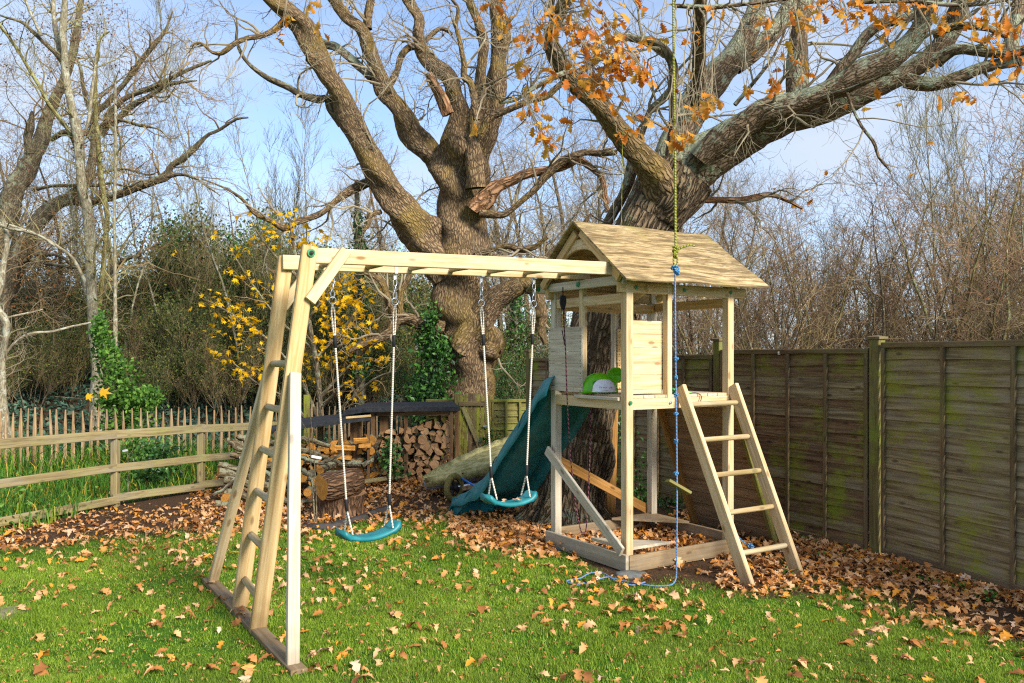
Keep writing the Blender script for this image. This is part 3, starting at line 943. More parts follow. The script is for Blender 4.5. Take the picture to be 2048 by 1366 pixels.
def torus_geo(c, n, ax, R, r, kR=14, kr=6, sx=1.0):
    n = unit(n); ax = unit(ax - n * np.dot(ax, n)); b = np.cross(n, ax)
    t = np.arange(kR + 1) / kR * 2 * np.pi
    pts = c + ax * (R * sx * np.cos(t))[:, None] + b * (R * np.sin(t))[:, None]
    V, F, A = tubes(pts, np.full((1, kR + 1), r), kr, refv=n)
    return V, F

def knot_geo(c, R, r, seed=0, n=60):
    t = np.linspace(0, 2 * np.pi, n)
    x = np.sin(t) + 2 * np.sin(2 * t); y = np.cos(t) - 2 * np.cos(2 * t); z = -np.sin(3 * t)
    a = seed * 1.3
    p = np.stack([x * math.cos(a) - z * math.sin(a) * 1.5, (x * math.sin(a) + z * math.cos(a) * 1.5), y * .9], 1) / 3 * R + c
    V, F, A = tubes(p, np.full((1, n), r), 7)
    tw = np.sin(np.repeat(np.linspace(0, 40, n), 7) * 3 + np.tile(np.arange(7), n))
    return V, F, {'tw': tw}

def beam_pt(px, b=.545):
    """point under the rear monkey-bar beam that stands at picture column px"""
    q = (px - CXP) / FPX
    p0, d = T(-2.60, b, 0), TU
    t = (q * p0[1] - p0[0]) / (d[0] - q * d[1])
    p = p0 + d * t
    a = -2.60 + t
    return p + UP * (2.335 + (a + 2.6) / 2.645 * .057 - .049)

def swing(px0, px1, s0, s1, label):
    t0, t1 = beam_pt(px0, .56), beam_pt(px1, .56)
    c = (s0 + s1) / 2
    root = empty('swing', c, label=label, cat='swing', group='swings under the monkey bars')
    # seat: a curved moulded board along s0->s1
    d = unit(s1 - s0); dl = np.linalg.norm(s1 - s0)
    nb = unit(np.cross(d, UP)); upv = np.cross(nb, d)
    half = dl / 2 + .07; n = 22
    rows = []
    for q in np.linspace(-1, 1, n):
        x = q * half
        zc = -.055 * (1 - q * q) + (.012 if abs(q) > .86 else 0)
        wd = .078 * (1 - .10 * (1 - q * q)) * (1 - .25 * max(0, abs(q) - .9) * 10 * .4)
        th = .020 + .012 * (abs(q) > .78)
        ring = []
        for (yy, zz) in [(-1, -.2), (-.86, .75), (-.6, .85), (0, .62), (.6, .85), (.86, .75), (1, -.2), (.9, -.9), (0, -.75), (-.9, -.9)]:
            ring.append(c + d * x + nb * (yy * wd) + UP * (zc + zz * th))
        rows.append(ring)
    V = np.array(rows); nr, m = V.shape[:2]
    i = np.arange(nr - 1)[:, None]; j = np.arange(m)[None]
    F = np.stack([i * m + j, i * m + (j + 1) % m, (i + 1) * m + (j + 1) % m, (i + 1) * m + j], -1).reshape(-1, 4)
    mk('seat', V.reshape(-1, 3), [F, list(range(m))[::-1], [(nr - 1) * m + q for q in range(m)]], M['teal'], root, smooth=True)
    for t, s_ in ((t0, s0), (t1, s1)):
        # strap round the beam
        hz = empty('hanger', t, parent=root)
        for (db, dz, w, th) in ((-.026, .045, .10, .004), (.026, .045, .10, .004)):
            board('strap', t + TV * (db) - UP * .004, t + TV * db + UP * .10, .026, .003, TU, M['steel'], hz, ch=.0005)
        board('strap', t - TV * .027 - UP * .003, t + TV * .027 - UP * .003, .026, .003, TU, M['steel'], hz, ch=.0005)
        board('eye_plate', t - UP * .004, t - UP * .042, .024, .006, TU, M['steel'], hz, ch=.001)
        z = t - UP * .05
        mbk = MB()
        for q in range(3):
            V, F = torus_geo(z - UP * (.02 + q * .046), TU if q % 2 else TV, UP, .014, .0035, sx=2.0)
            mbk.add(V, F)
        mbk.mk('chain', M['steel'], hz, smooth=True)
        e = z - UP * .185
        V, F = torus_geo(e + UP * .028, TV, UP, .026, .004)
        mk('ring', V, F, M['steel'], hz, smooth=True)
        # doubled eye, black ferrule, then one long rope
        dv = unit(s_ - e)
        f1 = e + dv * .26
        for sg in (-1, 1):
            rope('rope_eye', [e, e + dv * .05 + d * .012 * sg, e + dv * .15 + d * .009 * sg, f1 + d * .003 * sg], .0055, M['rope_white'], root, f=70)
        V, F, A = tubes(np.stack([f1 + dv * q for q in (-.045, -.04, 0, .04, .045)]), np.array([[.008, .013, .0135, .013, .008]]), 8)
        mk('ferrule', V, F, M['black_rubber'], root, smooth=True)
        f2 = s_ - dv * .20 + UP * .0
        rope('rope', [f1, f2], .0075, M['rope_white'], root, f=60)
        V, F, A = tubes(np.stack([f2 + dv * q for q in (-.045, -.04, 0, .04, .045)]), np.array([[.008, .013, .0135, .013, .008]]), 8)
        mk('ferrule', V, F, M['black_rubber'], root, smooth=True)
        for sg in (-1, 1):
            rope('rope_leg', [f2 + dv * .03, s_ + nb * sg * .058 - UP * .005], .0065, M['rope_white'], root, f=70)
    return root, c
_, c1 = swing(665, 790, P(697, 1066, 5.90), P(777, 1052, 6.13), 'teal plastic rope swing nearer the leaning end frame')
_, c2 = swing(963, 1068, P(985, 996, 6.42), P(1051, 991, 6.62), 'teal plastic rope swing nearer the tower, leaves lying on its seat')
# ------------------------------------------------------------------ tree climbing rope
def build_tree_rope():
    Xr, d = P(1352, 1000, 6.12)[0], 6.12
    top = P(1346, -250, 6.35)
    root = empty('climbing_rope', A3(Xr, d, 0), label='yellow rope from the oak knotted to a blue climbing rope', cat='rope')
    zk = P(1352, 503, d)[2]
    xk = P(1351, 503, d)
    rope('yellow_rope', [top, P(1347, 100, 6.25), P(1350, 300, 6.15), xk], .0085, M['rope_yellow'], root, f=45)
    for q, s_ in ((0, 0), (.025, 2), (-.03, 1)):
        V, F, A = knot_geo(xk + UP * q, .020, .0075, s_)
        mk('knot', V, F, M['rope_yellow'], root, attrs=A, smooth=True)
    rope('rope_tail', [xk, xk + A3(.05, -.01, .03), xk + A3(.10, -.01, .045), xk + A3(.145, 0, .042)], .0075, M['rope_yellow'], root, f=45)
    rope('yellow_loop', [xk + A3(-.012, 0, -.02), xk + A3(-.014, 0, -.08), xk + A3(0, 0, -.125), xk + A3(.014, 0, -.08), xk + A3(.012, 0, -.02)], .007, M['rope_yellow'], root, f=45)
    b0 = P(1350, 537, d)
    V, F, A = knot_geo(b0, .03, .008, 3); mk('knot', V, F, M['rope_blue'], root, attrs=A, smooth=True)
    V, F, A = knot_geo(b0 + A3(.02, 0, -.03), .018, .007, 1); mk('knot', V, F, M['rope_blue'], root, attrs=A, smooth=True)
    pts = [b0, P(1351, 700, d), P(1353, 850, d), P(1354, 1000, d), P(1353, 1120, d), A3(Xr + .0, d, .06), A3(Xr - .03, d - .03, .018), A3(Xr - .09, d - .06, .012)]
    tail = [(1300, 1175), (1260, 1168), (1225, 1160), (1205, 1150), (1180, 1150), (1160, 1160), (1138, 1164), (1134, 1168), (1155, 1172), (1185, 1166), (1215, 1158), (1235, 1167), (1265, 1174), (1290, 1168)]
    pts += [G(*t) + UP * .014 for t in tail]
    rope('blue_rope', pts, .006, M['rope_blue_pink'], root, f=38, n=900)
    for i, py in enumerate((718, 755, 790, 828, 882, 947)):
        V, F, A = knot_geo(P(1352, py, d), .016, .0062, i); mk('knot', V, F, M['rope_blue'], root, attrs=A, smooth=True)
    c = P(1357, 975, d)
    board('rope_seat', c + A3(-.085, -.02, .055), c + A3(.085, .02, -.045), .06, .022, A3(.2, -1, .35), M['green_wood'], root, ch=.002)
build_tree_rope()

# two thin green cords hanging in front of the right oak
for px, px2, lab in ((1226, 1228, 'left of two thin green cords hanging behind the roof ridge'), (1245, 1242, 'right of two thin green cords hanging behind the roof ridge')):
    rope('hanging_cord', [P(px, 262 if px > 1230 else 300, 8.0), P(px2, 520, 7.95)], .0035, M['rope_yellow'], label=lab, cat='cord', group='cords hanging from the oak', n=40)

# bucket rope and pulley in the tower window
def build_pulley():
    t = T(-.03, .835, 2.19)
    t = P(1126, 600, 7.05)
    root = empty('pulley_rope', t, label='dark red flecked rope running through a black pulley on the tower', cat='rope')
    pts = [t + A3(-.02, 0, .035), t + A3(.02, 0, .035), t + A3(.026, 0, -.02), t + A3(.012, 0, -.075), t + A3(-.012, 0, -.075), t + A3(-.026, 0, -.02)]
    A_ = [p + A3(.004, -.012, 0) for p in pts]; B_ = [p + A3(-.004, .012, 0) for p in pts]
    k = len(pts)
    mk('pulley', np.array(A_ + B_), [list(range(k)), list(range(2 * k - 1, k - 1, -1)), np.array([(q, (q + 1) % k, k + (q + 1) % k, k + q) for q in range(k)])], M['black_rubber'], root)
    rope('pulley_strap', [t + A3(0, .02, .11), t + A3(0, 0, .03)], .005, M['cord_black'], root, n=12)
    rope('rope', [t - UP * .06, P(1131, 700, 7.02), P(1134, 790, 7.0), P(1140, 900, 7.05), P(1150, 1000, 7.1), P(1158, 1045, 7.1), P(1163, 1064, 7.1), P(1168, 1066, 7.12),
                  P(1173, 1050, 7.12), P(1178, 960, 7.1), P(1180, 880, 7.05), P(1182, 800, 6.95), P(1187, 782, 6.98)], .0055, M['rope_dark'], root, f=26, n=700)
    rope('rope', [t + A3(.01, 0, -.06), P(1128, 640, 7.04), P(1130, 690, 7.03), P(1124, 660, 7.06)], .0045, M['rope_dark'], root, f=26)
    mb = MB()
    for i in range(3):
        V, F, A = knot_geo(P(1186 + 3 * i, 779, 6.97), .02, .005, i); mb.add(V, F, **A)
    mb.mk('rope_coil', M['rope_dark'], root, smooth=True)
build_pulley()

# blue line and dark cord on the ladder
def build_line():
    e = lambda px, py, d: P(px, py, d)
    root = empty('blue_line', e(1500, 1090, 6.3), label='thin blue line with a dark cord tied along the ladder to its bottom rung', cat='rope')
    rope('dark_cord', [e(1389, 806, 6.93), e(1391, 830, 6.85), e(1395, 860, 6.80), e(1402, 880, 6.72), e(1412, 910, 6.68), e(1424, 945, 6.58), e(1428, 952, 6.56)], .0045, M['rope_dark'], root, f=30)
    rope('blue_cord', [e(1428, 952, 6.56), e(1433, 972, 6.53), e(1440, 990, 6.50), e(1452, 1010, 6.46), e(1462, 1040, 6.42), e(1475, 1070, 6.36), e(1490, 1086, 6.31), e(1500, 1092, 6.30)], .0035, M['rope_blue'], root, f=40)
    for i, (px, py, d, m) in enumerate(((1428, 952, 6.54, 'rope_dark'), (1441, 984, 6.49, 'rope_blue'), (1499, 1090, 6.30, 'rope_blue'), (1503, 1094, 6.30, 'rope_blue'))):
        V, F, A = knot_geo(e(px, py, d), .02, .004, i); mk('knot', V, F, M[m], root, attrs=A, smooth=True)
build_line()

# ------------------------------------------------------------------ toys on the platform
def build_toys():
    c = T(.20, .33, PZ)
    c = P(1200, 783, 6.98); c[2] = PZ + .002
    sx = unit(A3(1, .1, 0)); sy = A3(-.1, 1, 0)
    # upturned whale-shaped shell: a bowl on its side with a curled tail
    rows = []
    n, m = 16, 12
    for i in range(n + 1):
        ph = math.pi * i / n
        row = []
        for j in range(m + 1):
            t = j / m
            r = .145 * (1 - .96 * t ** 2.2)
            x = -math.cos(ph) * r * 1.12; z = math.sin(ph) * r * 1.12
            row.append(c + sx * (x - .005) + UP * max(z, 0) + sy * (.03 - .085 * math.sin(t * 1.57)))
        rows.append(row)
    V = np.array(rows)
    i = np.arange(n)[:, None]; j = np.arange(m)[None]
    F = np.stack([i * (m + 1) + j, i * (m + 1) + j + 1, (i + 1) * (m + 1) + j + 1, (i + 1) * (m + 1) + j], -1).reshape(-1, 4)
    root = empty('toy_whale', c, label='lime green plastic whale shaped shell toy with a curled tail', cat='toy')
    o = mk('shell', V.reshape(-1, 3), F, M['lime'], root, smooth=True)
    o.modifiers.new('thick', 'SOLIDIFY').thickness = .005
    rim = [c + sx * (-math.cos(ph) * .163 - .005) + UP * (math.sin(ph) * .163 + .003) + sy * .028 for ph in np.linspace(0, math.pi, 30)]
    V, F, A = tubes(np.array(rim), np.full((1, 30), .006), 8); mk('rim', V, F, M['lime'], root, smooth=True)
    rows = []
    tc = c + sx * .142 + UP * .150 + sy * .01
    for i in range(11):
        a = math.pi * 2 * i / 10
        row = []
        for j in range(6):
            r = .070 * j / 5
            x = r * math.cos(a) * 1.1; z = r * math.sin(a) * .92
            row.append(tc + sx * (x) + UP * z + sy * (.035 * (1 - (j / 5) ** 2)))
        rows.append(row)
    V = np.array(rows)
    i = np.arange(10)[:, None]; j = np.arange(5)[None]
    F = np.stack([i * 6 + j, i * 6 + j + 1, (i + 1) * 6 + j + 1, (i + 1) * 6 + j], -1).reshape(-1, 4)
    o = mk('tail', V.reshape(-1, 3), F, M['lime'], root, smooth=True)
    o.modifiers.new('thick', 'SOLIDIFY').thickness = .006
    V, F = torus_geo(c + sx * -.052 + UP * .088 - sy * .045, -sy, UP, .017, .006); mk('eye_rim', V, F, M['lime'], root, smooth=True)
    board('eye', c + sx * -.066 + UP * .099 - sy * .055, c + sx * -.040 + UP * .096 - sy * .055, .009, .008, UP, M['blue'], root)

    # white cap leaning beside it
    h = P(1208, 783, 6.86); h[2] = PZ + .004
    root = empty('cap', h, label='white fabric cap with small red and dark print lying on the sill', cat='cap')
    rows = []
    for i in range(9):
        v = i / 8 * math.pi / 2
        row = []
        for j in range(28):
            u = j / 28 * 2 * math.pi
            rr = math.cos(v) ** .75
            row.append(h + sx * (.097 * rr * math.cos(u)) + sy * (.07 * rr * math.sin(u)) + UP * (.022 + .096 * math.sin(v) + .004 * math.sin(3 * u) * (1 - v / 1.57)))
        rows.append(row)
    V = np.array(rows); n, m = V.shape[:2]
    i = np.arange(n - 1)[:, None]; j = np.arange(m)[None]
    F = np.stack([i * m + j, i * m + (j + 1) % m, (i + 1) * m + (j + 1) % m, (i + 1) * m + j], -1).reshape(-1, 4)
    mk('crown_panel', V.reshape(-1, 3), F, M['white_cloth'], root, smooth=True)
    rows = []
    for u in np.linspace(math.pi * 1.0, math.pi * 2.0, 18):
        rows.append([h + sx * (.097 * q * math.cos(u)) + sy * (.07 * math.sin(u) * (1 + (q - 1) * 3)) + UP * (.022 - .05 * (q - 1)) for q in (1.0, 1.05, 1.10)])
    V = np.array(rows)
    i = np.arange(17)[:, None]; j = np.arange(2)[None]
    F = np.stack([i * 3 + j, i * 3 + j + 1, (i + 1) * 3 + j + 1, (i + 1) * 3 + j], -1).reshape(-1, 4)
    o = mk('brim', V.reshape(-1, 3), F, M['white_cloth'], root, smooth=True)
    o.modifiers.new('thick', 'SOLIDIFY').thickness = .005
    # blurred print on the front: small letters wrapped round the cap
    def letter(txt, u0, z0, size, mat, name):
        cu = bpy.data.curves.new(name, 'FONT'); cu.body = txt; cu.size = size; cu.extrude = 0
        tmp = bpy.data.objects.new('tmp', cu); COL.objects.link(tmp)
        me = tmp.to_mesh()
        co = np.array([v.co for v in me.vertices]); fs = [list(p.vertices) for p in me.polygons]
        tmp.to_mesh_clear(); bpy.data.objects.remove(tmp)
        w = (co[:, 0]) / .097
        u = u0 + w
        v = np.clip((z0 + co[:, 1] - .022) / .096, 0, .99); rr = np.sqrt(1 - v * v) ** .75
        Vw = h + np.outer((.0985 * rr) * np.cos(u), sx) + np.outer((.0715 * rr) * np.sin(u), sy) + np.outer(z0 + co[:, 1], UP)
        mk(name, Vw, fs, mat, root)
    letter('ETS', math.pi * 1.5 - .62, .046, .017, M['dark_print'], 'print')
    letter('PASSI', math.pi * 1.5 - .24, .046, .015, M['red_print'], 'print')
    letter('LA MER', math.pi * 1.5 + .30, .045, .011, M['red_print'], 'print')
    for q, (u0, z0, sl_) in enumerate(((-.55, .085, -1), (.12, .098, 1))):
        letter('/' if sl_ > 0 else '\\', math.pi * 1.5 + u0, z0, .022, M['red_print'], 'print')
    letter('.', math.pi * 1.5 + .95, .04, .03, simple('amber_print', lin('#c98f12')), 'print')

    # small trowel-like toy at the head of the ladder
    g = T(.60, .05, PZ) + UP * .012
    root = empty('toy_trowel', g, label='small toy trowel with green blade lying at the ladder top', cat='toy')
    V, F, A = tubes(np.stack([g + TU * q + UP * .008 for q in (-.03, .0, .05, .06)]), np.array([[.018, .016, .011, .009]]), 8, cap=True)
    mk('grip', V, F, M['brown_toy'], root, smooth=True)
    V = np.array([g + TU * .055 + TV * .03, g + TU * .055 - TV * .03, g + TU * .16 - TV * .005 - UP * .006, g + TU * .16 + TV * .005 - UP * .006, g + TU * .06 + UP * .022])
    mk('blade', V, [[0, 1, 4], [1, 2, 4], [2, 3, 4], [3, 0, 4], [0, 3, 2, 1]], M['pale_toy'], root)
    V, F, A = knot_geo(g + TU * -.045 + UP * .012, .028, .012, 2); mk('pommel', V, F, M['bolt_green'], root, smooth=True)
    rope('cord', [T(.60, -.0, PZ + .01), T(.62, -.03, PZ - .045), T(.68, -.03, PZ - .085), T(.76, -.03, PZ - .075), T(.80, -.01, PZ - .02), T(.78, .02, PZ + .004), T(.70, .02, PZ + .006)], .0035, M['cord_black'], root)
build_toys()

# ------------------------------------------------------------------ lap panel fence on the right
def lap_panel(parent, p0, p1, ztop, zbot, nbat, rng, mats, nsl=17, cap=True, fr='fence_frame', kick=True, face=None):
    d = unit((p1 - p0) * A3(1, 1, 0)); L = np.linalg.norm((p1 - p0)[:2])
    nrm = unit(np.cross(UP, d)) if face is None else face      # toward the garden
    pan = empty('fence_panel', p0 + UP * zbot, parent=parent)
    zs = np.linspace(zbot + .03, ztop - .03, nsl + 1)
    zs[1:-1] += rng.uniform(-.013, .013, nsl - 1)
    ns = 14
    for i in range(nsl):
        off = rng.uniform(0, 50, 3)
        V, gr = [], []
        ph, ph2 = rng.uniform(0, 6.28, 2); am = rng.uniform(.002, .011)
        for side in (0, 1):
            for j in range(ns + 1):
                s_ = .01 + (L - .02) * j / ns
                lo = zs[i] - .012 + am * math.sin(s_ * 3.1 + ph) + .35 * am * math.sin(s_ * 9 + ph2)
                hi = zs[i + 1] + .016
                out_l, out_h = .027 + .004 * math.sin(s_ * 4 + ph2), .0
                for (z, o_) in ((lo, out_l), (hi, out_h)):
                    V.append(p0 + d * s_ + nrm * (o_ - side * .007) + UP * z); gr.append((s_, z, side * .01) + off)
        m = 2 * (ns + 1)
        q = [(2 * j, 2 * j + 2, 2 * j + 3, 2 * j + 1) for j in range(ns)]
        q += [(m + 2 * j + 1, m + 2 * j + 3, m + 2 * j + 2, m + 2 * j) for j in range(ns)]
        q += [(2 * j, m + 2 * j, m + 2 * j + 2, 2 * j + 2) for j in range(ns)]
        q += [(2 * j + 1, 2 * j + 3, m + 2 * j + 3, m + 2 * j + 1) for j in range(ns)]
        mk('slat', np.array(V), np.array(q), mats[int(rng.integers(len(mats)))], pan, attrs={'gr': np.array(gr)})
    if nsl:
        for k in range(nbat):
            s_ = .02 + (L - .04) * k / (nbat - 1)
            w = .036
            c = p0 + d * s_ + nrm * .040
            board('batten', c + UP * (zbot + .005), c + UP * (ztop - .035) + d * rng.uniform(-.01, .01), w, .024, d, M[fr], pan)
    if cap:
        board('top_rail', p0 + UP * (ztop - .012) + nrm * .014, p1 + UP * (ztop - .012) + nrm * .014, .046, .060, UP, M[fr], pan)
    if kick:
        board('bottom_rail', p0 + UP * (zbot + .012) + nrm * .030, p1 + UP * (zbot + .012) + nrm * .030, .045, .030, UP, M[fr], pan)
    return pan

def fence_post_geo(parent, p, ztop, mat, w=.085, cap=True, face=None):
    dd = TV if face is None else face
    board('fence_post', p - UP * .05, p + UP * ztop, w, w, dd, mat, parent, ch=.006)
    if cap:
        c = p + UP * (ztop + .001)
        hw = w * .68
        e = unit(np.cross(UP, dd))
        V = [c + dd * (sx_ * hw) + e * (sy_ * hw) + UP * z for z in (0, .02) for sx_, sy_ in ((-1, -1), (1, -1), (1, 1), (-1, 1))] + [c + UP * .034]
        mk('post_cap', np.array(V), [[3, 2, 1, 0], np.array([(0, 1, 5, 4), (1, 2, 6, 5), (2, 3, 7, 6), (3, 0, 4, 7)]), np.array([(4, 5, 8), (5, 6, 8), (6, 7, 8), (7, 4, 8)])], M['fence_frame'], parent, attrs={'gr': np.array(V)})

def build_right_fence():
    rng = np.random.default_rng(5)
    root = empty('lap_fence', A3(3.15, 7.12, 0), label='brown waney lap panel fence with green algae along the right', cat='fence')
    p1 = A3(3.15, 7.12, 0); dm = unit(A3(.365, -.931, 0))
    d2 = unit(A3(-.518, .855, 0))
    pts = [p1 + dm * 3.86, p1 + dm * 1.96, p1]
    fence_post_geo(root, p1, 1.845, M['fence_post'], w=.095)
    fence_post_geo(root, p1 + dm * 1.96, 1.86, M['fence_post'])
    lap_panel(root, p1 + dm * .085, p1 + dm * 1.90, 1.805, .035, 4, rng, [M['slat']], nsl=17, face=unit(A3(-.931, -.365, 0)))
    lap_panel(root, p1 + dm * 2.02, p1 + dm * 3.84, 1.805, .035, 4, rng, [M['slat']], nsl=17, face=unit(A3(-.931, -.365, 0)))
    q = p1; f2 = unit(A3(-.855, -.518, 0))
    tops = [1.755, 1.70, 1.66]
    for i in range(3):
        a, b = q + d2 * .06, q + d2 * 1.80
        lap_panel(root, a, b, tops[i], .02, 5, rng, [M['slat_dark'], M['slat_dark'], M['slat']] if i < 1 else [M['slat'], M['slat_dark']], nsl=17 if i < 2 else 13, face=f2)
        q = q + d2 * 1.86
        fence_post_geo(root, q, 1.86 - .05 * i, M['fence_post'], w=.09)
    # round white reflector on the top rail
    g = p1 + d2 * 1.03 + UP * 1.735
    bolt(g + f2 * .03, f2, M['white_tag'], root, r=.022, name='reflector')
build_right_fence()

# green fence, gate and short panel at the back
def build_back_fence():
    rng = np.random.default_rng(6)
    root = empty('green_fence', A3(0, 12.3, 0), label='low moss green panel fence behind the slide', cat='fence')
    f = A3(0, -1, 0)
    pa, pb = A3(-.40, 12.25, 0), A3(.95, 12.55, 0)
    fence_post_geo(root, A3(-.36, 12.22, 0), 1.10, M['green_wood'], w=.09, cap=False, face=A3(0, 1, 0))
    p = lap_panel(root, pa + A3(.08, 0, 0), pb, 1.045, .04, 7, rng, [M['green_wood']], nsl=9, face=unit(A3(.2, -1, 0)), fr='green_wood')
    lap_panel(root, A3(-1.28, 12.35, 0), A3(-.86, 12.25, 0), 1.045, .04, 3, rng, [M['green_wood']], nsl=9, face=f, fr='green_wood')
    gt = empty('garden_gate', A3(-.6, 12.1, 0), label='narrow mossy wooden garden gate beside the log store', cat='gate')
    fence_post_geo(gt, A3(-.80, 12.14, 0), 1.15, M['green_wood'], w=.09, cap=False, face=A3(0, 1, 0))
    for i in range(6):
        x = -.745 + i * .062
        board('gate_board', A3(x, 12.12, .05), A3(x, 12.12, 1.10 + .055 * math.sin((i + .5) / 6 * math.pi)), .057, .018, A3(1, 0, 0), M['green_wood'] if i not in (2, 3) else M['fence_frame'], gt)
    for z in (1.0, .22):
        board('gate_rail', A3(-.775, 12.095, z), A3(-.405, 12.095, z), .07, .025, UP, M['fence_frame'] if z > .5 else M['green_wood'], gt)
    board('gate_brace', A3(-.72, 12.093, .95), A3(-.43, 12.093, .26), .065, .022, UP, M['rail_wood'], gt)
    board('gate_latch', A3(-.425, 12.08, .67), A3(-.36, 12.08, .67), .03, .015, UP, M['steel'], gt)
build_back_fence()

# leaning plank and orange board behind the oak, by the fence
o = board('loose_board', A3(1.04, 8.72, .01), P(1228, 790, 8.78), .10, .022, A3(1, 0, 0), M['pine_orange'], None)
tag(o, 'tall orange brown board standing upright between oak and fence', 'board')

# ------------------------------------------------------------------ post and rail fence on the left
def build_rail_fence():
    root = empty('rail_fence', A3(-4.4, 9.2, 0), label='weathered post and three rail fence on the left edge of the lawn', cat='fence')
    C = [P(-330, 990, 6.6) * A3(1, 1, 0), G(40, 1073), G(228, 1013), G(400, 985), G(520, 968), G(640, 955)]
    zt = [.90, .865, .835, .82, .80, .78]
    C[0] = A3(-5.6, 6.4, 0)
    for i, c in enumerate(C):
        if i in (1,): continue
        board('fence_post', c + A3(0, .03, -.05), c + A3(0, .03, zt[i] - .02), .075, .09, A3(1, 0, 0), M['rail_wood'], root, ch=.006)
    for i in (0, 2, 3, 4):
        j = i + 1 if i else 2
        a, b = C[i], C[j]
        for q, fz in enumerate((1.0, .55, .10)):
            za, zb = zt[i] * fz - .02, zt[j] * fz - .02
            if fz < .2: za, zb = .10, .075
            e = unit(b - a) * .04
            n = unit(np.cross(UP, b - a)); n = n if n[1] < 0 else -n
            board('rail', a + UP * za + n * .03 - e * (1 if i else 0), b + UP * zb + n * .03 + e, .088 if fz < .99 else .098, .036, UP, M['rail_wood'], root, nseg=4, bow=RNG.uniform(-.008, .008), ch=.005)
build_rail_fence()

def build_pickets():
    rng = np.random.default_rng(12)
    root = empty('paling_fence', A3(-5, 12.2, 0), label='low split chestnut paling fence wired across the back of the garden', cat='fence')
    line = [(-60, 10.9, 808), (0, 11.15, 822), (300, 11.9, 819), (560, 12.5, 814), (605, 12.6, 806), (690, 13.0, 815), (780, 13.6, 806), (870, 14.3, 792)]
    xs = np.array([l[0] for l in line]); ds = np.array([l[1] for l in line]); ys = np.array([l[2] for l in line])
    px = -50.0; tops = []
    prev = None
    while px < 868:
        d = np.interp(px, xs, ds)
        ty = np.interp(px, xs, ys) + rng.uniform(-7, 5)
        top = P(px, ty, d)
        r = rng.uniform(.018, .028)
        g = A3(top[0] + rng.uniform(-.02, .02), top[1], terrain(top[0], top[1]) - .04)
        n = 5
        pts = np.stack([g * (1 - t) + top * t + A3(rng.normal(0, .004), rng.normal(0, .004), 0) for t in np.linspace(0, 1, n)])
        R = np.array([[r, r, r * .95, r * .85, r * .35]])
        V, F, A = tubes(pts, R, 6, lump=.15, seed=int(px * 3) % 91, cap=True)
        mk('picket', V, F, M['picket'], root, attrs={'gr': A['bk'][:, [2, 0, 1]] + rng.uniform(0, 9)})
        tops.append((top, g))
        px += (.105 * FPX / d) * rng.uniform(.85, 1.2) * (.78 if px > 600 else 1)
    for f in (.3, .72):
        pts = np.array([t * f + g * (1 - f) for t, g in tops]) + A3(0, -.02, 0)
        V, F, A = tubes(pts, np.full((1, len(pts)), .002), 4)
        mk('wire', V, F, M['wire'], root)
    for (px, py, d) in ((612, 790, 12.6),):
        t = P(px, py, d)
        board('fence_post', A3(t[0], t[1] + .06, -.05), A3(t[0], t[1] + .06, t[2]), .085, .085, A3(1, 0, 0), M['green_wood'], root)
build_pickets()

# ------------------------------------------------------------------ log stores and firewood
def slab_geo(pts, th):
    V = np.array(list(pts) + [p - UP * th for p in pts]); k = len(pts)
    return V, [list(range(k)), list(range(2 * k - 1, k - 1, -1)), np.array([(q, k + q, k + (q + 1) % k, (q + 1) % k) for q in range(k)])]

def wedge_mesh(rng, kind, L=.30):
    """a split log: cross-section polygon extruded, ends as grain faces"""
    if kind == 'round':
        n = 9; prof = [(math.cos(2 * math.pi * q / n) * rng.uniform(.92, 1.08), math.sin(2 * math.pi * q / n) * rng.uniform(.92, 1.08)) for q in range(n)]
    elif kind == 'half':
        prof = [(math.cos(t) * rng.uniform(.95, 1.08), math.sin(t) * rng.uniform(.95, 1.1) - .35) for t in np.linspace(0, math.pi, 7)]
    else:
        a = rng.uniform(1.0, 1.75)
        prof = [(0, -.75)] + [(1.45 * math.cos(t) * rng.uniform(.93, 1.05), 1.45 * math.sin(t) * rng.uniform(.93, 1.05) - .75) for t in np.linspace(math.pi / 2 - a / 2, math.pi / 2 + a / 2, 5)]
    k = len(prof)
    V = np.array([(x, -L / 2 + rng.uniform(-.008, .008), z) for x, z in prof] + [(x * .97, L / 2, z * .97) for x, z in prof])
    F = [list(range(k)), list(range(2 * k - 1, k - 1, -1)), np.array([(q, k + q, k + (q + 1) % k, (q + 1) % k) for q in range(k)])]
    return V, F, k

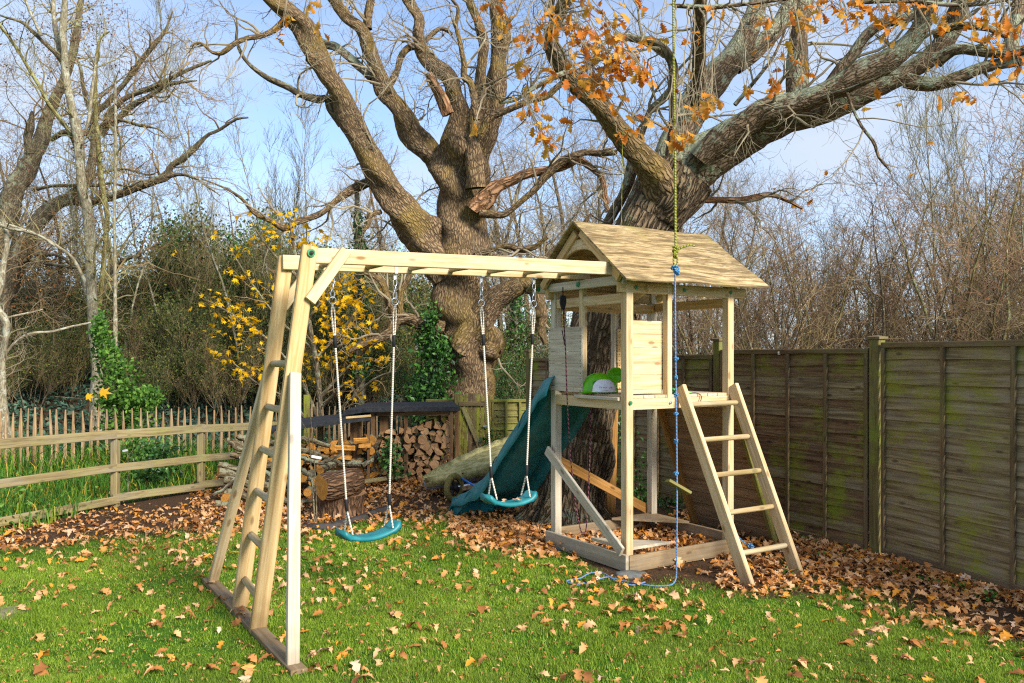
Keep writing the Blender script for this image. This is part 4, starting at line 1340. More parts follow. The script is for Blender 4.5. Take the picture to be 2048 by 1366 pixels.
def firewood(name, px0, px1, z0, z1, d, rmean, rng, mat_end, mat_bark, label, group, jit=.012, tilt=.08, ground=None, skip=0.0):
    protos = []
    for kd in ('round', 'wedge', 'wedge', 'half', 'wedge', 'wedge', 'half', 'wedge'):
        V, F, k = wedge_mesh(rng, kd)
        V2 = V * A3(rmean, 1, rmean)
        me = mesh_data('split_log', V2, F, [mat_end, mat_bark], {'gr': V2 + rng.uniform(0, 5), 'bk': V2[:, [0, 2, 1]] + rng.uniform(0, 5)})
        mi = np.ones(len(me.polygons), np.int32); mi[0] = mi[1] = 0
        if kd != 'round':
            mi[2] = 0; mi[-1] = 0
        me.polygons.foreach_set('material_index', mi)
        protos.append(me)
    x0, x1 = P(px0, 0, d)[0], P(px1, 0, d)[0]
    z = z0 + rmean; row = 0; cnt = 0
    while z < z1 + rmean * .4:
        x = x0 + rmean * (1 if row % 2 else .4)
        while x < x1:
            sc = rng.uniform(.78, 1.22)
            if rng.uniform() > skip:
                ztop = z1 if not callable(ground) else ground(x)
                if z < ztop:
                    inst('split_log', protos[int(rng.integers(len(protos)))], A3(x + rng.normal(0, jit), d + .15 + rng.normal(0, .03), z + rng.normal(0, jit * .8)),
                         (rng.normal(0, tilt), rng.uniform(0, 6.28), rng.normal(0, tilt)), (sc, 1, sc), label=label, cat='log', group=group)
                    cnt += 1
            x += rmean * 1.72 * sc
        z += rmean * 1.36; row += 1
    return cnt

def build_logs():
    rng = np.random.default_rng(33)
    # right-hand store, taller flat roof
    d = 11.1
    s1 = empty('log_store', A3(P(830, 0, d)[0], d, 0), label='right log store with black felt flat roof and slim timber posts', cat='log store')
    def gp(px, dd): return A3(P(px, 0, dd)[0], dd, 0)
    zr = 1.01
    rp = [gp(686, d - .12) + UP * (zr - .04), gp(735, d - .18) + UP * zr, gp(920, d - .1) + UP * (zr + .015), gp(905, d + .95) + UP * (zr + .03), gp(735, d + .95) + UP * (zr + .01)]
    V, F = slab_geo(rp, .055)
    mk('roof', V, F, M['felt'], s1)
    for px, dd, w in ((746, d - .05, .055), (903, d - .05, .04), (914, d + .02, .05), (812, d + .02, .05), (735, d + .8, .05), (900, d + .8, .05), (768, d + .1, .12), (880, d + .45, .04)):
        g = gp(px, dd)
        board('post', g - UP * .02, g + UP * (zr - .045), w, .045, A3(1, 0, 0), M['shed_wood'], s1)
    board('beam', gp(742, d - .02) + UP * (zr - .085), gp(912, d - .02) + UP * (zr - .075), .06, .04, UP, M['shed_wood'], s1)
    n1 = firewood('a', 758, 898, .0, .80, d, .064, rng, M['endgrain'], M['bark_grey'], 'split firewood log stacked in the log store below the flat black roof', 'firewood in the right log store',
                  ground=lambda x: .77 + .05 * math.sin(x * 5))
    # left-hand store, lower sloping roof
    d2 = 10.9
    s2 = empty('log_store', gp(650, d2), label='left log store with low sloping black felt roof', cat='log store')
    rp = [gp(538, d2 - .25) + UP * (.76), gp(741, d2 - .2) + UP * (.915), gp(741, d2 + .75) + UP * (.93), gp(545, d2 + .75) + UP * .78]
    V, F = slab_geo(rp, .05)
    mk('roof', V, F, M['felt'], s2)
    board('fascia', gp(692, d2 - .215) + UP * .90, gp(742, d2 - .205) + UP * .925, .03, .02, UP, M['pine_yellow'], s2)
    for px, dd, w in ((737, d2 - .1, .03), (712, d2 + .1, .15), (600, d2 + .6, .05), (560, d2, .05)):
        g = gp(px, dd)
        board('post', g, g + UP * (.72 if px < 650 else .84), w, .04, A3(1, 0, 0), M['shed_wood'], s2)
    n2 = firewood('b', 590, 750, .0, .66, d2, .066, rng, M['endgrain_orange'], M['bark_grey'], 'orange cut firewood log heaped under the low sloping roof', 'firewood heaped in the left log store',
                  jit=.02, tilt=.22, ground=lambda x: np.interp(x, [-3.0, -2.4, -2.1, -1.8], [.55, .55, .58, .66]))
    # a few split pieces lying lengthways on the heap
    for (px, py, L, an, c) in ((690, 897, .26, .05, 0), (685, 916, .22, -.05, 0), (722, 880, .20, .12, 0), (730, 893, .16, -.2, 0), (655, 930, .22, .1, 1), (700, 928, .3, -.05, 1), (670, 945, .34, .04, 1), (735, 925, .16, .5, 1)):
        p = P(px, py, d2 - .12)
        V, F, k = wedge_mesh(rng, 'wedge' if c == 0 else 'half', L)
        V = V * A3(.045, 1, .045)
        o = inst('split_log', mesh_data('split_log', V, F, M['endgrain_orange'] if c == 0 else M['bark_grey'], {'gr': V + rng.uniform(0, 5), 'bk': V}), p, (rng.normal(0, .2), rng.uniform(0, 6), math.pi / 2 + an),
                 label='split firewood log lying lengthways across the front of the orange heap', cat='log', group='firewood lying lengthways')
    return n1, n2
print('logs', build_logs())

def build_stump():
    rng = np.random.default_rng(8)
    c = G(668, 1036) + A3(0, .25, 0)
    n = 8
    pts = np.stack([c + UP * z for z in np.linspace(-.04, .215, n)])[None]
    R = np.array([[.31, .29, .275, .265, .26, .262, .265, .262]])
    V, F, A = tubes(pts, R, 30, lump=.10, seed=3)
    top = [(n - 1) * 30 + q for q in range(30)]
    o = empty('tree_stump', c, label='wide sawn tree stump standing in the leaves', cat='stump')
    mk('trunk', V, F, M['bark_brown'], o, attrs=A, smooth=True)
    Vt = V[top]
    mk('cut_face', np.vstack([Vt, Vt.mean(0)[None] + UP * .004]), [[q, (q + 1) % 30, 30] for q in range(30)], M['endgrain'], o, attrs={'gr': np.vstack([Vt, Vt.mean(0)[None]])})
    # big round log lying on it
    a, b = P(643, 968, 8.55), P(716, 945, 8.85)
    a[2] = .215 + .13; b[2] = .215 + .145
    d = b - a
    n = 14
    pts = np.stack([a + d * t for t in np.linspace(0, 1, n)])[None]
    R = .145 * np.array([[.90, .98, 1.0, 1.02, 1.03, 1.05, 1.05, 1.08, 1.12, 1.12, 1.08, 1.02, .98, .9]])
    V, F, A = tubes(pts, R, 26, lump=.09, seed=5)
    o = empty('big_log', (a + b) / 2 - UP * .13, label='big brown bark log with a knot hole lying on the stump', cat='log')
    mk('trunk', V, F, M['bark_brown'], o, attrs=A, smooth=True)
    V1 = V[:26]; cen = V1.mean(0) - unit(d) * .005
    mk('cut_face', np.vstack([V1, cen[None]]), [[(q + 1) % 26, q, 26] for q in range(26)], M['endgrain_orange'], o, attrs={'gr': np.vstack([V1, cen[None]])})
    V2 = V[-26:]; cen = V2.mean(0) + unit(d) * .005
    mk('cut_face', np.vstack([V2, cen[None]]), [[q, (q + 1) % 26, 26] for q in range(26)], M['endgrain'], o, attrs={'gr': np.vstack([V2, cen[None]])})
    h = (a + b) / 2 + A3(.03, -.155, .02)
    V, F = torus_geo(h, A3(0, -1, .1), UP, .022, .012); mk('knot_hole', V, F, M['bark_dead'], o, smooth=True)
    bolt(h - A3(0, -.004, 0), A3(0, -1, .1), M['black_rubber'], o, r=.02, name='knot_hole')
    # grey rotten edging lying round the stump foot
    pts = [G(600, 1052), G(650, 1058), G(690, 1050), G(730, 1036), G(775, 1020)]
    pts = spline(np.array(pts), 20) + UP * .02
    V, F, A = tubes(pts, np.full((1, 20), .045), 10, lump=.2, seed=9, cap=True)
    mk('edging_log', V * A3(1, 1, .8), F, M['grey_mat'], None, attrs=A, smooth=True, label='dark rotten edging log curved round the stump', cat='log', loc=G(690, 1045))
    o = board('lying_pole', G(708, 985) + UP * .12, G(812, 966) + UP * .10, .05, .04, UP, M['rail_wood'], None)
    tag(o, 'thin pole lying on the leaves behind the stump', 'pole')
build_stump()

def build_branches():
    rng = np.random.default_rng(44)
    # (px,py,d) chains; poles lie with their butts to the left
    L = [([(462, 886, 10.0), (500, 897, 10.1), (560, 900, 10.2), (640, 905, 10.4)], 15, 'bark_log'),
         ([(476, 872, 10.2), (510, 885, 10.2), (600, 880, 10.4)], 12, 'bark_log'),
         ([(463, 908, 9.9), (500, 920, 10.0), (580, 935, 10.2)], 12, 'bark_log'),
         ([(436, 945, 9.7), (470, 950, 9.8), (530, 965, 10.0), (620, 972, 10.2)], 22, 'bark_log'),
         ([(440, 930, 9.8), (480, 940, 9.8), (520, 930, 10.0), (590, 940, 10.2)], 12, 'bark_log'),
         ([(450, 960, 9.5), (500, 968, 9.6), (560, 975, 9.8)], 18, 'bark_log'),
         ([(430, 990, 9.3), (452, 975, 9.3), (480, 950, 9.4), (520, 930, 9.7)], 8, 'bark_grey'),
         ([(455, 880, 10.0), (480, 900, 9.9), (520, 905, 10.1)], 9, 'bark_log'),
         ([(446, 985, 9.4), (490, 992, 9.5), (560, 990, 9.7)], 17, 'bark_log'),
         ([(432, 1008, 9.15), (455, 1010, 9.2), (470, 1008, 9.25)], 16, 'bark_log'),
         ([(548, 868, 10.3), (600, 876, 10.4), (660, 893, 10.5)], 13, 'bark_log'),
         ([(560, 890, 10.1), (620, 905, 10.2), (680, 925, 10.2)], 11, 'bark_log'),
         ([(596, 935, 9.9), (615, 950, 9.6), (628, 975, 9.3), (632, 1000, 9.1)], 10, 'bark_log'),
         ([(545, 1000, 9.3), (590, 1004, 9.4), (640, 1000, 9.5)], 13, 'bark_log'),
         ([(600, 915, 10.0), (640, 925, 9.9), (690, 905, 10.0)], 8, 'bark_grey'),
         ([(480, 915, 9.9), (540, 950, 9.9), (600, 985, 9.8)], 9, 'bark_grey')]
    names = ['pale birch pole sticking out at the upper left of the branch heap', 'knotty pole on the very top of the branch heap', 'cut pole just under the top poles of the heap',
             'thick mossy pole at the left middle of the branch heap', 'twisted pale branch at the left end of the heap', 'thick pole below the twisted branch', 'dark branch propped against the heap from the ground',
             'short forked stick at the heap top left', 'thick pole near the ground in the branch heap', 'short pale log lying in the leaves left of the frame', 'pale pole running under the felt roof', 'pole slanting across the orange firewood',
             'pale crooked branch leaning down beside the stump', 'pale pole lying on the leaves behind the end frame', 'grey stick across the firewood heap', 'grey stick slanting down through the heap']
    for (pts, w, m), lab in zip(L, names):
        p3 = np.array([P(*q) for q in pts]); p3[:, 2] = np.maximum(p3[:, 2], .03)
        r = w / 2 * p3[0, 1] / FPX
        q = spline(p3, 18) if len(p3) > 2 else p3
        q = q + rng.normal(0, .006, q.shape)
        V, F, A = tubes(q, (r * np.linspace(1, .65, len(q)))[None], 10, lump=.18, seed=w, cap=False)
        root = empty('branch', q[0] * A3(1, 1, 0), label=lab, cat='branch', group='poles and branches in the heap')
        mk('stem', V, F, M[m], root, attrs=A, smooth=True)
        V1 = V[:10]; c = V1.mean(0)
        mk('cut_face', np.vstack([V1, c[None]]), [[(j + 1) % 10, j, 10] for j in range(10)], M['endgrain_orange'] if w > 14 else M['endgrain'], root, attrs={'gr': np.vstack([V1, c[None]])})
    # round log ends low in the heap
    for i, (px, py, d, r) in enumerate(((625, 965, 9.9, .05), (540, 925, 10.1, .06), (560, 940, 10.0, .055), (598, 925, 10.2, .055), (470, 1012, 9.1, .062), (605, 955, 9.9, .06), (615, 985, 9.7, .05), (580, 965, 9.9, .05), (530, 975, 9.8, .05), (560, 985, 9.7, .055), (640, 940, 10.1, .05), (455, 1000, 9.35, .075), (570, 915, 10.3, .06), (548, 955, 10.0, .05))):
        p = P(px, py, d); p[2] = max(p[2], r)
        V, F, A = tubes(np.stack([p, p + A3(rng.normal(0, .05), .3, 0)]), np.full((1, 2), r), 11, cap=True)
        me = mesh_data('round_log', V - p, F, [M['bark_log'], M['endgrain_orange']], {'bk': A['bk'], 'gr': V - p})
        mi = np.zeros(len(me.polygons), np.int32); mi[-2:] = 1
        me.polygons.foreach_set('material_index', mi)
        inst('round_log', me, p, label='round log with orange cut end low in the branch heap', cat='log', group='round logs in the branch heap')
build_branches()

def build_sapling():
    g = G(628, 1050)
    root = empty('young_tree', g, label='two thin planted tree stems with a white tag', cat='sapling')
    for pts, r in (([(630, 1050), (627, 1000), (622, 940), (620, 900), (613, 860), (600, 840)], .009), ([(634, 1050), (631, 960), (626, 890), (622, 840), (618, 800)], .007), ([(620, 905), (612, 880), (598, 872)], .004)):
        p = np.array([P(px, py, g[1]) for px, py in pts]); q = spline(p, 20)
        V, F, A = tubes(q, (r * np.linspace(1, .4, 20))[None], 6, lump=.1)
        mk('stem', V, F, M['bark_grey'], root, attrs=A, smooth=True)
    c = P(632, 915, g[1] - .02)
    board('tag', c + A3(-.045, 0, .012), c + A3(.055, 0, -.006), .026, .003, UP, M['white_tag'], root, ch=.0005)
    g = G(252, 1000)
    root = empty('young_tree', g, label='thin planted sapling with a white tag behind the rail fence', cat='sapling')
    for pts, r in (([(256, 1000), (256, 940), (255, 880)], .008), ([(256, 910), (245, 890), (235, 880)], .004), ([(256, 915), (268, 895), (280, 880)], .004)):
        p = np.array([P(px, py, g[1]) for px, py in pts]); q = spline(p, 14)
        V, F, A = tubes(q, (r * np.linspace(1, .4, 14))[None], 6); mk('stem', V, F, M['bark_grey'], root, attrs=A, smooth=True)
    c = P(250, 901, g[1] - .02)
    board('tag', c + A3(-.03, 0, -.006), c + A3(.03, 0, .006), .026, .003, UP, M['white_tag'], root, ch=.0005)
build_sapling()

# ------------------------------------------------------------------ dinghy on its launching trolley
def build_boat():
    root = empty('dinghy', A3(-.3, 10.2, 0), label='grey dinghy under a mossy beige cover, bow low beside the slide', cat='boat')
    bow = P(850, 968, 9.95); st = A3(.95, 10.9, .76)
    ax = unit(st - bow); L = np.linalg.norm(st - bow)
    side = unit(np.cross(ax, UP)); upv = np.cross(side, ax)
    side = side if side[1] < 0 else -side
    n = 22
    hull, cov = [], []
    for i in range(n + 1):
        s_ = i / n
        w = .62 * (math.sin(min(1, s_ * 1.15) * math.pi / 2) ** .65) + .01
        hgt = .09 + .22 * s_ ** .7
        c = bow + ax * (L * s_)
        g = c + upv * .03
        hull.append([g + side * (w * q) - upv * (hgt * (1 - abs(q) ** 4.5)) for q in np.linspace(-1, 1, 17)])
        th = .03 + .035 * sm(s_, .1, .5)
        sag = [(-1.02, -.07), (-1.03, 0), (-1.0, .055), (-.9, .09), (-.6, .5), (-.3, .85), (0, 1.0), (.3, .85), (.6, .5), (.9, .09), (1.0, .055), (1.03, 0), (1.02, -.07)]
        cov.append([g + side * (w * a + .02 * np.sign(a)) + upv * ((b * th if b > .06 else b) + .008 * math.sin(i * 2.1 + a * 5)) for a, b in sag])
    for nm, rows, mat in (('hull', hull, 'hull'), ('cover', cov, 'cover')):
        V = np.array(rows); a, m = V.shape[:2]
        i = np.arange(a - 1)[:, None]; j = np.arange(m - 1)[None]
        F = np.stack([i * m + j, i * m + j + 1, (i + 1) * m + j + 1, (i + 1) * m + j], -1).reshape(-1, 4)
        o = mk(nm, V.reshape(-1, 3), F, M[mat], root, smooth=True)
        o.modifiers.new('thick', 'SOLIDIFY').thickness = .01
    for s_ in (.17, .42, .7):
        c = bow + ax * (L * s_) + upv * .03
        w = .62 * (math.sin(min(1, s_ * 1.15) * math.pi / 2) ** .65)
        rope('strap', [c + side * (w + .035) + upv * .03, c + side * (w * .98 + .01) - upv * .05, c + side * (w * .985 + .006) - upv * .14, c + side * w * .7 - upv * .27], .012, M['cord_black'], root, n=16)
    tr = empty('boat_trolley', A3(-.6, 9.75, 0), label='two wheeled launching trolley under the dinghy', cat='trolley')
    for (c, lab) in ((P(908, 980, 9.62), 1), (A3(.15, 10.75, .17), 0)):
        c[2] = .165
        wh = empty('wheel', c, parent=tr)
        n_ = unit(A3(.82, -.55, 0))
        V, F = torus_geo(c, n_, UP, .135, .036, 28, 10); mk('tyre', V, F, M['tyre'], wh, smooth=True)
        V, F = torus_geo(c, n_, UP, .105, .012, 24, 6); mk('rim', V, F, M['black_rubber'], wh, smooth=True)
        for k in range(5):
            a = k * 2 * math.pi / 5 + .3
            e = np.cross(n_, UP)
            p = c + UP * (math.cos(a) * .10) + e * (math.sin(a) * .10)
            board('spoke', c, p, .035, .02, np.cross(n_, p - c), M['black_rubber'], wh)
        V, F, A = tubes(np.stack([c - n_ * .05, c + n_ * .05]), np.full((1, 2), .028), 10, cap=True); mk('hub', V, F, M['black_rubber'], wh, smooth=True)
    V, F, A = tubes(np.stack([P(908, 980, 9.62) * A3(1, 1, 0) + UP * .165, A3(.15, 10.75, .165)]), np.full((1, 2), .016), 8, cap=True); mk('axle', V, F, M['steel'], tr, smooth=True)
    V, F, A = tubes(np.stack([P(920, 955, 9.7), P(955, 975, 9.45), P(990, 993, 9.3)]), np.full((1, 3), .013), 8, cap=True); mk('blue_bar', V, F, M['blue'], tr, smooth=True)
    board('cross_bar', P(925, 977, 9.6), P(1065, 952, 10.2), .05, .04, UP, M['sleeper'], tr)
build_boat()

# paving slab, corner stone
V, F = slab_geo([G(-40, 1222) + UP * .012, G(38, 1214) + UP * .012, G(62, 1222) + UP * .012, G(15, 1240) + UP * .012, G(-60, 1248) + UP * .012], .03)
mk('stepping_stone', V, F, M['slab'], None, loc=G(10, 1230), label='flat paving stone sunk in the lawn at the left edge', cat='paving stone')
for (px, py, r, lab) in ((1262, 1152, .13, 'grey stone under the near corner of the tower base'), (1112, 1100, .10, 'grey stone under the left corner of the tower base')):
    g = G(px, py)
    rows = [[g + A3(r * math.cos(a) * q * (1 + .12 * math.sin(3 * a)), r * .7 * math.sin(a) * q, z) for a in np.linspace(0, 2 * math.pi, 14, endpoint=False)] for q, z in ((1, -.03), (1.0, .01), (.85, .026), (.5, .03))]
    V = np.array(rows).reshape(-1, 3)
    i = np.arange(3)[:, None]; j = np.arange(14)[None]
    F = np.stack([i * 14 + j, i * 14 + (j + 1) % 14, (i + 1) * 14 + (j + 1) % 14, (i + 1) * 14 + j], -1).reshape(-1, 4)
    mk('base_stone', V, [F, [42 + q for q in range(14)]], M['stone'], None, loc=g, label=lab, cat='stone', smooth=True)
# ------------------------------------------------------------------ trees traced limb by limb
def limb(pts, d0, d1=None, n=None):
    """pts (px,py,width px) -> polyline (n,3), radius (n)"""
    p = np.array(pts, float)
    d1 = d0 if d1 is None else d1
    q = np.concatenate([[0], np.cumsum(np.hypot(*np.diff(p[:, :2], axis=0).T))]); q = q / q[-1]
    d = d0 + (d1 - d0) * q
    W = np.array([np.append(P(a, b, dd), w / 2 * dd / FPX) for (a, b, w), dd in zip(p, d)])
    L = np.linalg.norm(np.diff(W[:, :3], axis=0), axis=1).sum()
    n = n or int(np.clip(L / .05, 8, 90))
    s_ = spline(W, n)
    return s_[:, :3], np.maximum(s_[:, 3], .003)

def resample(Ppts, R, n):
    t = np.linspace(0, len(Ppts) - 1, n); i = np.minimum(t.astype(int), len(Ppts) - 2); f = (t - i)
    return Ppts[i] * (1 - f)[:, None] + Ppts[i + 1] * f[:, None], R[i] * (1 - f) + R[i + 1] * f

def leaf_mesh(name, kind, mat, L=.10, curl=.3, seed=0):
    r = np.random.default_rng(seed)
    if kind == 'oak':
        t = np.array([0, .10, .20, .30, .40, .50, .60, .70, .80, .90, 1.0])
        hw = np.array([.015, .05, .14, .08, .24, .11, .31, .15, .27, .16, .03]) * r.uniform(.85, 1.15, 11)
        V, F = [], []
        for i, (q, w) in enumerate(zip(t, hw)):
            zc = -curl * (q - .45) ** 2 * L * 1.5 + .02 * L * math.sin(q * 9 + seed)
            x = q * L
            V += [(x + (.03 * L if i % 2 == 0 else -.01 * L), w * L, zc + .10 * L * w / .3 * r.uniform(.2, 1.6)), (x, 0, zc), (x + (.03 * L if i % 2 == 0 else -.01 * L), -w * L, zc + .10 * L * w / .3 * r.uniform(.2, 1.6))]
        for i in range(len(t) - 1):
            a = i * 3
            F += [(a, a + 1, a + 4, a + 3), (a + 1, a + 2, a + 5, a + 4)]
        return np.array(V), np.array(F)
    # five-lobed maple
    V = [(0, 0, 0)]; an = []
    for k, (ang, rad) in enumerate([(-2.3, .28), (-1.75, .55), (-1.25, .34), (-.85, .86), (-.42, .42), (0, 1.0), (.42, .42), (.85, .86), (1.25, .34), (1.75, .55), (2.3, .28)]):
        V.append((math.cos(ang) * rad * L * .6 + .18 * L, math.sin(ang) * rad * L * .6, r.uniform(-.12, .06) * L))
    V = np.array(V)
    F = np.array([(0, i, i + 1) for i in range(1, 11)])
    return V, F

def leaf_variants(name, kind, mat, L, n=6, curl=.3):
    out = []
    for s_ in range(n):
        V, F = leaf_mesh(name, kind, mat, L, curl * (0.2 + s_ * .35), s_ + 1)
        out.append((mesh_data(name, V, F, mat, smooth=True), V, F))
    return out

def rotmats(rng, n, tilt):
    """random leaf attitudes: tilt = sd of lean away from horizontal"""
    yaw = rng.uniform(0, 6.283, n); a = rng.normal(0, tilt, n); b = rng.normal(0, tilt, n)
    return np.stack([a, b, yaw], 1)

def eulers_to_mats(E):
    cx, sx, cy, sy, cz, sz = np.cos(E[:, 0]), np.sin(E[:, 0]), np.cos(E[:, 1]), np.sin(E[:, 1]), np.cos(E[:, 2]), np.sin(E[:, 2])
    M_ = np.empty((len(E), 3, 3))
    M_[:, 0, 0] = cy * cz; M_[:, 0, 1] = sx * sy * cz - cx * sz; M_[:, 0, 2] = cx * sy * cz + sx * sz
    M_[:, 1, 0] = cy * sz; M_[:, 1, 1] = sx * sy * sz + cx * cz; M_[:, 1, 2] = cx * sy * sz - sx * cz
    M_[:, 2, 0] = -sy; M_[:, 2, 1] = sx * cy; M_[:, 2, 2] = cx * cy
    return M_

def leaves_joined(rng, var, Pos, E, sc):
    """many leaves as one mesh"""
    MB_ = MB(); which = rng.integers(0, len(var), len(Pos)); Rm = eulers_to_mats(E)
    for k in range(len(var)):
        m = np.where(which == k)[0]
        if not len(m): continue
        V, F = var[k][1], var[k][2]
        W = np.einsum('nij,vj->nvi', Rm[m], V) * sc[m][:, None, None] + Pos[m][:, None]
        FF = (F[None] + (np.arange(len(m)) * len(V))[:, None, None]).reshape(-1, F.shape[1])
        MB_.add(W.reshape(-1, 3), FF, tint=np.repeat(rng.uniform(0, 1, len(m)), len(V)))
    return MB_.get()

def tree_parts(root, name, limbs, mat, lump, seed, k=14):
    for i, (p, r) in enumerate(limbs):
        big = r.max()
        kk = 26 if big > .2 else (16 if big > .07 else (10 if big > .025 else 6))
        rng = np.random.default_rng(seed + i)
        q = p + np.cumsum(rng.normal(0, 1, p.shape), 0) * min(.004, big * .03)
        nz_ = np.convolve(rng.normal(size=len(r) + 14), np.hanning(17)[1:-1], 'valid')[:len(r)] / 2.4 if len(r) > 8 else np.zeros(len(r))
        V, F, A = tubes(q, (r * (1 + .05 * nz_))[None], kk, lump=lump, seed=seed + i)
        m = mat[i] if isinstance(mat, list) else mat
        mk('trunk' if i == 0 else 'limb', V, F, m, root, attrs=A, smooth=True)

def crown(root, rng, limbs, counts, lens, mat, name='twigs', wig=.22, up=.06, ang=.9, rr=.55, rmin=.0028, t0=.15, minr=.0, k=(6, 4, 3), Ns=(9, 6, 4), rmax=.05, wpow=0.0, upl=None):
    sel = [(p, r) for p, r in limbs if r.min() < .12]
    Pp = np.stack([resample(p, r, 16)[0] for p, r in sel]); Rp = np.stack([resample(p, r, 16)[1] for p, r in sel])
    mb = MB(); levels = []
    for lv, (c, L) in enumerate(zip(counts, lens)):
        Pp, Rp = spawn(rng, Pp, Rp, c, t0 if lv == 0 else .2, .98 if lv == 0 else 1.0, ang, L, Ns[lv], wig, up if upl is None else upl[lv], rr, rmin, rmax if lv == 0 else rmax * .5)
        V, F, A = tubes(Pp, Rp, k[lv]); mb.add(V, F, **A)
        levels.append((Pp, Rp))
    V, F, A = mb.get()
    mk(name, V, F, mat, root, attrs=A, smooth=False, kind='stuff')
    return levels

OAK_V = leaf_variants('leaf', 'oak', M['oak_leaf'], .10)
YEL_V = leaf_variants('leaf', 'maple', M['yellow_leaf'], .125, n=4)

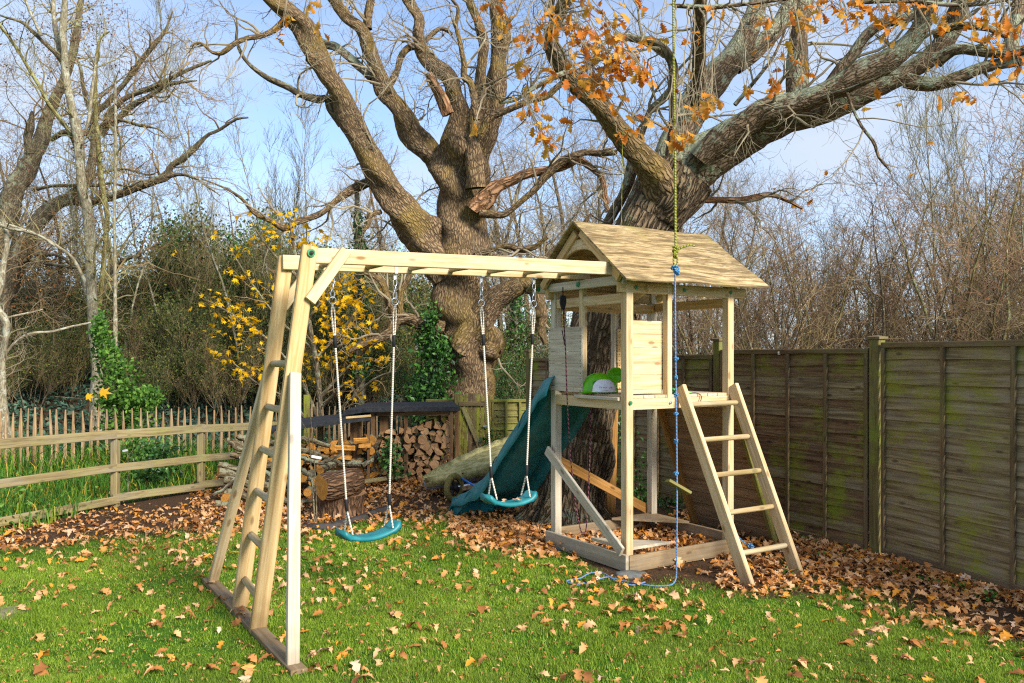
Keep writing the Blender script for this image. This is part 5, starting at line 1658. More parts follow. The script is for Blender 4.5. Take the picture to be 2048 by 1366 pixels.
# ---------------------------------------------------------------- left oak (old, burred trunk beyond the gate)
LD = 14.2
def s2(l): return [(400 + .3418 * a, .3418 * b, .3418 * c) for a, b, c in l]
def build_left_oak():
    D = LD
    g0 = 712 + CAMH * FPX / D
    limbs = [
        limb([(940, g0 + 6, 168), (940, 850, 128), (938, 790, 104), (938, 740, 108), (941, 700, 116), (936, 660, 104), (925, 610, 108), (921, 560, 116), (924, 510, 112), (926, 460, 98), (919, 410, 92), (912, 350, 98), (905, 300, 92)], D, D, 70),
        limb([(900, 548, 78), (866, 497, 78), (822, 444, 68), (786, 396, 60), (752, 342, 52), (728, 290, 46), (701, 239, 45), (684, 191, 40), (656, 143, 42), (636, 102, 40), (619, 61, 40), (591, 34, 36), (564, 14, 34), (530, -30, 30)], D, D - 1.2),
        limb(s2([(1440, 1010, 150), (1380, 950, 135), (1300, 850, 128), (1220, 720, 116), (1150, 600, 104), (1080, 500, 94), (1040, 380, 84), (1010, 270, 80), (970, 170, 76), (900, 110, 74), (850, 50, 70), (780, -60, 64)]), D + .1, D + .4),
        limb(s2([(1490, 900, 160), (1500, 760, 140), (1510, 620, 112), (1470, 500, 98), (1420, 420, 92), (1350, 350, 80), (1290, 270, 76), (1270, 180, 66), (1270, 100, 62), (1230, 30, 56), (1190, -50, 50)]), D + .2, D + .8),
        limb(s2([(1610, 1100, 110), (1600, 960, 100), (1590, 860, 92), (1600, 700, 74), (1620, 560, 68), (1630, 400, 62), (1635, 250, 56), (1600, 120, 52), (1560, 0, 50), (1550, -60, 46)]), D - .5, D - .7),
        limb(s2([(1590, 1010, 120), (1650, 880, 105), (1700, 740, 94), (1735, 600, 98), (1745, 470, 112), (1760, 350, 92), (1770, 250, 108), (1768, 150, 100), (1740, 60, 82), (1790, -10, 70), (1810, -60, 66)]), D - .1, D - .3),
        # secondary limbs
        limb(s2([(830, 730, 46), (770, 640, 44), (745, 575, 36), (690, 577, 42), (600, 560, 38), (500, 505, 36), (400, 465, 32), (320, 410, 28), (250, 330, 24), (213, 250, 20), (215, 180, 14), (213, 110, 6)]), D - .5, D - 1.2),
        limb(s2([(500, 110, 40), (470, 140, 36), (420, 180, 32), (350, 212, 30), (270, 222, 28), (200, 250, 26), (150, 290, 26), (110, 312, 24), (60, 300, 20), (0, 248, 16), (-60, 270, 10)]), D - 1, D - 1.6),
        limb(s2([(985, 1060, 46), (880, 1120, 42), (790, 1180, 38), (700, 1260, 36), (620, 1290, 34), (550, 1310, 30), (490, 1342, 30), (420, 1302, 26), (330, 1262, 22), (230, 1160, 18), (100, 1090, 12), (0, 1050, 7)]), D - .2, D - 1.4),
        limb(s2([(1060, 1240, 28), (1000, 1260, 26), (985, 1320, 20), (955, 1350, 10)]), D - .4, D - .7),
        limb(s2([(1010, 470, 52), (950, 402, 50), (880, 350, 50), (800, 290, 46), (730, 262, 44), (640, 200, 36), (560, 170, 28)]), D + .4, D + 1),
        limb(s2([(985, 170, 52), (985, 90, 50), (1000, 0, 46), (1005, -60, 42)]), D + .4, D + .4),
        limb(s2([(1100, 520, 40), (1150, 420, 36), (1180, 330, 36), (1220, 282, 34), (1290, 262, 30), (1400, 170, 24), (1480, 200, 16)]), D + .5, D + .9),
        limb(s2([(1450, 670, 66), (1400, 560, 56), (1362, 480, 48), (1334, 424, 40)]), D - .35, D - .5),
        limb(s2([(1620, 700, 46), (1590, 500, 36), (1545, 450, 34), (1545, 380, 30), (1522, 250, 28), (1500, 150, 24), (1510, 50, 20), (1460, -20, 16)]), D - .9, D - 1.2),
        limb(s2([(1640, 790, 50), (1700, 690, 46), (1780, 650, 42), (1870, 612, 38), (1950, 580, 36), (2040, 560, 34)]) + [(1135, 160, 10), (1185, 130, 8), (1230, 90, 6), (1262, 55, 3)], D - .7, D - 1.6),
        limb(s2([(1600, 1230, 110), (1680, 1150, 96), (1750, 1082, 80), (1850, 1040, 58), (1950, 1000, 52), (2048, 980, 44)]) + [(1128, 330, 15), (1158, 320, 15), (1182, 334, 13), (1203, 354, 12), (1210, 385, 10), (1213, 425, 8)], D - .4, D - .8),
        limb(s2([(1640, 1250, 46), (1700, 1250, 40), (1780, 1250, 38), (1850, 1200, 36), (1950, 1120, 36)]) + [(1092, 352, 15), (1126, 320, 15), (1164, 306, 15), (1199, 306, 13), (1232, 304, 10)], D - .5, D - 1.0),
        limb([(955, 512, 20), (978, 502, 13), (1015, 492, 12), (1039, 499, 11), (1070, 492, 9), (1094, 475, 6)], D - .4, D - .9),
        limb([(885, 655, 30), (843, 646, 26), (818, 637, 22), (792, 646, 22), (781, 668, 18), (753, 681, 15), (720, 696, 11), (700, 704, 6)], D - .4, D - 1.2),
        limb([(792, 648, 18), (786, 630, 16), (777, 602, 15), (768, 569, 14), (753, 553, 13), (735, 545, 11), (700, 520, 7)], D - .8, D - 1.2),
        limb([(799, 640, 13), (801, 613, 12), (803, 584, 11), (816, 562, 10), (830, 530, 6)], D - .7, D - .7),
        limb([(925, 690, 80), (960, 640, 56), (985, 608, 44), (1018, 580, 38), (1048, 566, 34), (1072, 580, 28), (1083, 610, 24), (1090, 640, 22), (1088, 668, 16), (1094, 690, 8)], D - .2, D - .8),
        limb([(1050, 560, 22), (1078, 540, 18), (1110, 500, 14), (1150, 470, 11), (1180, 430, 7)], D - .4, D - .2),
        # burrs
        limb([(960, 690, 30), (985, 702, 44), (998, 698, 24)], D - .2, D - .3, 10),
        limb([(905, 790, 40), (893, 800, 30)], D - .3, D - .35, 8),
        limb(s2([(720, 370, 60), (650, 350, 66), (625, 345, 30)]), D - .9, D - 1.0, 10),
    ]
    mats = [M['bark_oak']] * len(limbs)
    mats[13] = mats[16] = M['bark_dead']; mats[6] = M['bark_grey']; mats[10] = M['bark_oak_lichen']
    root = empty('oak_tree', P(940, g0, D), label='old oak with burred ivy clad trunk and many bare limbs behind the garden gate', cat='tree')
    tree_parts(root, 'oak', limbs, mats, .16, 100)
    rng = np.random.default_rng(50)
    lv = crown(root, rng, limbs[1:], (190, 800, 3600), (1.5, .75, .42), M['twig_oak'], wig=.30, rmax=.022, rmin=.0032)
    # fine epicormic shoots on the trunk
    return root, limbs
LOAK, LLIMBS = build_left_oak()

# ---------------------------------------------------------------- right oak (behind the tower)
RD = 8.75
def s3(l): return [(900 + .293 * a, .293 * b, .293 * c) for a, b, c in l]
def s4(l): return [(1348 + .3418 * a, .3418 * b, .3418 * c) for a, b, c in l]
def build_right_oak():
    D = RD
    limbs = [
        limb([(1132, 1046, 205), (1136, 1020, 166), (1144, 970, 142), (1155, 900, 130), (1168, 830, 122), (1180, 760, 114), (1194, 680, 112), (1215, 600, 112), (1250, 520, 116), (1290, 450, 118), (1322, 400, 120), (1350, 350, 128)], D, D - .1, 90),
        limb([(1350, 372, 120), (1400, 322, 104), (1446, 292, 88), (1490, 272, 74), (1553, 250, 58), (1621, 226, 52), (1690, 202, 51), (1758, 172, 48), (1827, 138, 42), (1878, 102, 41), (1905, 61, 38), (1922, 17, 36), (1945, -50, 34)], D - .1, D - 1.0),
        limb([(1400, 318, 40), (1446, 272, 54), (1490, 243, 54), (1522, 221, 51), (1587, 204, 48), (1656, 180, 45), (1724, 147, 48), (1792, 113, 44), (1837, 68, 41), (1857, 27, 37), (1878, -40, 28)], D - .45, D - 1.4),
        limb([(1335, 390, 70), (1312, 352, 62), (1290, 328, 56), (1251, 278, 45), (1216, 228, 40), (1178, 182, 38), (1143, 141, 32), (1117, 102, 27), (1112, 60, 26), (1128, 18, 28), (1145, -40, 26)], D - .3, D - 1.3),
        limb([(1345, 370, 90), (1346, 320, 82), (1360, 265, 70), (1392, 205, 60), (1433, 154, 56), (1478, 102, 49), (1502, 51, 44), (1515, 17, 38), (1530, -50, 34)], D + .05, D + .4),
        limb([(1470, 130, 34), (1500, 108, 32), (1526, 86, 31), (1553, 58, 31), (1572, 25, 30), (1595, -40, 27)], D + .3, D + .6),
        limb([(1595, 205, 42), (1597, 171, 40), (1599, 102, 39), (1604, 51, 38), (1614, 0, 33), (1620, -50, 30)], D - .7, D - .6),
        limb([(1655, 178, 26), (1676, 143, 25), (1703, 109, 24), (1731, 68, 24), (1768, 44, 22), (1803, 38, 20), (1833, 17, 18), (1855, -20, 14)], D - .9, D - 1.1),
        limb([(1810, 160, 30), (1837, 166, 28), (1878, 166, 26), (1922, 150, 26), (1963, 133, 24), (2014, 123, 22), (2070, 112, 19)], D - 1.0, D - 1.4),
        limb([(1875, 122, 30), (1895, 109, 25), (1922, 99, 22), (1963, 102, 21), (2014, 106, 20), (2070, 98, 18)], D - 1.0, D - 1.5),
        limb([(1865, 70, 18), (1912, 52, 13), (1946, 52, 12), (1980, 58, 10), (2014, 76, 8)], D - 1.3, D - 1.6),
        limb([(2014, 110, 30), (2024, 70, 28), (2032, 30, 27), (2038, -40, 25)], D - 1.2, D - 1.0),
        limb([(1340, 330, 22), (1346, 250, 18), (1344, 190, 17), (1347, 155, 17), (1342, 126, 17), (1325, 100, 17), (1301, 85, 16), (1269, 79, 15), (1230, 70, 11)], D - .3, D - .8),
        limb([(1275, 290, 12), (1290, 249, 13), (1301, 220, 14), (1322, 202, 15), (1345, 178, 16)], D - .2, D - .3),
        limb([(1370, 415, 18), (1385, 403, 15), (1433, 400, 13), (1484, 401, 13), (1539, 391, 11), (1570, 400, 9), (1605, 418, 6)], D + .1, D + .4),
        limb([(1640, 198, 12), (1672, 186, 9), (1700, 178, 8), (1720, 167, 4)], D - 1.1, D - 1.5),
        limb([(1684, 178, 8), (1693, 183, 8), (1707, 219, 7), (1724, 253, 7), (1748, 284, 7), (1758, 314, 6), (1782, 342, 4)], D - 1.3, D - 1.5),
        limb([(1270, 300, 26), (1262, 345, 24), (1246, 390, 22), (1222, 430, 20), (1200, 470, 16)], D + .3, D + .6),
        # over the camera: the bough the yellow rope hangs from
        limb([(1392, 205, 30), (1400, 60, 30), (1395, -100, 28), (1372, -200, 26), (1340, -262, 24), (1290, -330, 18)], D - .2, 5.9),
        limb([(1110, 70, 12), (1106, 40, 14), (1100, 20, 13), (1105, -10, 12), (1095, -60, 10)], D - 1.6, D - 2.0),
        limb([(1120, 110, 8), (1100, 90, 9), (1103, 60, 9), (1106, 30, 10)], D - 1.6, D - 1.9),
        limb([(1145, 140, 12), (1098, 160, 11), (1062, 180, 9), (1030, 200, 7), (1000, 205, 4)], D - 1.3, D - 1.6),
        limb([(1497, 245, 52), (1506, 236, 50), (1488, 238, 30)], D - .6, D - .65, 8),
        limb([(1700, 5, 9), (1800, 2, 9), (1900, 10, 8), (1960, 9, 6), (2048, -6, 4)], D - 2.2, D - 2.4),
        limb([(1350, 10, 8), (1420, 16, 9), (1500, 8, 8), (1600, -4, 6)], D - 1.8, D - 2.0),
        limb([(1470, 210, 9), (1510, 160, 8), (1545, 115, 6), (1570, 60, 4)], D - .2, D - .2),
    ]
    mats = [M['bark_oak_lichen']] * len(limbs)
    mats[0] = M['bark_oak_plain']; mats[3] = M['bark_oak']; mats[14] = M['bark_dead']; mats[12] = M['bark_grey']
    root = empty('oak_tree', G(1135, 1032), label='big leaning oak with lichen covered boughs and orange leaves behind the play tower', cat='tree')
    tree_parts(root, 'oak', limbs, mats, .10, 300)
    # root flare
    rng = np.random.default_rng(60)
    b = G(1135, 1032)
    for i, (px, py) in enumerate(((1052, 1040), (1090, 1048), (1180, 1044), (1212, 1036), (1140, 1050))):
        e = G(px, py); pts = np.stack([b + UP * .45 + (e - b) * .25, b + (e - b) * .7 + UP * .15, e + UP * .0, e + (e - b) * .3 - UP * .06])
        q = spline(pts, 10)
        V, F, A = tubes(q, np.linspace(.16, .07, 10)[None], 14, lump=.12, seed=i); mk('root', V, F, M['bark_oak_plain'], root, attrs=A, smooth=True)
    lv = crown(root, rng, limbs[2:], (150, 640, 2400), (1.15, .55, .30), M['twig_oak'], wig=.26, rmax=.016, rmin=.0022)
    # ---- leaf sprays
    cl = [(1100, 35, 34, 9), (1130, 60, 30, 9), (1180, 95, 36, 16), (1215, 110, 34, 18), (1245, 85, 28, 12), (1200, 150, 32, 14), (1225, 135, 30, 14), (1275, 125, 26, 10), (1288, 143, 14, 7), (1160, 30, 40, 9), (1050, 72, 26, 6),
          (1045, 130, 24, 4), (1008, 46, 28, 6), (985, 6, 16, 3), (965, 40, 10, 2), (952, 243, 7, 2), (1033, 200, 18, 4), (1075, 205, 22, 4), (1085, 258, 22, 7), (1100, 290, 16, 6), (1062, 232, 22, 4), (1143, 243, 8, 2), (1160, 190, 10, 2),
          (1205, 172, 24, 8), (1215, 195, 22, 7), (1190, 165, 16, 5), (1245, 262, 8, 2), (1240, 272, 10, 2), (1278, 256, 16, 3), (1300, 235, 16, 3), (1357, 270, 20, 8), (1342, 255, 14, 3), (1380, 235, 16, 3), (1408, 205, 24, 7), (1430, 200, 16, 4), (1390, 212, 14, 3),
          (1530, 40, 14, 5), (1602, 35, 20, 8), (1585, 22, 16, 4), (1672, 12, 26, 8), (1720, 14, 26, 8), (1702, 42, 20, 6), (1770, 52, 18, 6), (1795, 40, 12, 3), (1800, 12, 24, 7), (1590, 118, 18, 5), (1612, 142, 12, 4), (1548, 172, 16, 4), (1500, 178, 10, 2),
          (1950, 52, 24, 7), (1985, 92, 24, 8), (2020, 62, 22, 8), (2010, 38, 20, 6), (2035, 98, 20, 7), (1940, 190, 22, 6), (1965, 165, 12, 3), (2035, 140, 14, 4), (1895, 30, 12, 3), (1880, 45, 10, 2), (1170, 65, 30, 8), (1255, 120, 20, 7), (1110, 155, 20, 4), (1145, 130, 20, 4),
          (575, 34, 14, 4), (620, 10, 12, 3), (554, 72, 6, 2), (639, 65, 10, 2), (567, 60, 4, 1), (1310, 80, 6, 2), (1395, 72, 18, 3), (1285, 15, 14, 3), (1240, 30, 20, 4), (1180, 10, 30, 6), (1430, 20, 20, 2), (1325, 45, 4, 1), (1760, 15, 20, 5), (1640, 20, 16, 4), (1855, 15, 14, 4), (1975, 20, 16, 4)]
    allp = np.concatenate([p for p, r in limbs[2:]]); 
    nb = 0; mb = MB(); leaf_pos = []
    for (px, py, sp, cnt) in cl:
        left = px < 700
        d = rng.uniform(5.6, 6.7) if not left else rng.uniform(7.2, 7.8)
        c = P(px, py, d)
        S = sp * d / FPX
        if left:   # sprays on a bough coming in over the top of the frame
            a = P(px + 40, -150, d + .4)
        else:
            a = allp[np.argmin(np.linalg.norm(allp - (c + A3(0, .6, .5)), axis=1))]
        mid = (a + c) / 2 + A3(0, -.1, .12 + .1 * rng.uniform())
        q = spline(np.array([a, mid, c + A3(-S * .3, 0, S * .3), c + A3(S * .4, 0, -S * .3)]), 16)
        V, F, A = tubes(q + rng.normal(0, .006, q.shape), np.linspace(.0075, .0022, 16)[None], 5); mb.add(V, F, **A)
        for k in range(int(cnt * 1.4 + .5)):
            e = c + rng.normal(0, S * .52, 3) * A3(1, .9, .8)
            i = int(np.clip(rng.integers(10, 16), 0, 15))
            t = np.stack([q[i], (q[i] + e) / 2 + rng.normal(0, .01, 3), e])
            V, F, A = tubes(t, np.array([[.0028, .0022, .0016]]), 4); mb.add(V, F, **A)
            leaf_pos.append(e)
    mb.mk('leaf_sprays', M['twig_oak'], root)
    leaf_pos = np.array(leaf_pos); n = len(leaf_pos)
    E = np.stack([rng.normal(0, .9, n), rng.normal(.5, .6, n), rng.uniform(0, 6.28, n)], 1)
    order = rng.permutation(n)
    for i in order[:300]:
        inst('leaf', OAK_V[int(rng.integers(6))][0], leaf_pos[i], E[i], (rng.uniform(.75, 1.2),) * 3, parent=root)
    rest = order[300:]
    # smaller leaves farther back in the crown
    Pp, Rp = lv[1]
    pick = Pp[rng.integers(0, len(Pp), 90), -1]
    pos = np.concatenate([leaf_pos[rest], pick]); m = len(pos)
    E2 = np.stack([rng.normal(0, .9, m), rng.normal(.5, .6, m), rng.uniform(0, 6.28, m)], 1)
    V, F, A = leaves_joined(rng, OAK_V, pos, E2, rng.uniform(.7, 1.1, m))
    mk('leaves', V, F, M['oak_leaf_stuff'], root, attrs=A, smooth=True, kind='stuff')
    return root, limbs
M['bark_oak_plain'] = bark('bark_oak_plain', lin('#8c775c'), lin('#2c2219'), lichen=lin('#8f927b'), lamt=.05, moss=lin('#5a6420'), mossamt=.3, dist=.045, bump=1.0)
ROAK, RLIMBS = build_right_oak()

# ---------------------------------------------------------------- left-hand trees
def s1(l): return [(.3418 * a, .3418 * b, .3418 * c) for a, b, c in l]
def s5(l): return [(.3418 * a, 400 + .3418 * b, .3418 * c) for a, b, c in l]
def build_left_trees():
    # pale ash
    D = 15.6
    gy = 712 + CAMH * FPX / D
    limbs = [
        limb([(196, gy, 30), (194, 800, 26), (192, 690, 22)] + s5([(545, 500, 60), (535, 250, 62), (520, 50, 62)]) + s1([(490, 1120, 56), (470, 900, 54), (462, 780, 50), (430, 640, 45), (402, 500, 44), (382, 400, 44), (374, 250, 40), (370, 100, 36), (385, -40, 30)]), D, D - .5, 80),
        limb(s1([(380, 400, 36), (360, 340, 32), (340, 240, 30), (320, 100, 28), (312, -40, 25)]), D - .3, D + .1),
        limb(s1([(470, 920, 26), (440, 850, 24), (400, 760, 23), (340, 680, 22), (280, 600, 22), (230, 500, 22), (170, 400, 20), (100, 280, 18), (0, 140, 16), (-60, 60, 12)]), D - .1, D - .9),
        limb(s1([(360, 360, 26), (320, 310, 25), (270, 260, 24), (200, 190, 22), (130, 130, 18), (40, 100, 12), (-40, 70, 8)]), D - .3, D - .6),
        limb(s1([(240, 210, 18), (205, 130, 16), (180, 80, 14), (140, -20, 12)]), D - .5, D - .6),
        limb(s5([(575, 640, 30), (590, 560, 30)]) + s1([(625, 1310, 28), (605, 1130, 28), (585, 960, 27), (570, 810, 26), (560, 700, 26), (555, 560, 24), (560, 400, 24), (575, 270, 20), (592, 220, 14), (640, 190, 8)]), D + .1, D + .4),
        limb([(232, 900, 8), (231, 690, 8)] + s5([(672, 500, 20), (665, 100, 18)]) + s1([(668, 1100, 18), (672, 900, 18), (670, 700, 16), (670, 550, 13), (668, 440, 8)]), D - 1.0, D - 1.0),
        limb(s5([(505, 560, 18), (450, 330, 18), (430, 130, 16)]) + s1([(405, 1130, 14), (400, 1090, 8)]), D + .3, D + .3),
        limb(s5([(500, 480, 24), (420, 340, 20), (330, 270, 18), (240, 215, 16), (60, 150, 14), (-40, 130, 10)]), D - .2, D - 1.0),
        limb(s1([(500, 770, 18), (520, 690, 20), (535, 560, 20), (552, 440, 18), (560, 330, 12)]), D - .1, D),
    ]
    mats = [M['bark_pale']] * len(limbs)
    mats[5] = M['bark_olive']; mats[2] = M['bark_olive']; mats[3] = M['bark_grey']
    root = empty('ash_tree', P(196, gy, D), label='slender pale barked tree with forked stems rising from the ivy bush', cat='tree')
    tree_parts(root, 'ash', limbs, mats, .08, 500)
    rng = np.random.default_rng(70)
    lv = crown(root, rng, limbs, (110, 520, 2000), (1.5, .7, .36), M['twig_olive'], wig=.2, rmax=.016, rmin=.0030, t0=.35)
    # dark dry seed bunches
    Pp, Rp = lv[1]; e = Pp[:, -1]
    m = (e[:, 2] > 4.0)
    e = e[m]; C = np.repeat(e[rng.integers(0, len(e), 330)], 5, 0) + rng.normal(0, .07, (1650, 3))
    V, F, A = leafcloud(rng, C, .045)
    mk('seed_bunches', V, F, M['catkin'], root, attrs=A, kind='stuff')

    # leaning oak at the far left
    D = 18.0
    gy = 712 + CAMH * FPX / D
    limbs = [
        limb([(-40, gy, 74), (-32, 720, 60), (-15, 640, 50), (12, 575, 38), (37, 520, 34), (65, 465, 29), (92, 425, 27), (120, 403, 27), (147, 400, 24), (191, 403, 16), (239, 390, 16), (290, 369, 17), (318, 359, 15), (337, 352, 13), (342, 331, 11), (369, 318, 10), (393, 294, 9), (417, 270, 8), (441, 260, 7), (475, 239, 6), (500, 236, 4)], D, D - 1.0, 80),
        limb([(-30, 520, 50), (10, 440, 46)] + s1([(60, 1160, 112), (120, 1050, 108), (180, 930, 96), (225, 850, 86), (280, 700, 70), (330, 570, 56), (395, 440, 46), (440, 300, 40), (470, 100, 34), (490, -40, 28)]), D - .3, D + .2),
        limb(s1([(410, 1150, 56), (470, 1100, 50), (515, 1060, 50), (540, 950, 48), (556, 820, 45), (548, 700, 40), (565, 640, 36), (620, 600, 32), (690, 520, 30), (740, 460, 28), (800, 370, 26), (870, 290, 24), (940, 200, 18), (1000, 60, 10)]), D - .6, D - .8),
        limb(s1([(590, 790, 40), (620, 740, 38), (660, 650, 36), (720, 585, 32), (800, 542, 30), (880, 510, 28), (950, 480, 26), (1040, 430, 22), (1140, 385, 18), (1230, 350, 10)]), D - .7, D - 1.2),
        limb(s1([(660, 730, 32), (700, 690, 34), (780, 612, 32), (880, 560, 28), (960, 502, 22), (1050, 480, 16), (1150, 470, 8)]), D - .8, D - 1.4),
        limb(s1([(180, 900, 44), (165, 800, 46), (180, 740, 40), (200, 650, 18)]), D - .2, D - .3),
        limb(s1([(520, 620, 20), (498, 560, 20), (480, 470, 20), (470, 390, 16), (440, 330, 10)]), D - .7, D - .9),
        limb(s1([(300, 820, 24), (370, 775, 34), (440, 775, 30), (540, 770, 28), (640, 700, 24), (720, 705, 20), (800, 730, 18), (860, 740, 14), (930, 760, 10), (1000, 830, 6)]), D - .4, D - 1.4),
        limb(s1([(190, 1110, 22), (300, 1090, 20), (420, 1085, 20), (560, 1085, 18), (650, 1070, 16), (740, 1090, 14), (820, 1060, 8)]), D - .5, D - 1.2),
        limb(s1([(985, 1035, 24), (1060, 1020, 18), (1150, 1045, 14), (1230, 1100, 10), (1290, 1140, 6)]), D - 1.2, D - 1.6),
        limb(s5([(180, 310, 26), (260, 315, 26), (350, 325, 22), (420, 370, 16), (480, 400, 10)]), D - .4, D - 1.0),
        limb(s5([(60, 500, 30), (150, 360, 26), (280, 375, 22), (400, 390, 20), (520, 400, 14)]), D - .4, D - 1.2),
        limb(s5([(640, 430, 30), (700, 370, 28), (760, 335, 24), (830, 335, 20), (880, 370, 14), (910, 410, 8)]), D - 1.4, D - 1.8),
        limb(s1([(560, 1020, 18), (640, 1000, 16), (740, 990, 14), (860, 1020, 10), (930, 1000, 6)]), D - .8, D - 1.2),
    ]
    root = empty('oak_tree', P(-40, gy, D), label='leaning oak at the far left with long arching bare boughs', cat='tree')
    tree_parts(root, 'oak', limbs, M['bark_grey'], .14, 700)
    crown(root, np.random.default_rng(71), limbs, (180, 850, 3600), (1.7, .85, .45), M['twig_brown'], wig=.28, rmax=.02, rmin=.0036, t0=.2)
    # dead brown leaves caught on it
    rng = np.random.default_rng(72)
    C = np.concatenate([P(rng.uniform(0, 180), rng.uniform(420, 640), rng.uniform(16.5, 18))[None] + rng.normal(0, .25, (14, 3)) for _ in range(34)])
    V, F, A = leafcloud(rng, C, .07); mk('dead_leaves', V, F, M['dry_leaf'], root, attrs=A, kind='stuff')

    # nearest stem on the left edge with a blue band
    D = 12.6
    gy = 712 + CAMH * FPX / D
    limbs = [limb([(12, gy + 4, 34), (6, 900, 28), (3, 830, 18), (5, 745, 16), (9, 700, 14), (15, 665, 13), (12, 640, 14), (-6, 610, 14), (-20, 560, 12)], D, D - .2),
             limb(s5([(20, 920, 14), (90, 830, 13), (180, 780, 14), (300, 770, 14), (420, 740, 14), (520, 720, 12), (600, 700, 8)]), D - .1, D + .6),
             limb(s5([(30, 690, 12), (120, 670, 12), (190, 655, 10), (250, 640, 6)]), D, D + .3),
             limb(s5([(-20, 140, 18), (60, 165, 17), (150, 185, 15), (240, 215, 14), (320, 270, 10)]), D - .3, D - .4),
             limb([(-8, 600, 12), (4, 560, 13), (8, 520, 12), (14, 480, 10), (8, 440, 8)], D - .2, D - .2)]
    root = empty('hedgerow_tree', P(8, gy, D), label='thin crooked stem at the left picture edge with a blue band', cat='tree')
    tree_parts(root, 'stem', limbs, M['bark_pale'], .12, 900)
    crown(root, np.random.default_rng(73), limbs, (40, 150, 420), (1.0, .5, .3), M['twig_grey'], wig=.25, rmax=.010, rmin=.0024)
    V, F, A = tubes(np.stack([P(3, 838, D), P(3, 822, D)]), np.full((1, 2), .082), 12); mk('band', V, F, M['blue'], root)
build_left_trees()
# ------------------------------------------------------------------ procedural background trees and scrub
def gen_tree(seed, H, stems, spread, lens, counts, r0, wig=.12, up=.25, ang=.6, rmin=.003, t0=.2, tilt=.12, N0=16, sway=1.0):
    rng = np.random.default_rng(seed)
    S, R = [], []
    for i in range(stems):
        a = rng.uniform(0, 6.28); o = A3(math.cos(a), math.sin(a), 0) * spread * rng.uniform(0, .5)
        d = unit(A3(math.cos(a) * tilt * rng.uniform(.3, 1.6), math.sin(a) * tilt * rng.uniform(.3, 1.6), 1))
        h = H * rng.uniform(.65, 1.08); p = o - UP * .1; pts = [p]
        for _ in range(N0 - 1):
            d = unit(d + rng.normal(0, .075 * sway, 3) + UP * .06); p = p + d * h / (N0 - 1); pts.append(p)
        S.append(pts); R.append(r0 * rng.uniform(.6, 1.1) * (1 - .88 * np.linspace(0, 1, N0) ** 1.1))
    Pp, Rp = np.array(S), np.array(R)
    tr = MB(); V, F, A = tubes(Pp, Rp, 8, lump=.06, seed=seed); tr.add(V, F, **A)
    cr = MB(); ks = (5, 3, 3); Ns = (9, 6, 4)
    ends = None
    for lv, (c, L) in enumerate(zip(counts, lens)):
        Pp, Rp = spawn(rng, Pp, Rp, c, t0 if lv == 0 else .15, 1.0, ang, L, Ns[lv], wig, up, .5, rmin, r0 * .4)
        V, F, A = tubes(Pp, Rp, ks[lv]); (tr if lv == 0 and False else cr).add(V, F, **A)
        ends = Pp
    return tr.get(), cr.get(), ends

PROTO = {}
def proto(key, bark_m, twig_m, leaves=None, **kw):
    (V, F, A), (V2, F2, A2), ends = gen_tree(**kw)
    p = [('trunk', mesh_data('trunk', V, F, M[bark_m], A, True)), ('crown', mesh_data('crown', V2, F2, M[twig_m]))]
    if leaves:
        rng = np.random.default_rng(kw['seed'] + 1)
        e = ends[:, -1][rng.integers(0, len(ends), leaves[0])] + rng.normal(0, leaves[2], (leaves[0], 3))
        e = e[e[:, 2] > .1]
        V3, F3, A3_ = leafcloud(rng, e, leaves[1])
        p.append(('foliage', mesh_data('foliage', V3, F3, M[leaves[3]], A3_)))
    PROTO[key] = p
proto('thicket1', 'bark_grey', 'twig_brown', seed=1, H=5.2, stems=9, spread=1.0, lens=(1.7, .9, .5), counts=(110, 520, 1250), r0=.040, sway=1.7, up=.10, wig=.20, ang=.75, tilt=.26, rmin=.0042)
proto('thicket2', 'bark_olive', 'twig_red', seed=2, H=5.6, stems=7, spread=.9, lens=(1.8, .9, .5), counts=(100, 480, 1250), r0=.050, sway=1.9, up=.10, wig=.20, ang=.75, tilt=.24, rmin=.0042)
proto('thicket3', 'bark_grey', 'twig_grey', seed=3, H=4.4, stems=10, spread=1.2, lens=(1.5, .8, .45), counts=(110, 500, 1200), r0=.036, sway=2.2, up=.10, wig=.20, ang=.75, tilt=.40, rmin=.0042, leaves=(140, .06, .1, 'dry_leaf'))
proto('oakish1', 'bark_grey', 'twig_grey', seed=4, H=8.5, stems=2, spread=.6, lens=(3.4, 1.5, .75), counts=(40, 300, 1600), r0=.13, wig=.22, up=.12, ang=.95, rmin=.0042, t0=.22, tilt=.15)
proto('oakish2', 'bark_oak', 'twig_oak', seed=5, H=7.5, stems=3, spread=.8, lens=(3.2, 1.4, .7), counts=(44, 320, 1700), r0=.11, wig=.24, up=.08, ang=1.0, rmin=.0042, t0=.2, tilt=.25)
proto('slim', 'bark_pale', 'twig_olive', seed=6, H=7.5, stems=2, spread=.5, lens=(1.5, .8, .4), counts=(60, 320, 1100), r0=.045, wig=.14, up=.3, ang=.6, rmin=.0032, t0=.25, tilt=.07)
proto('hedge1', 'bark_grey', 'twig_olive', seed=8, H=2.5, stems=14, spread=2.2, lens=(1.2, .7, .4), counts=(160, 800, 2800), r0=.022, tilt=.40, rmin=.0036, leaves=(10000, .075, .15, 'hedge_leaf'))
proto('hedge2', 'bark_grey', 'twig_brown', seed=9, H=2.9, stems=14, spread=2.2, lens=(1.4, .7, .4), counts=(160, 900, 3000), r0=.022, tilt=.45, rmin=.0036, leaves=(6500, .075, .15, 'hedge_leaf'))
proto('holly', 'bark_grey', 'twig_olive', seed=10, H=3.0, stems=6, spread=1.2, lens=(1.1, .6, .3), counts=(120, 600, 1500), r0=.03, tilt=.3, rmin=.0036, leaves=(5200, .075, .12, 'ivy'))

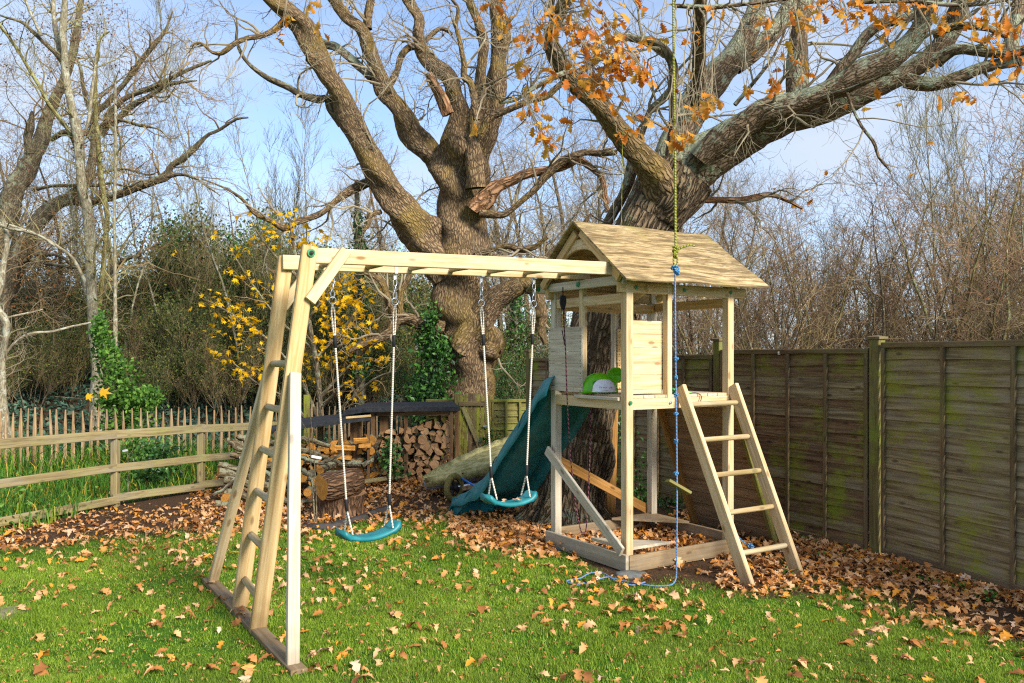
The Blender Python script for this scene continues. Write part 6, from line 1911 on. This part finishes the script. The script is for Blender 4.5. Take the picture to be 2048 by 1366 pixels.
def place(key, name, x, y, sc, rz, label, cat, group=None, sz=None, z=None):
    zz = float(terrain(x, y)) if z is None else z
    loc = A3(x, y, zz)
    root = empty(name, loc, label=label, cat=cat, group=group)
    root.rotation_euler = (0, 0, rz); root.scale = (sc, sc, sz or sc)
    for nm, me in PROTO[key]:
        o = bpy.data.objects.new(nm, me); COL.objects.link(o); o.parent = root
        if nm == 'foliage': o['kind'] = 'stuff'
    return root

ORD = ('first', 'second', 'third', 'fourth', 'fifth', 'sixth', 'seventh', 'eighth', 'ninth', 'tenth')
ROW = ('front', 'second', 'third', 'back')
def build_background():
    rng = np.random.default_rng(91)
    # thicket beyond the lap fence
    n = 0
    for r_, (y, pxs) in enumerate(((11.4, (1500, 1600, 1700, 1800, 1900, 2000, 2090)), (13.4, (1420, 1530, 1640, 1750, 1860, 1970, 2070)), (16.5, (1380, 1500, 1640, 1790, 1930, 2070)), (20.5, (1340, 1460, 1600, 1740, 1880, 2020)))):
        for c_, px in enumerate(pxs):
            px = px + rng.uniform(-25, 25); yy = y + rng.uniform(-.6, .6)
            x = (px - CXP) / FPX * yy
            if y < 12.5 and x < 2.8: x = 2.8 + rng.uniform(0, .4)
            hs = (.80 + .0315 * (yy - 11)) * np.interp(px, [1300, 1450, 1600, 1750, 2050], [.80, .84, .86, .92, 1.08])
            place(('thicket1', 'thicket2', 'thicket3')[n % 3], 'bare_shrub', x, yy, hs * rng.uniform(.92, 1.06), rng.uniform(0, 6.28),
                  'bare %s shrub, %s from left in %s row of thicket beyond fence' % (('brown twigged', 'reddish twigged', 'grey twigged')[n % 3], ORD[c_], ROW[r_]), 'shrub', 'shrubs of the thicket beyond the lap fence')
            n += 1
    for i, (px, y, sc) in enumerate(((1925, 12.2, .80), (1990, 13.0, .86), (2040, 12.0, .8), (1958, 14.2, .9), (1560, 13.0, .62), (1700, 14.0, .66))):
        place('slim', 'slender_tree', (px - CXP) / FPX * y, y, sc, rng.uniform(0, 6.28), 'slender bare tree above the thicket, rising %s' % ('right of the fence post', 'near the right picture edge', 'at the right picture edge', 'behind the second batten of the near panel', 'just right of the tower roof', 'left of the fence post')[i], 'tree', 'slender trees above the thicket')
    place('holly', 'evergreen_shrub', (2040 - CXP) / FPX * 12.6, 12.6, .78, 1.0, 'dark evergreen shrub behind the right hand end of the lap fence', 'shrub')
    # bare trees behind and between the oaks
    for i, (px, y, k, sc, lab) in enumerate(((1010, 22, 'oakish1', .86, None), (1130, 25, 'oakish2', 1.0, None), (1240, 21, 'oakish1', .84, None), (1330, 24, 'oakish2', .92, None), (1075, 30, 'oakish2', 1.1, None), (1190, 32, 'oakish1', 1.1, None),
                                         (800, 26, 'oakish2', .92, None), (720, 30, 'oakish1', .95, None), (880, 32, 'oakish2', 1.0, None), (1410, 28, 'oakish1', .9, None), (960, 36, 'oakish1', 1.1, None),
                                         (1050, 19, 'oakish2', .66, None), (1290, 17, 'oakish2', .62, None), (1400, 16, 'oakish2', .56, None), (1480, 19, 'oakish1', .62, None))):
        place(k, 'bare_tree', (px - CXP) / FPX * y, y, sc, rng.uniform(0, 6.28), 'bare spreading tree in the far wood, %s' % ('right of the old oak trunk', 'far back over the roof gable', 'behind the leaning oak fork', 'far back right of the leaning oak', 'farthest off over the monkey bars', 'farthest off behind the tower roof', 'left of the old oak trunk', 'far back over the log stores', 'hidden behind the old oak trunk', 'far back over the right roof slope', 'farthest off behind the gate', 'low and near beyond the green fence', 'low and near behind the tower window', 'low and near right of the tower', 'near the far end of the lap fence')[i], 'tree', 'bare trees of the far wood')
    for i, (px, y, k, sc) in enumerate(((60, 24, 'oakish2', .95), (190, 27, 'oakish1', .95), (300, 24, 'oakish2', .72), (-30, 20, 'oakish1', .9), (420, 30, 'oakish2', .80), (560, 27, 'oakish1', .62), (640, 24, 'oakish2', .60), (120, 20, 'oakish2', .72))):
        place(k, 'bare_tree', (px - CXP) / FPX * y, y, sc, rng.uniform(0, 6.28), 'bare grey tree in the left wood, %s' % ('behind the leaning oak', 'behind the pale tree', 'over the ivy bush', 'at the picture edge', 'left of the maple and far back', 'behind the maple', 'right behind the end frame', 'between leaning oak and pale tree')[i], 'tree', 'bare trees of the left wood')
    for i, (px, y, sc) in enumerate(((488, 17.5, 1.05), (560, 18, .92), (330, 19, .9), (400, 20, .85), (640, 19, .8), (252, 18, 1.0))):
        place('slim', 'slender_tree', (px - CXP) / FPX * y, y, sc, rng.uniform(0, 6.28), 'thin pale bare tree in the left hedge, %s' % ('tallest, left of the maple', 'behind the maple top', 'right of the ivy bush', 'midway between ivy bush and maple', 'behind the end frame', 'beside the ivy bush')[i], 'tree', 'slender trees in the left hedge')
    # hedge and brambles at the back
    n = 0
    for r_, (y, pxs, hs) in enumerate(((17.2, (-40, 70, 330, 440, 560, 670, 770), .66), (18.8, (10, 130, 260, 380, 500, 620, 730, 830), .86), (21, (-30, 90, 200, 310, 420, 530, 640, 750, 860), 1.08), (24, (40, 170, 300, 420, 540, 660, 780), 1.26))):
        for c_, px in enumerate(pxs):
            yy = y + rng.uniform(-.5, .5)
            hh = hs * np.interp(px, [0, 300, 400, 560, 850], [.74, .70, .94, .92, .80])
            place(('hedge1', 'hedge2')[n % 2], 'hedge_shrub', (px + rng.uniform(-25, 25) - CXP) / FPX * yy, yy, hh * rng.uniform(.9, 1.12), rng.uniform(0, 6.28),
                  'tangled %s shrub, %s from left in %s row of the back hedge' % (('olive leaved', 'twiggy sparse leaved')[n % 2], ORD[c_], ROW[r_]), 'shrub', 'shrubs of the back hedge')
            n += 1
    for i, (px, y, sc) in enumerate(((1010, 15.6, .50), (1060, 16.5, .52), (990, 17.5, .62), (1090, 18.5, .62), (1150, 17, .55), (850, 15.6, .45), (1200, 18, .5), (1280, 19, .5), (1330, 17, .45))):
        place('holly' if px != 990 else 'hedge1', 'evergreen_shrub', (px - CXP) / FPX * y, y, sc, rng.uniform(0, 6.28), 'low dark leafy shrub beyond the green back fence, %s from the front' % ORD[(0, 2, 4, 6, 3, 1, 7, 8, 5)[i]], 'shrub', 'shrubs beyond the green fence')
    for i, (px, y, sc) in enumerate(((395, 21.5, 1.05), (700, 23, .9), (590, 22, .85), (350, 23, .95))):
        place('holly', 'evergreen_tree', (px - CXP) / FPX * y, y, sc * 1.25, rng.uniform(0, 6.28), 'dense dark evergreen bush out of the back hedge, %s' % ('left of the maple', 'right of the maple', 'behind the maple', 'right of the ivy bush')[i], 'shrub', 'evergreens in the back hedge')

    # ---- ivy on the left oak trunk, ivy-clad stems, ivy bush under the ash
    def ivy(name, C, size, label, mat='ivy', stem=None, cat='ivy', flat=.2):
        V, F, A = leafcloud(rng, C, size, flat=flat)
        o = C.mean(0); o = A3(o[0], o[1], C[:, 2].min())
        root = empty(name, o, label=label, cat=cat)
        mk('foliage', V, F, M[mat], root, attrs=A, kind='stuff')
        if stem is not None:
            q = spline(np.array(stem), 20); V, F, A = tubes(q[:, :3], q[:, 3][None], 8, lump=.1); mk('stem', V, F, M['bark_grey'], root, attrs=A, smooth=True)
        return root
    D = LD - .55
    ctr = [(860, 640, 16), (858, 680, 26), (862, 720, 34), (868, 760, 38), (872, 800, 40), (862, 835, 44), (845, 790, 26), (880, 700, 20)]
    C = np.concatenate([np.array([P(px + rng.normal(0, r * .55), py + rng.normal(0, 14), D + rng.uniform(-.25, .12)) for _ in range(330)]) for px, py, r in ctr])
    ivy('ivy', C, .085, 'dark green ivy climbing the left side of the old oak trunk')
    for (x0, y0, x1, y1, d, w, lab) in ((716, 420, 722, 760, 15.6, 14, 'ivy clad thin stem behind the yellow leaved maple'), (1034, 575, 1030, 800, 17.5, 15, 'ivy clad stem standing beyond the green fence')):
        C = np.array([P(np.interp(t, [0, 1], [x0, x1]) + rng.normal(0, w * (.45 + .35 * t)), y0 + (y1 - y0) * t, d + rng.normal(0, .15)) for t in rng.uniform(0, 1, 1300)])
        t0, t1 = P(x0 - 3, y0 - 60, d), P(x1, y1 + 90, d)
        ivy('ivy', C, .08, lab, stem=[np.append(t1, .09), np.append((t0 + t1) / 2, .075), np.append(t0, .04)])
    # bright ivy bush at the foot of the pale tree
    bl = [(200, 655, 16, 26), (212, 700, 28, 30), (232, 740, 36, 30), (240, 780, 40, 30), (262, 815, 46, 26), (285, 800, 30, 18), (250, 850, 48, 22), (300, 790, 20, 12), (215, 800, 26, 20)]
    C = np.concatenate([np.array([P(px + rng.normal(0, a * .5), py + rng.normal(0, b * .6), 12.9 + rng.normal(0, .25)) for _ in range(480)]) for px, py, a, b in bl])
    ivy('ivy_bush', C, .075, 'bright green bush smothering the stump below the pale tree', 'shrub_green', cat='bush', stem=[np.append(A3(*(P(235, 940, 12.9))), .12), np.append(P(225, 800, 12.9), .10), np.append(P(205, 690, 12.9), .05)])
    C = np.concatenate([np.array([P(px + rng.normal(0, a), py + rng.normal(0, b), d + rng.normal(0, .1)) for _ in range(n_)]) for px, py, a, b, d, n_ in ((783, 895, 9, 10, 10.8, 120), (775, 920, 8, 14, 10.8, 120), (790, 935, 12, 12, 10.8, 120))])
    ivy('ivy', C, .06, 'ivy growing up between the two log stores')
    C = np.concatenate([np.array([P(px + rng.normal(0, a), py + rng.normal(0, b), d + rng.normal(0, .05)) for _ in range(n_)]) for px, py, a, b, d, n_ in ((972, 900, 8, 22, 12.05, 110), (990, 880, 6, 20, 12.1, 60))])
    ivy('ivy', C, .06, 'ivy trailing over the hinge side of the green gate')
    C = np.concatenate([np.array([P(px + rng.normal(0, a), py + rng.normal(0, b), d + rng.normal(0, .06)) for _ in range(n_)]) for px, py, a, b, d, n_ in ((1240, 850, 6, 40, 9.4, 150), (1285, 945, 8, 30, 9.1, 90), (1270, 985, 22, 12, 8.9, 110), (1330, 1005, 18, 8, 8.4, 80))])
    ivy('ivy', C, .055, 'ivy straggling up the lap fence under the tower platform')
    C = np.array([P(rng.normal(318, 22), rng.normal(930, 26), 10.6 + rng.normal(0, .15)) for _ in range(700)])
    ivy('evergreen_shrub', C, .07, 'small dark leafy shrub just behind the middle rail', cat='shrub')
    C = np.array([P(rng.normal(268, 30), rng.normal(905, 22), 11.4 + rng.normal(0, .15)) for _ in range(500)])
    ivy('evergreen_shrub', C, .07, 'leafy shrub behind the rail post below the ivy bush', 'shrub_green', cat='shrub')

    # ---- rough grass and reeds behind the rails
    n = 26000
    px = rng.uniform(-40, 640, n); y = rng.uniform(7.2, 16.0, n)
    x = (px - CXP) / FPX * y
    xr = np.interp(y, [6.4, 7.77, 9.3, 10.27, 10.96, 11.6, 16], [-4.9, -4.68, -4.49, -3.88, -3.34, -2.9, -1.5])
    ok = (x < xr - .06) & ~((px > 430) & (y < 11.6))
    x, y = x[ok], y[ok]; n = len(x)
    pk = np.interp(x, [-7.5, -4.2, -2.9], [11.1, 12.2, 12.7])
    nearp = np.exp(-((y - pk) / .8) ** 2)
    h = rng.uniform(.08, .40, n) * np.clip(.55 + .6 * vnoise(x, y, 1.9, 9) + .5 * vnoise(x, y, 4.5, 19), .15, 1.4) + nearp * rng.uniform(.15, .55, n)
    a = rng.uniform(0, 6.28, n); w = rng.uniform(.004, .009, n); le = h * rng.uniform(.15, .9, n)
    base = np.stack([x, y, terrain(x, y) - .02], 1); dx = np.stack([np.cos(a) * w, np.sin(a) * w, 0 * w], 1)
    b = a + rng.normal(1.57, .5, n); dirn = np.stack([np.cos(b), np.sin(b), 0 * b], 1)
    mid = base + dirn * (le * .3)[:, None] + UP * (h * .62)[:, None]; tip = base + dirn * le[:, None] + UP * (h * rng.uniform(.85, 1.0, n))[:, None]
    V = np.stack([base - dx, base + dx, mid + dx * .8, mid - dx * .8, tip], 1).reshape(-1, 3)
    k = np.arange(n) * 5
    t = np.clip(rng.beta(1.6, 2.6, n) + (rng.uniform(0, 1, n) > .9) * .5, 0, 1)
    mk('rough_grass', V, [np.stack([k, k + 1, k + 2, k + 3], 1), np.stack([k + 3, k + 2, k + 4], 1)], M['reed'], attrs={'tint': np.repeat(t, 5)}, kind='stuff')
    C = np.stack([rng.uniform(-6.8, -3.0, 2600), rng.uniform(7.6, 12.5, 2600), rng.uniform(.02, .24, 2600)], 1)
    C = C[(C[:, 0] < np.interp(C[:, 1], [6.4, 7.77, 9.3, 10.27, 10.96, 11.6], [-4.9, -4.68, -4.49, -3.88, -3.34, -3.3]) - .1) & (vnoise(C[:, 0], C[:, 1], 2.4, 41) > -.1)]
    V, F, A = leafcloud(rng, C, .06, flat=.7); mk('low_weeds', V, F, M['shrub_green'], attrs=A, kind='stuff')
    # ---- leafy cover on the bank
    n = 22000
    x = rng.uniform(-14, 1, n); y = rng.uniform(13.2, 21, n)
    C = np.stack([x, y, terrain(x, y) + rng.uniform(0, .22, n)], 1)
    V, F, A = leafcloud(rng, C, .12, flat=.9); mk('ground_ivy', V, F, M['bank_leaf'], attrs=A, kind='stuff')

    # ---- yellow field maple
    D = 13.4
    g = A3(P(600, 0, D)[0], D, 0)
    root = empty('maple_tree', g, label='young maple with bright yellow autumn leaves behind the end frame', cat='tree')
    limbs = [limb([(640, 925, 12), (640, 800, 11), (625, 680, 9), (600, 560, 8), (585, 480, 6), (575, 420, 3)], D, D, 40)]
    for pts in ([(638, 840, 8), (600, 760, 6), (545, 690, 5), (480, 640, 4), (410, 600, 2)], [(635, 800, 8), (690, 740, 6), (740, 690, 5), (770, 660, 3)], [(628, 700, 6), (560, 640, 5), (500, 560, 3), (450, 480, 2)], [(615, 640, 6), (660, 580, 5), (710, 540, 3), (760, 570, 2)],
                [(638, 860, 7), (700, 800, 5), (745, 760, 4), (790, 740, 2)], [(636, 870, 7), (580, 800, 5), (520, 770, 4), (460, 720, 2)], [(600, 560, 5), (540, 500, 4), (500, 440, 2)], [(640, 820, 6), (690, 770, 5), (720, 800, 3)], [(630, 720, 6), (700, 640, 5), (730, 590, 3)]):
        limbs.append(limb(pts, D, D + rng.uniform(-.7, .5)))
    tree_parts(root, 'maple', limbs, M['bark_grey'], .05, 1300)
    crown(root, np.random.default_rng(95), limbs, (60, 200), (.7, .35), M['twig_brown'], rmin=.003, rmax=.01)
    clus = [(590, 470, 26, 12), (560, 450, 22, 10), (620, 490, 26, 14), (650, 470, 18, 8), (510, 480, 24, 7), (470, 500, 18, 5), (440, 465, 14, 3), (500, 420, 14, 4), (560, 430, 14, 6), (700, 560, 26, 18), (680, 600, 28, 22), (720, 620, 26, 20), (660, 640, 24, 22), (690, 660, 26, 28), (740, 580, 18, 8), (650, 590, 14, 10),
            (640, 680, 26, 16), (700, 700, 28, 18), (740, 690, 20, 10), (760, 720, 18, 6), (660, 740, 26, 10), (720, 740, 24, 10), (690, 770, 24, 10), (720, 790, 14, 6), (750, 770, 14, 6), (480, 620, 28, 16), (440, 600, 22, 8), (410, 600, 14, 4), (500, 650, 30, 20), (460, 640, 24, 10), (430, 660, 14, 5), (520, 600, 22, 10),
            (480, 690, 26, 12), (450, 720, 20, 8), (500, 740, 28, 14), (540, 730, 20, 12), (480, 750, 14, 6), (530, 690, 16, 6), (540, 560, 18, 6), (500, 560, 20, 6), (470, 550, 18, 5), (390, 610, 8, 2), (350, 505, 4, 2), (620, 720, 18, 8), (655, 715, 20, 8), (730, 650, 20, 10), (670, 550, 22, 10), (620, 760, 14, 5), (540, 470, 20, 8), (610, 440, 18, 6), (700, 590, 18, 12), (675, 655, 22, 14), (430, 710, 12, 4), (640, 620, 12, 6), (765, 680, 14, 4)]
    LP = np.concatenate([np.array([P(px + rng.normal(0, s_ * .62), py + rng.normal(0, s_ * .5), D + rng.normal(0, .3)) for _ in range(int(c * 1.45))]) for px, py, s_, c in clus])
    n = len(LP); E = np.stack([rng.normal(0, .8, n), rng.normal(.4, .6, n), rng.uniform(0, 6.28, n)], 1); o = rng.permutation(n)
    for i in o[:300]: inst('leaf', YEL_V[int(rng.integers(4))][0], LP[i], E[i], (rng.uniform(.8, 1.3),) * 3, parent=root)
    V, F, A = leaves_joined(rng, YEL_V, LP[o[300:]], E[o[300:]], rng.uniform(.75, 1.2, n - 300)); mk('leaves', V, F, M['yellow_leaf_stuff'], root, attrs=A, kind='stuff')
    # two yellow leaves on a twig by the ivy bush
    q = spline(np.array([P(110, 793, 12.3), P(170, 797, 12.3), P(205, 790, 12.3), P(240, 778, 12.5)]), 14)
    rt = empty('leafy_twig', q[0], label='thin twig with two big yellow leaves in front of the ivy bush', cat='twig')
    V, F, A = tubes(q, np.full((1, 14), .005), 5); mk('stem', V, F, M['bark_grey'], rt, attrs=A)
    for (px, py, sc) in ((199, 783, 1.9), (171, 792, 1.4)): inst('leaf', YEL_V[1][0], P(px, py, 12.25), (1.3, .2, .4), (sc,) * 3, parent=rt)
build_background()

# ------------------------------------------------------------------ fallen leaves
def leaf_label(x, y, s_):
    px, py = to_px(x, y)
    a = ('at the far left of the lawn', 'between the left edge and the end frame', 'beside the end frame ground board', 'right of the end frame stay', 'in front of the tower at the picture bottom', 'in front of the ladder', 'on the right of the lawn', 'in the right bottom corner')[int(np.clip(px // 256, 0, 7))]
    b = 'close to the bottom edge' if py > 1280 else ('a little way up' if py > 1190 else 'toward the middle')
    return '%s dry leaf %s, %s' % ('big' if s_ > .95 else ('small' if s_ < .62 else 'middling'), a, b)

def build_litter():
    rng = np.random.default_rng(123)
    var = leaf_variants('fallen_leaf', 'oak', M['fallen'], .095, n=6, curl=.9)
    X, Y, Zo = [], [], []
    def zone(n, pxr, pyr, acc=None):
        px = rng.uniform(*pxr, n); py = rng.uniform(*pyr, n)
        y = CAMH * FPX / (py - HOR); x = (px - CXP) / FPX * y
        w = (y / y.max()) ** 3 if acc is None else acc(px, py, x, y) * (y / y.max()) ** 3
        k = rng.uniform(0, 1, n) < w
        X.append(x[k]); Y.append(y[k]); Zo.append(np.zeros(k.sum()))
    # scattered on the lawn
    m0 = lambda px, py, x, y: np.clip(.55 + .5 * vnoise(x, y, 3.2, 61), .12, 1) * (1 + 1.1 * sm(-(py - np.interp(px, LB_X, LB_Y)), -150, -10))
    zone(6500, (-60, 2100), (1040, 1370), m0)
    # thick drifts
    lit = lambda px, py, x, y: np.clip(1 - lawn_mask(x, y) + .06, 0, 1) * np.clip(.75 + .6 * vnoise(x, y, 3, 23), .2, 1)
    zone(15000, (380, 1110), (942, 1075), lit)
    zone(1300, (-60, 420), (1010, 1130), lambda px, py, x, y: np.clip(np.interp(py - np.interp(px, [-60, 0, 140, 330, 420], [1105, 1095, 1075, 1050, 1045]), [-40, 0, 30], [.8, 1, .25]), 0, 1))
    zone(1500, (900, 1112), (1040, 1115), lambda px, py, x, y: np.exp(-((py - np.interp(px, [900, 1000, 1110], [1050, 1068, 1085])) / 26) ** 2) * 1.2)
    # inside the tower base
    n = 620
    a = rng.uniform(.02, 1.18, n); b = rng.uniform(.02, 1.02, n)
    p = TA + np.outer(a, TU) + np.outer(b, TV); X.append(p[:, 0]); Y.append(p[:, 1]); Zo.append(.03 + rng.uniform(0, .05, n))
    # along the foot of the fence and round the ladder
    n = 1300
    s_ = rng.uniform(-2.2, 3.6, n); off = np.abs(rng.normal(0, .30, n)) + .05
    p1 = A3(3.15, 7.12, 0); dm = unit(A3(.365, -.931, 0)); d2 = unit(A3(-.518, .855, 0))
    base = np.where((s_ > 0)[:, None], p1 + np.outer(s_, dm), p1 + np.outer(-s_, d2)); nn = np.where((s_ > 0)[:, None], unit(A3(-.931, -.365, 0)), unit(A3(-.855, -.518, 0)))
    q = base + nn * off[:, None]; X.append(q[:, 0]); Y.append(q[:, 1]); Zo.append(np.zeros(n))
    zone(1900, (1440, 1800), (1085, 1190), lambda px, py, x, y: .9 - .75 * lawn_mask(x, y))
    zone(700, (1700, 2080), (1150, 1310), lambda px, py, x, y: .9 - .7 * lawn_mask(x, y))
    # beyond the rails and round the stores
    n = 1500; x = rng.uniform(-4.5, 1.2, n); y = rng.uniform(10.0, 14, n); X.append(x); Y.append(y); Zo.append(np.zeros(n))
    X, Y, Zo = np.concatenate(X), np.concatenate(Y), np.concatenate(Zo)
    ok = (Y > 3.9) & (np.abs(X) < Y * .72); X, Y, Zo = X[ok], Y[ok], Zo[ok]
    n = len(X)
    lm = lawn_mask(X, Y)
    Z = terrain(X, Y) + Zo + .010 + .016 * lm + rng.uniform(0, .02, n)
    E = rotmats(rng, n, .30)
    sc = np.clip(rng.normal(.80, .24, n), .3, 1.3)
    order = np.argsort(Y + (sc < .65) * 3); near, rest = order[:300], order[300:]
    for i in near:
        inst('fallen_leaf', var[int(rng.integers(6))][0], A3(X[i], Y[i], Z[i]), E[i], (sc[i],) * 3, label=leaf_label(X[i], Y[i], sc[i]), cat='leaf', group='fallen oak leaves on the lawn')
    V, F, A = leaves_joined(rng, var, np.stack([X, Y, Z], 1)[rest], E[rest], sc[rest])
    mk('fallen_leaves', V, F, M['fallen_stuff'], attrs=A, smooth=True, kind='stuff')
    nd = 16000
    y = rng.uniform(4.1, 9.2, nd) ** 1.0; x = rng.uniform(-.68, .68, nd) * y
    k = (lawn_mask(x, y) > .2) & (rng.uniform(0, 1, nd) < .35 + .4 * vnoise(x, y, 2.6, 71)); x, y = x[k], y[k]
    V, F, A = leaves_joined(rng, [(None, v[1][::1], v[2]) for v in var[:2]], np.stack([x, y, terrain(x, y) + .012 + rng.uniform(0, .012, len(x))], 1), rotmats(rng, len(x), .5), rng.uniform(.10, .34, len(x)))
    A['tint'] = A['tint'] * .55
    mk('leaf_crumbs', V, F, M['fallen_stuff'], attrs=A, kind='stuff')
    # leaves on the swing seat and a little green weed along the fence
    for i, (dx, dy) in enumerate(((.02, -.03), (.07, .01), (.10, -.01), (-.02, .0))):
        inst('fallen_leaf', var[i][0], c2 + A3(dx, dy, -.012), (.1, .1, i * 1.4), (.7,) * 3, label='small dry oak leaf lying on the swing seat by the tower', cat='leaf', group='leaves on the swing seat')
    C = np.concatenate([np.array([G(px, py) + A3(rng.normal(0, .05), rng.normal(0, .05), rng.uniform(.01, .06)) for _ in range(16)]) for px, py in ((1700, 1108), (1640, 1118), (1560, 1125), (1795, 1150), (1850, 1165), (1900, 1180), (1960, 1200), (1990, 1200), (1930, 1175), (1580, 1150), (1620, 1085), (1350, 1030), (1330, 1015), (1290, 1005))])
    V, F, A = leafcloud(rng, C, .035, flat=.6); mk('weeds', V, F, M['shrub_green'], attrs=A, kind='stuff')
    print('leaves', n)
build_litter()
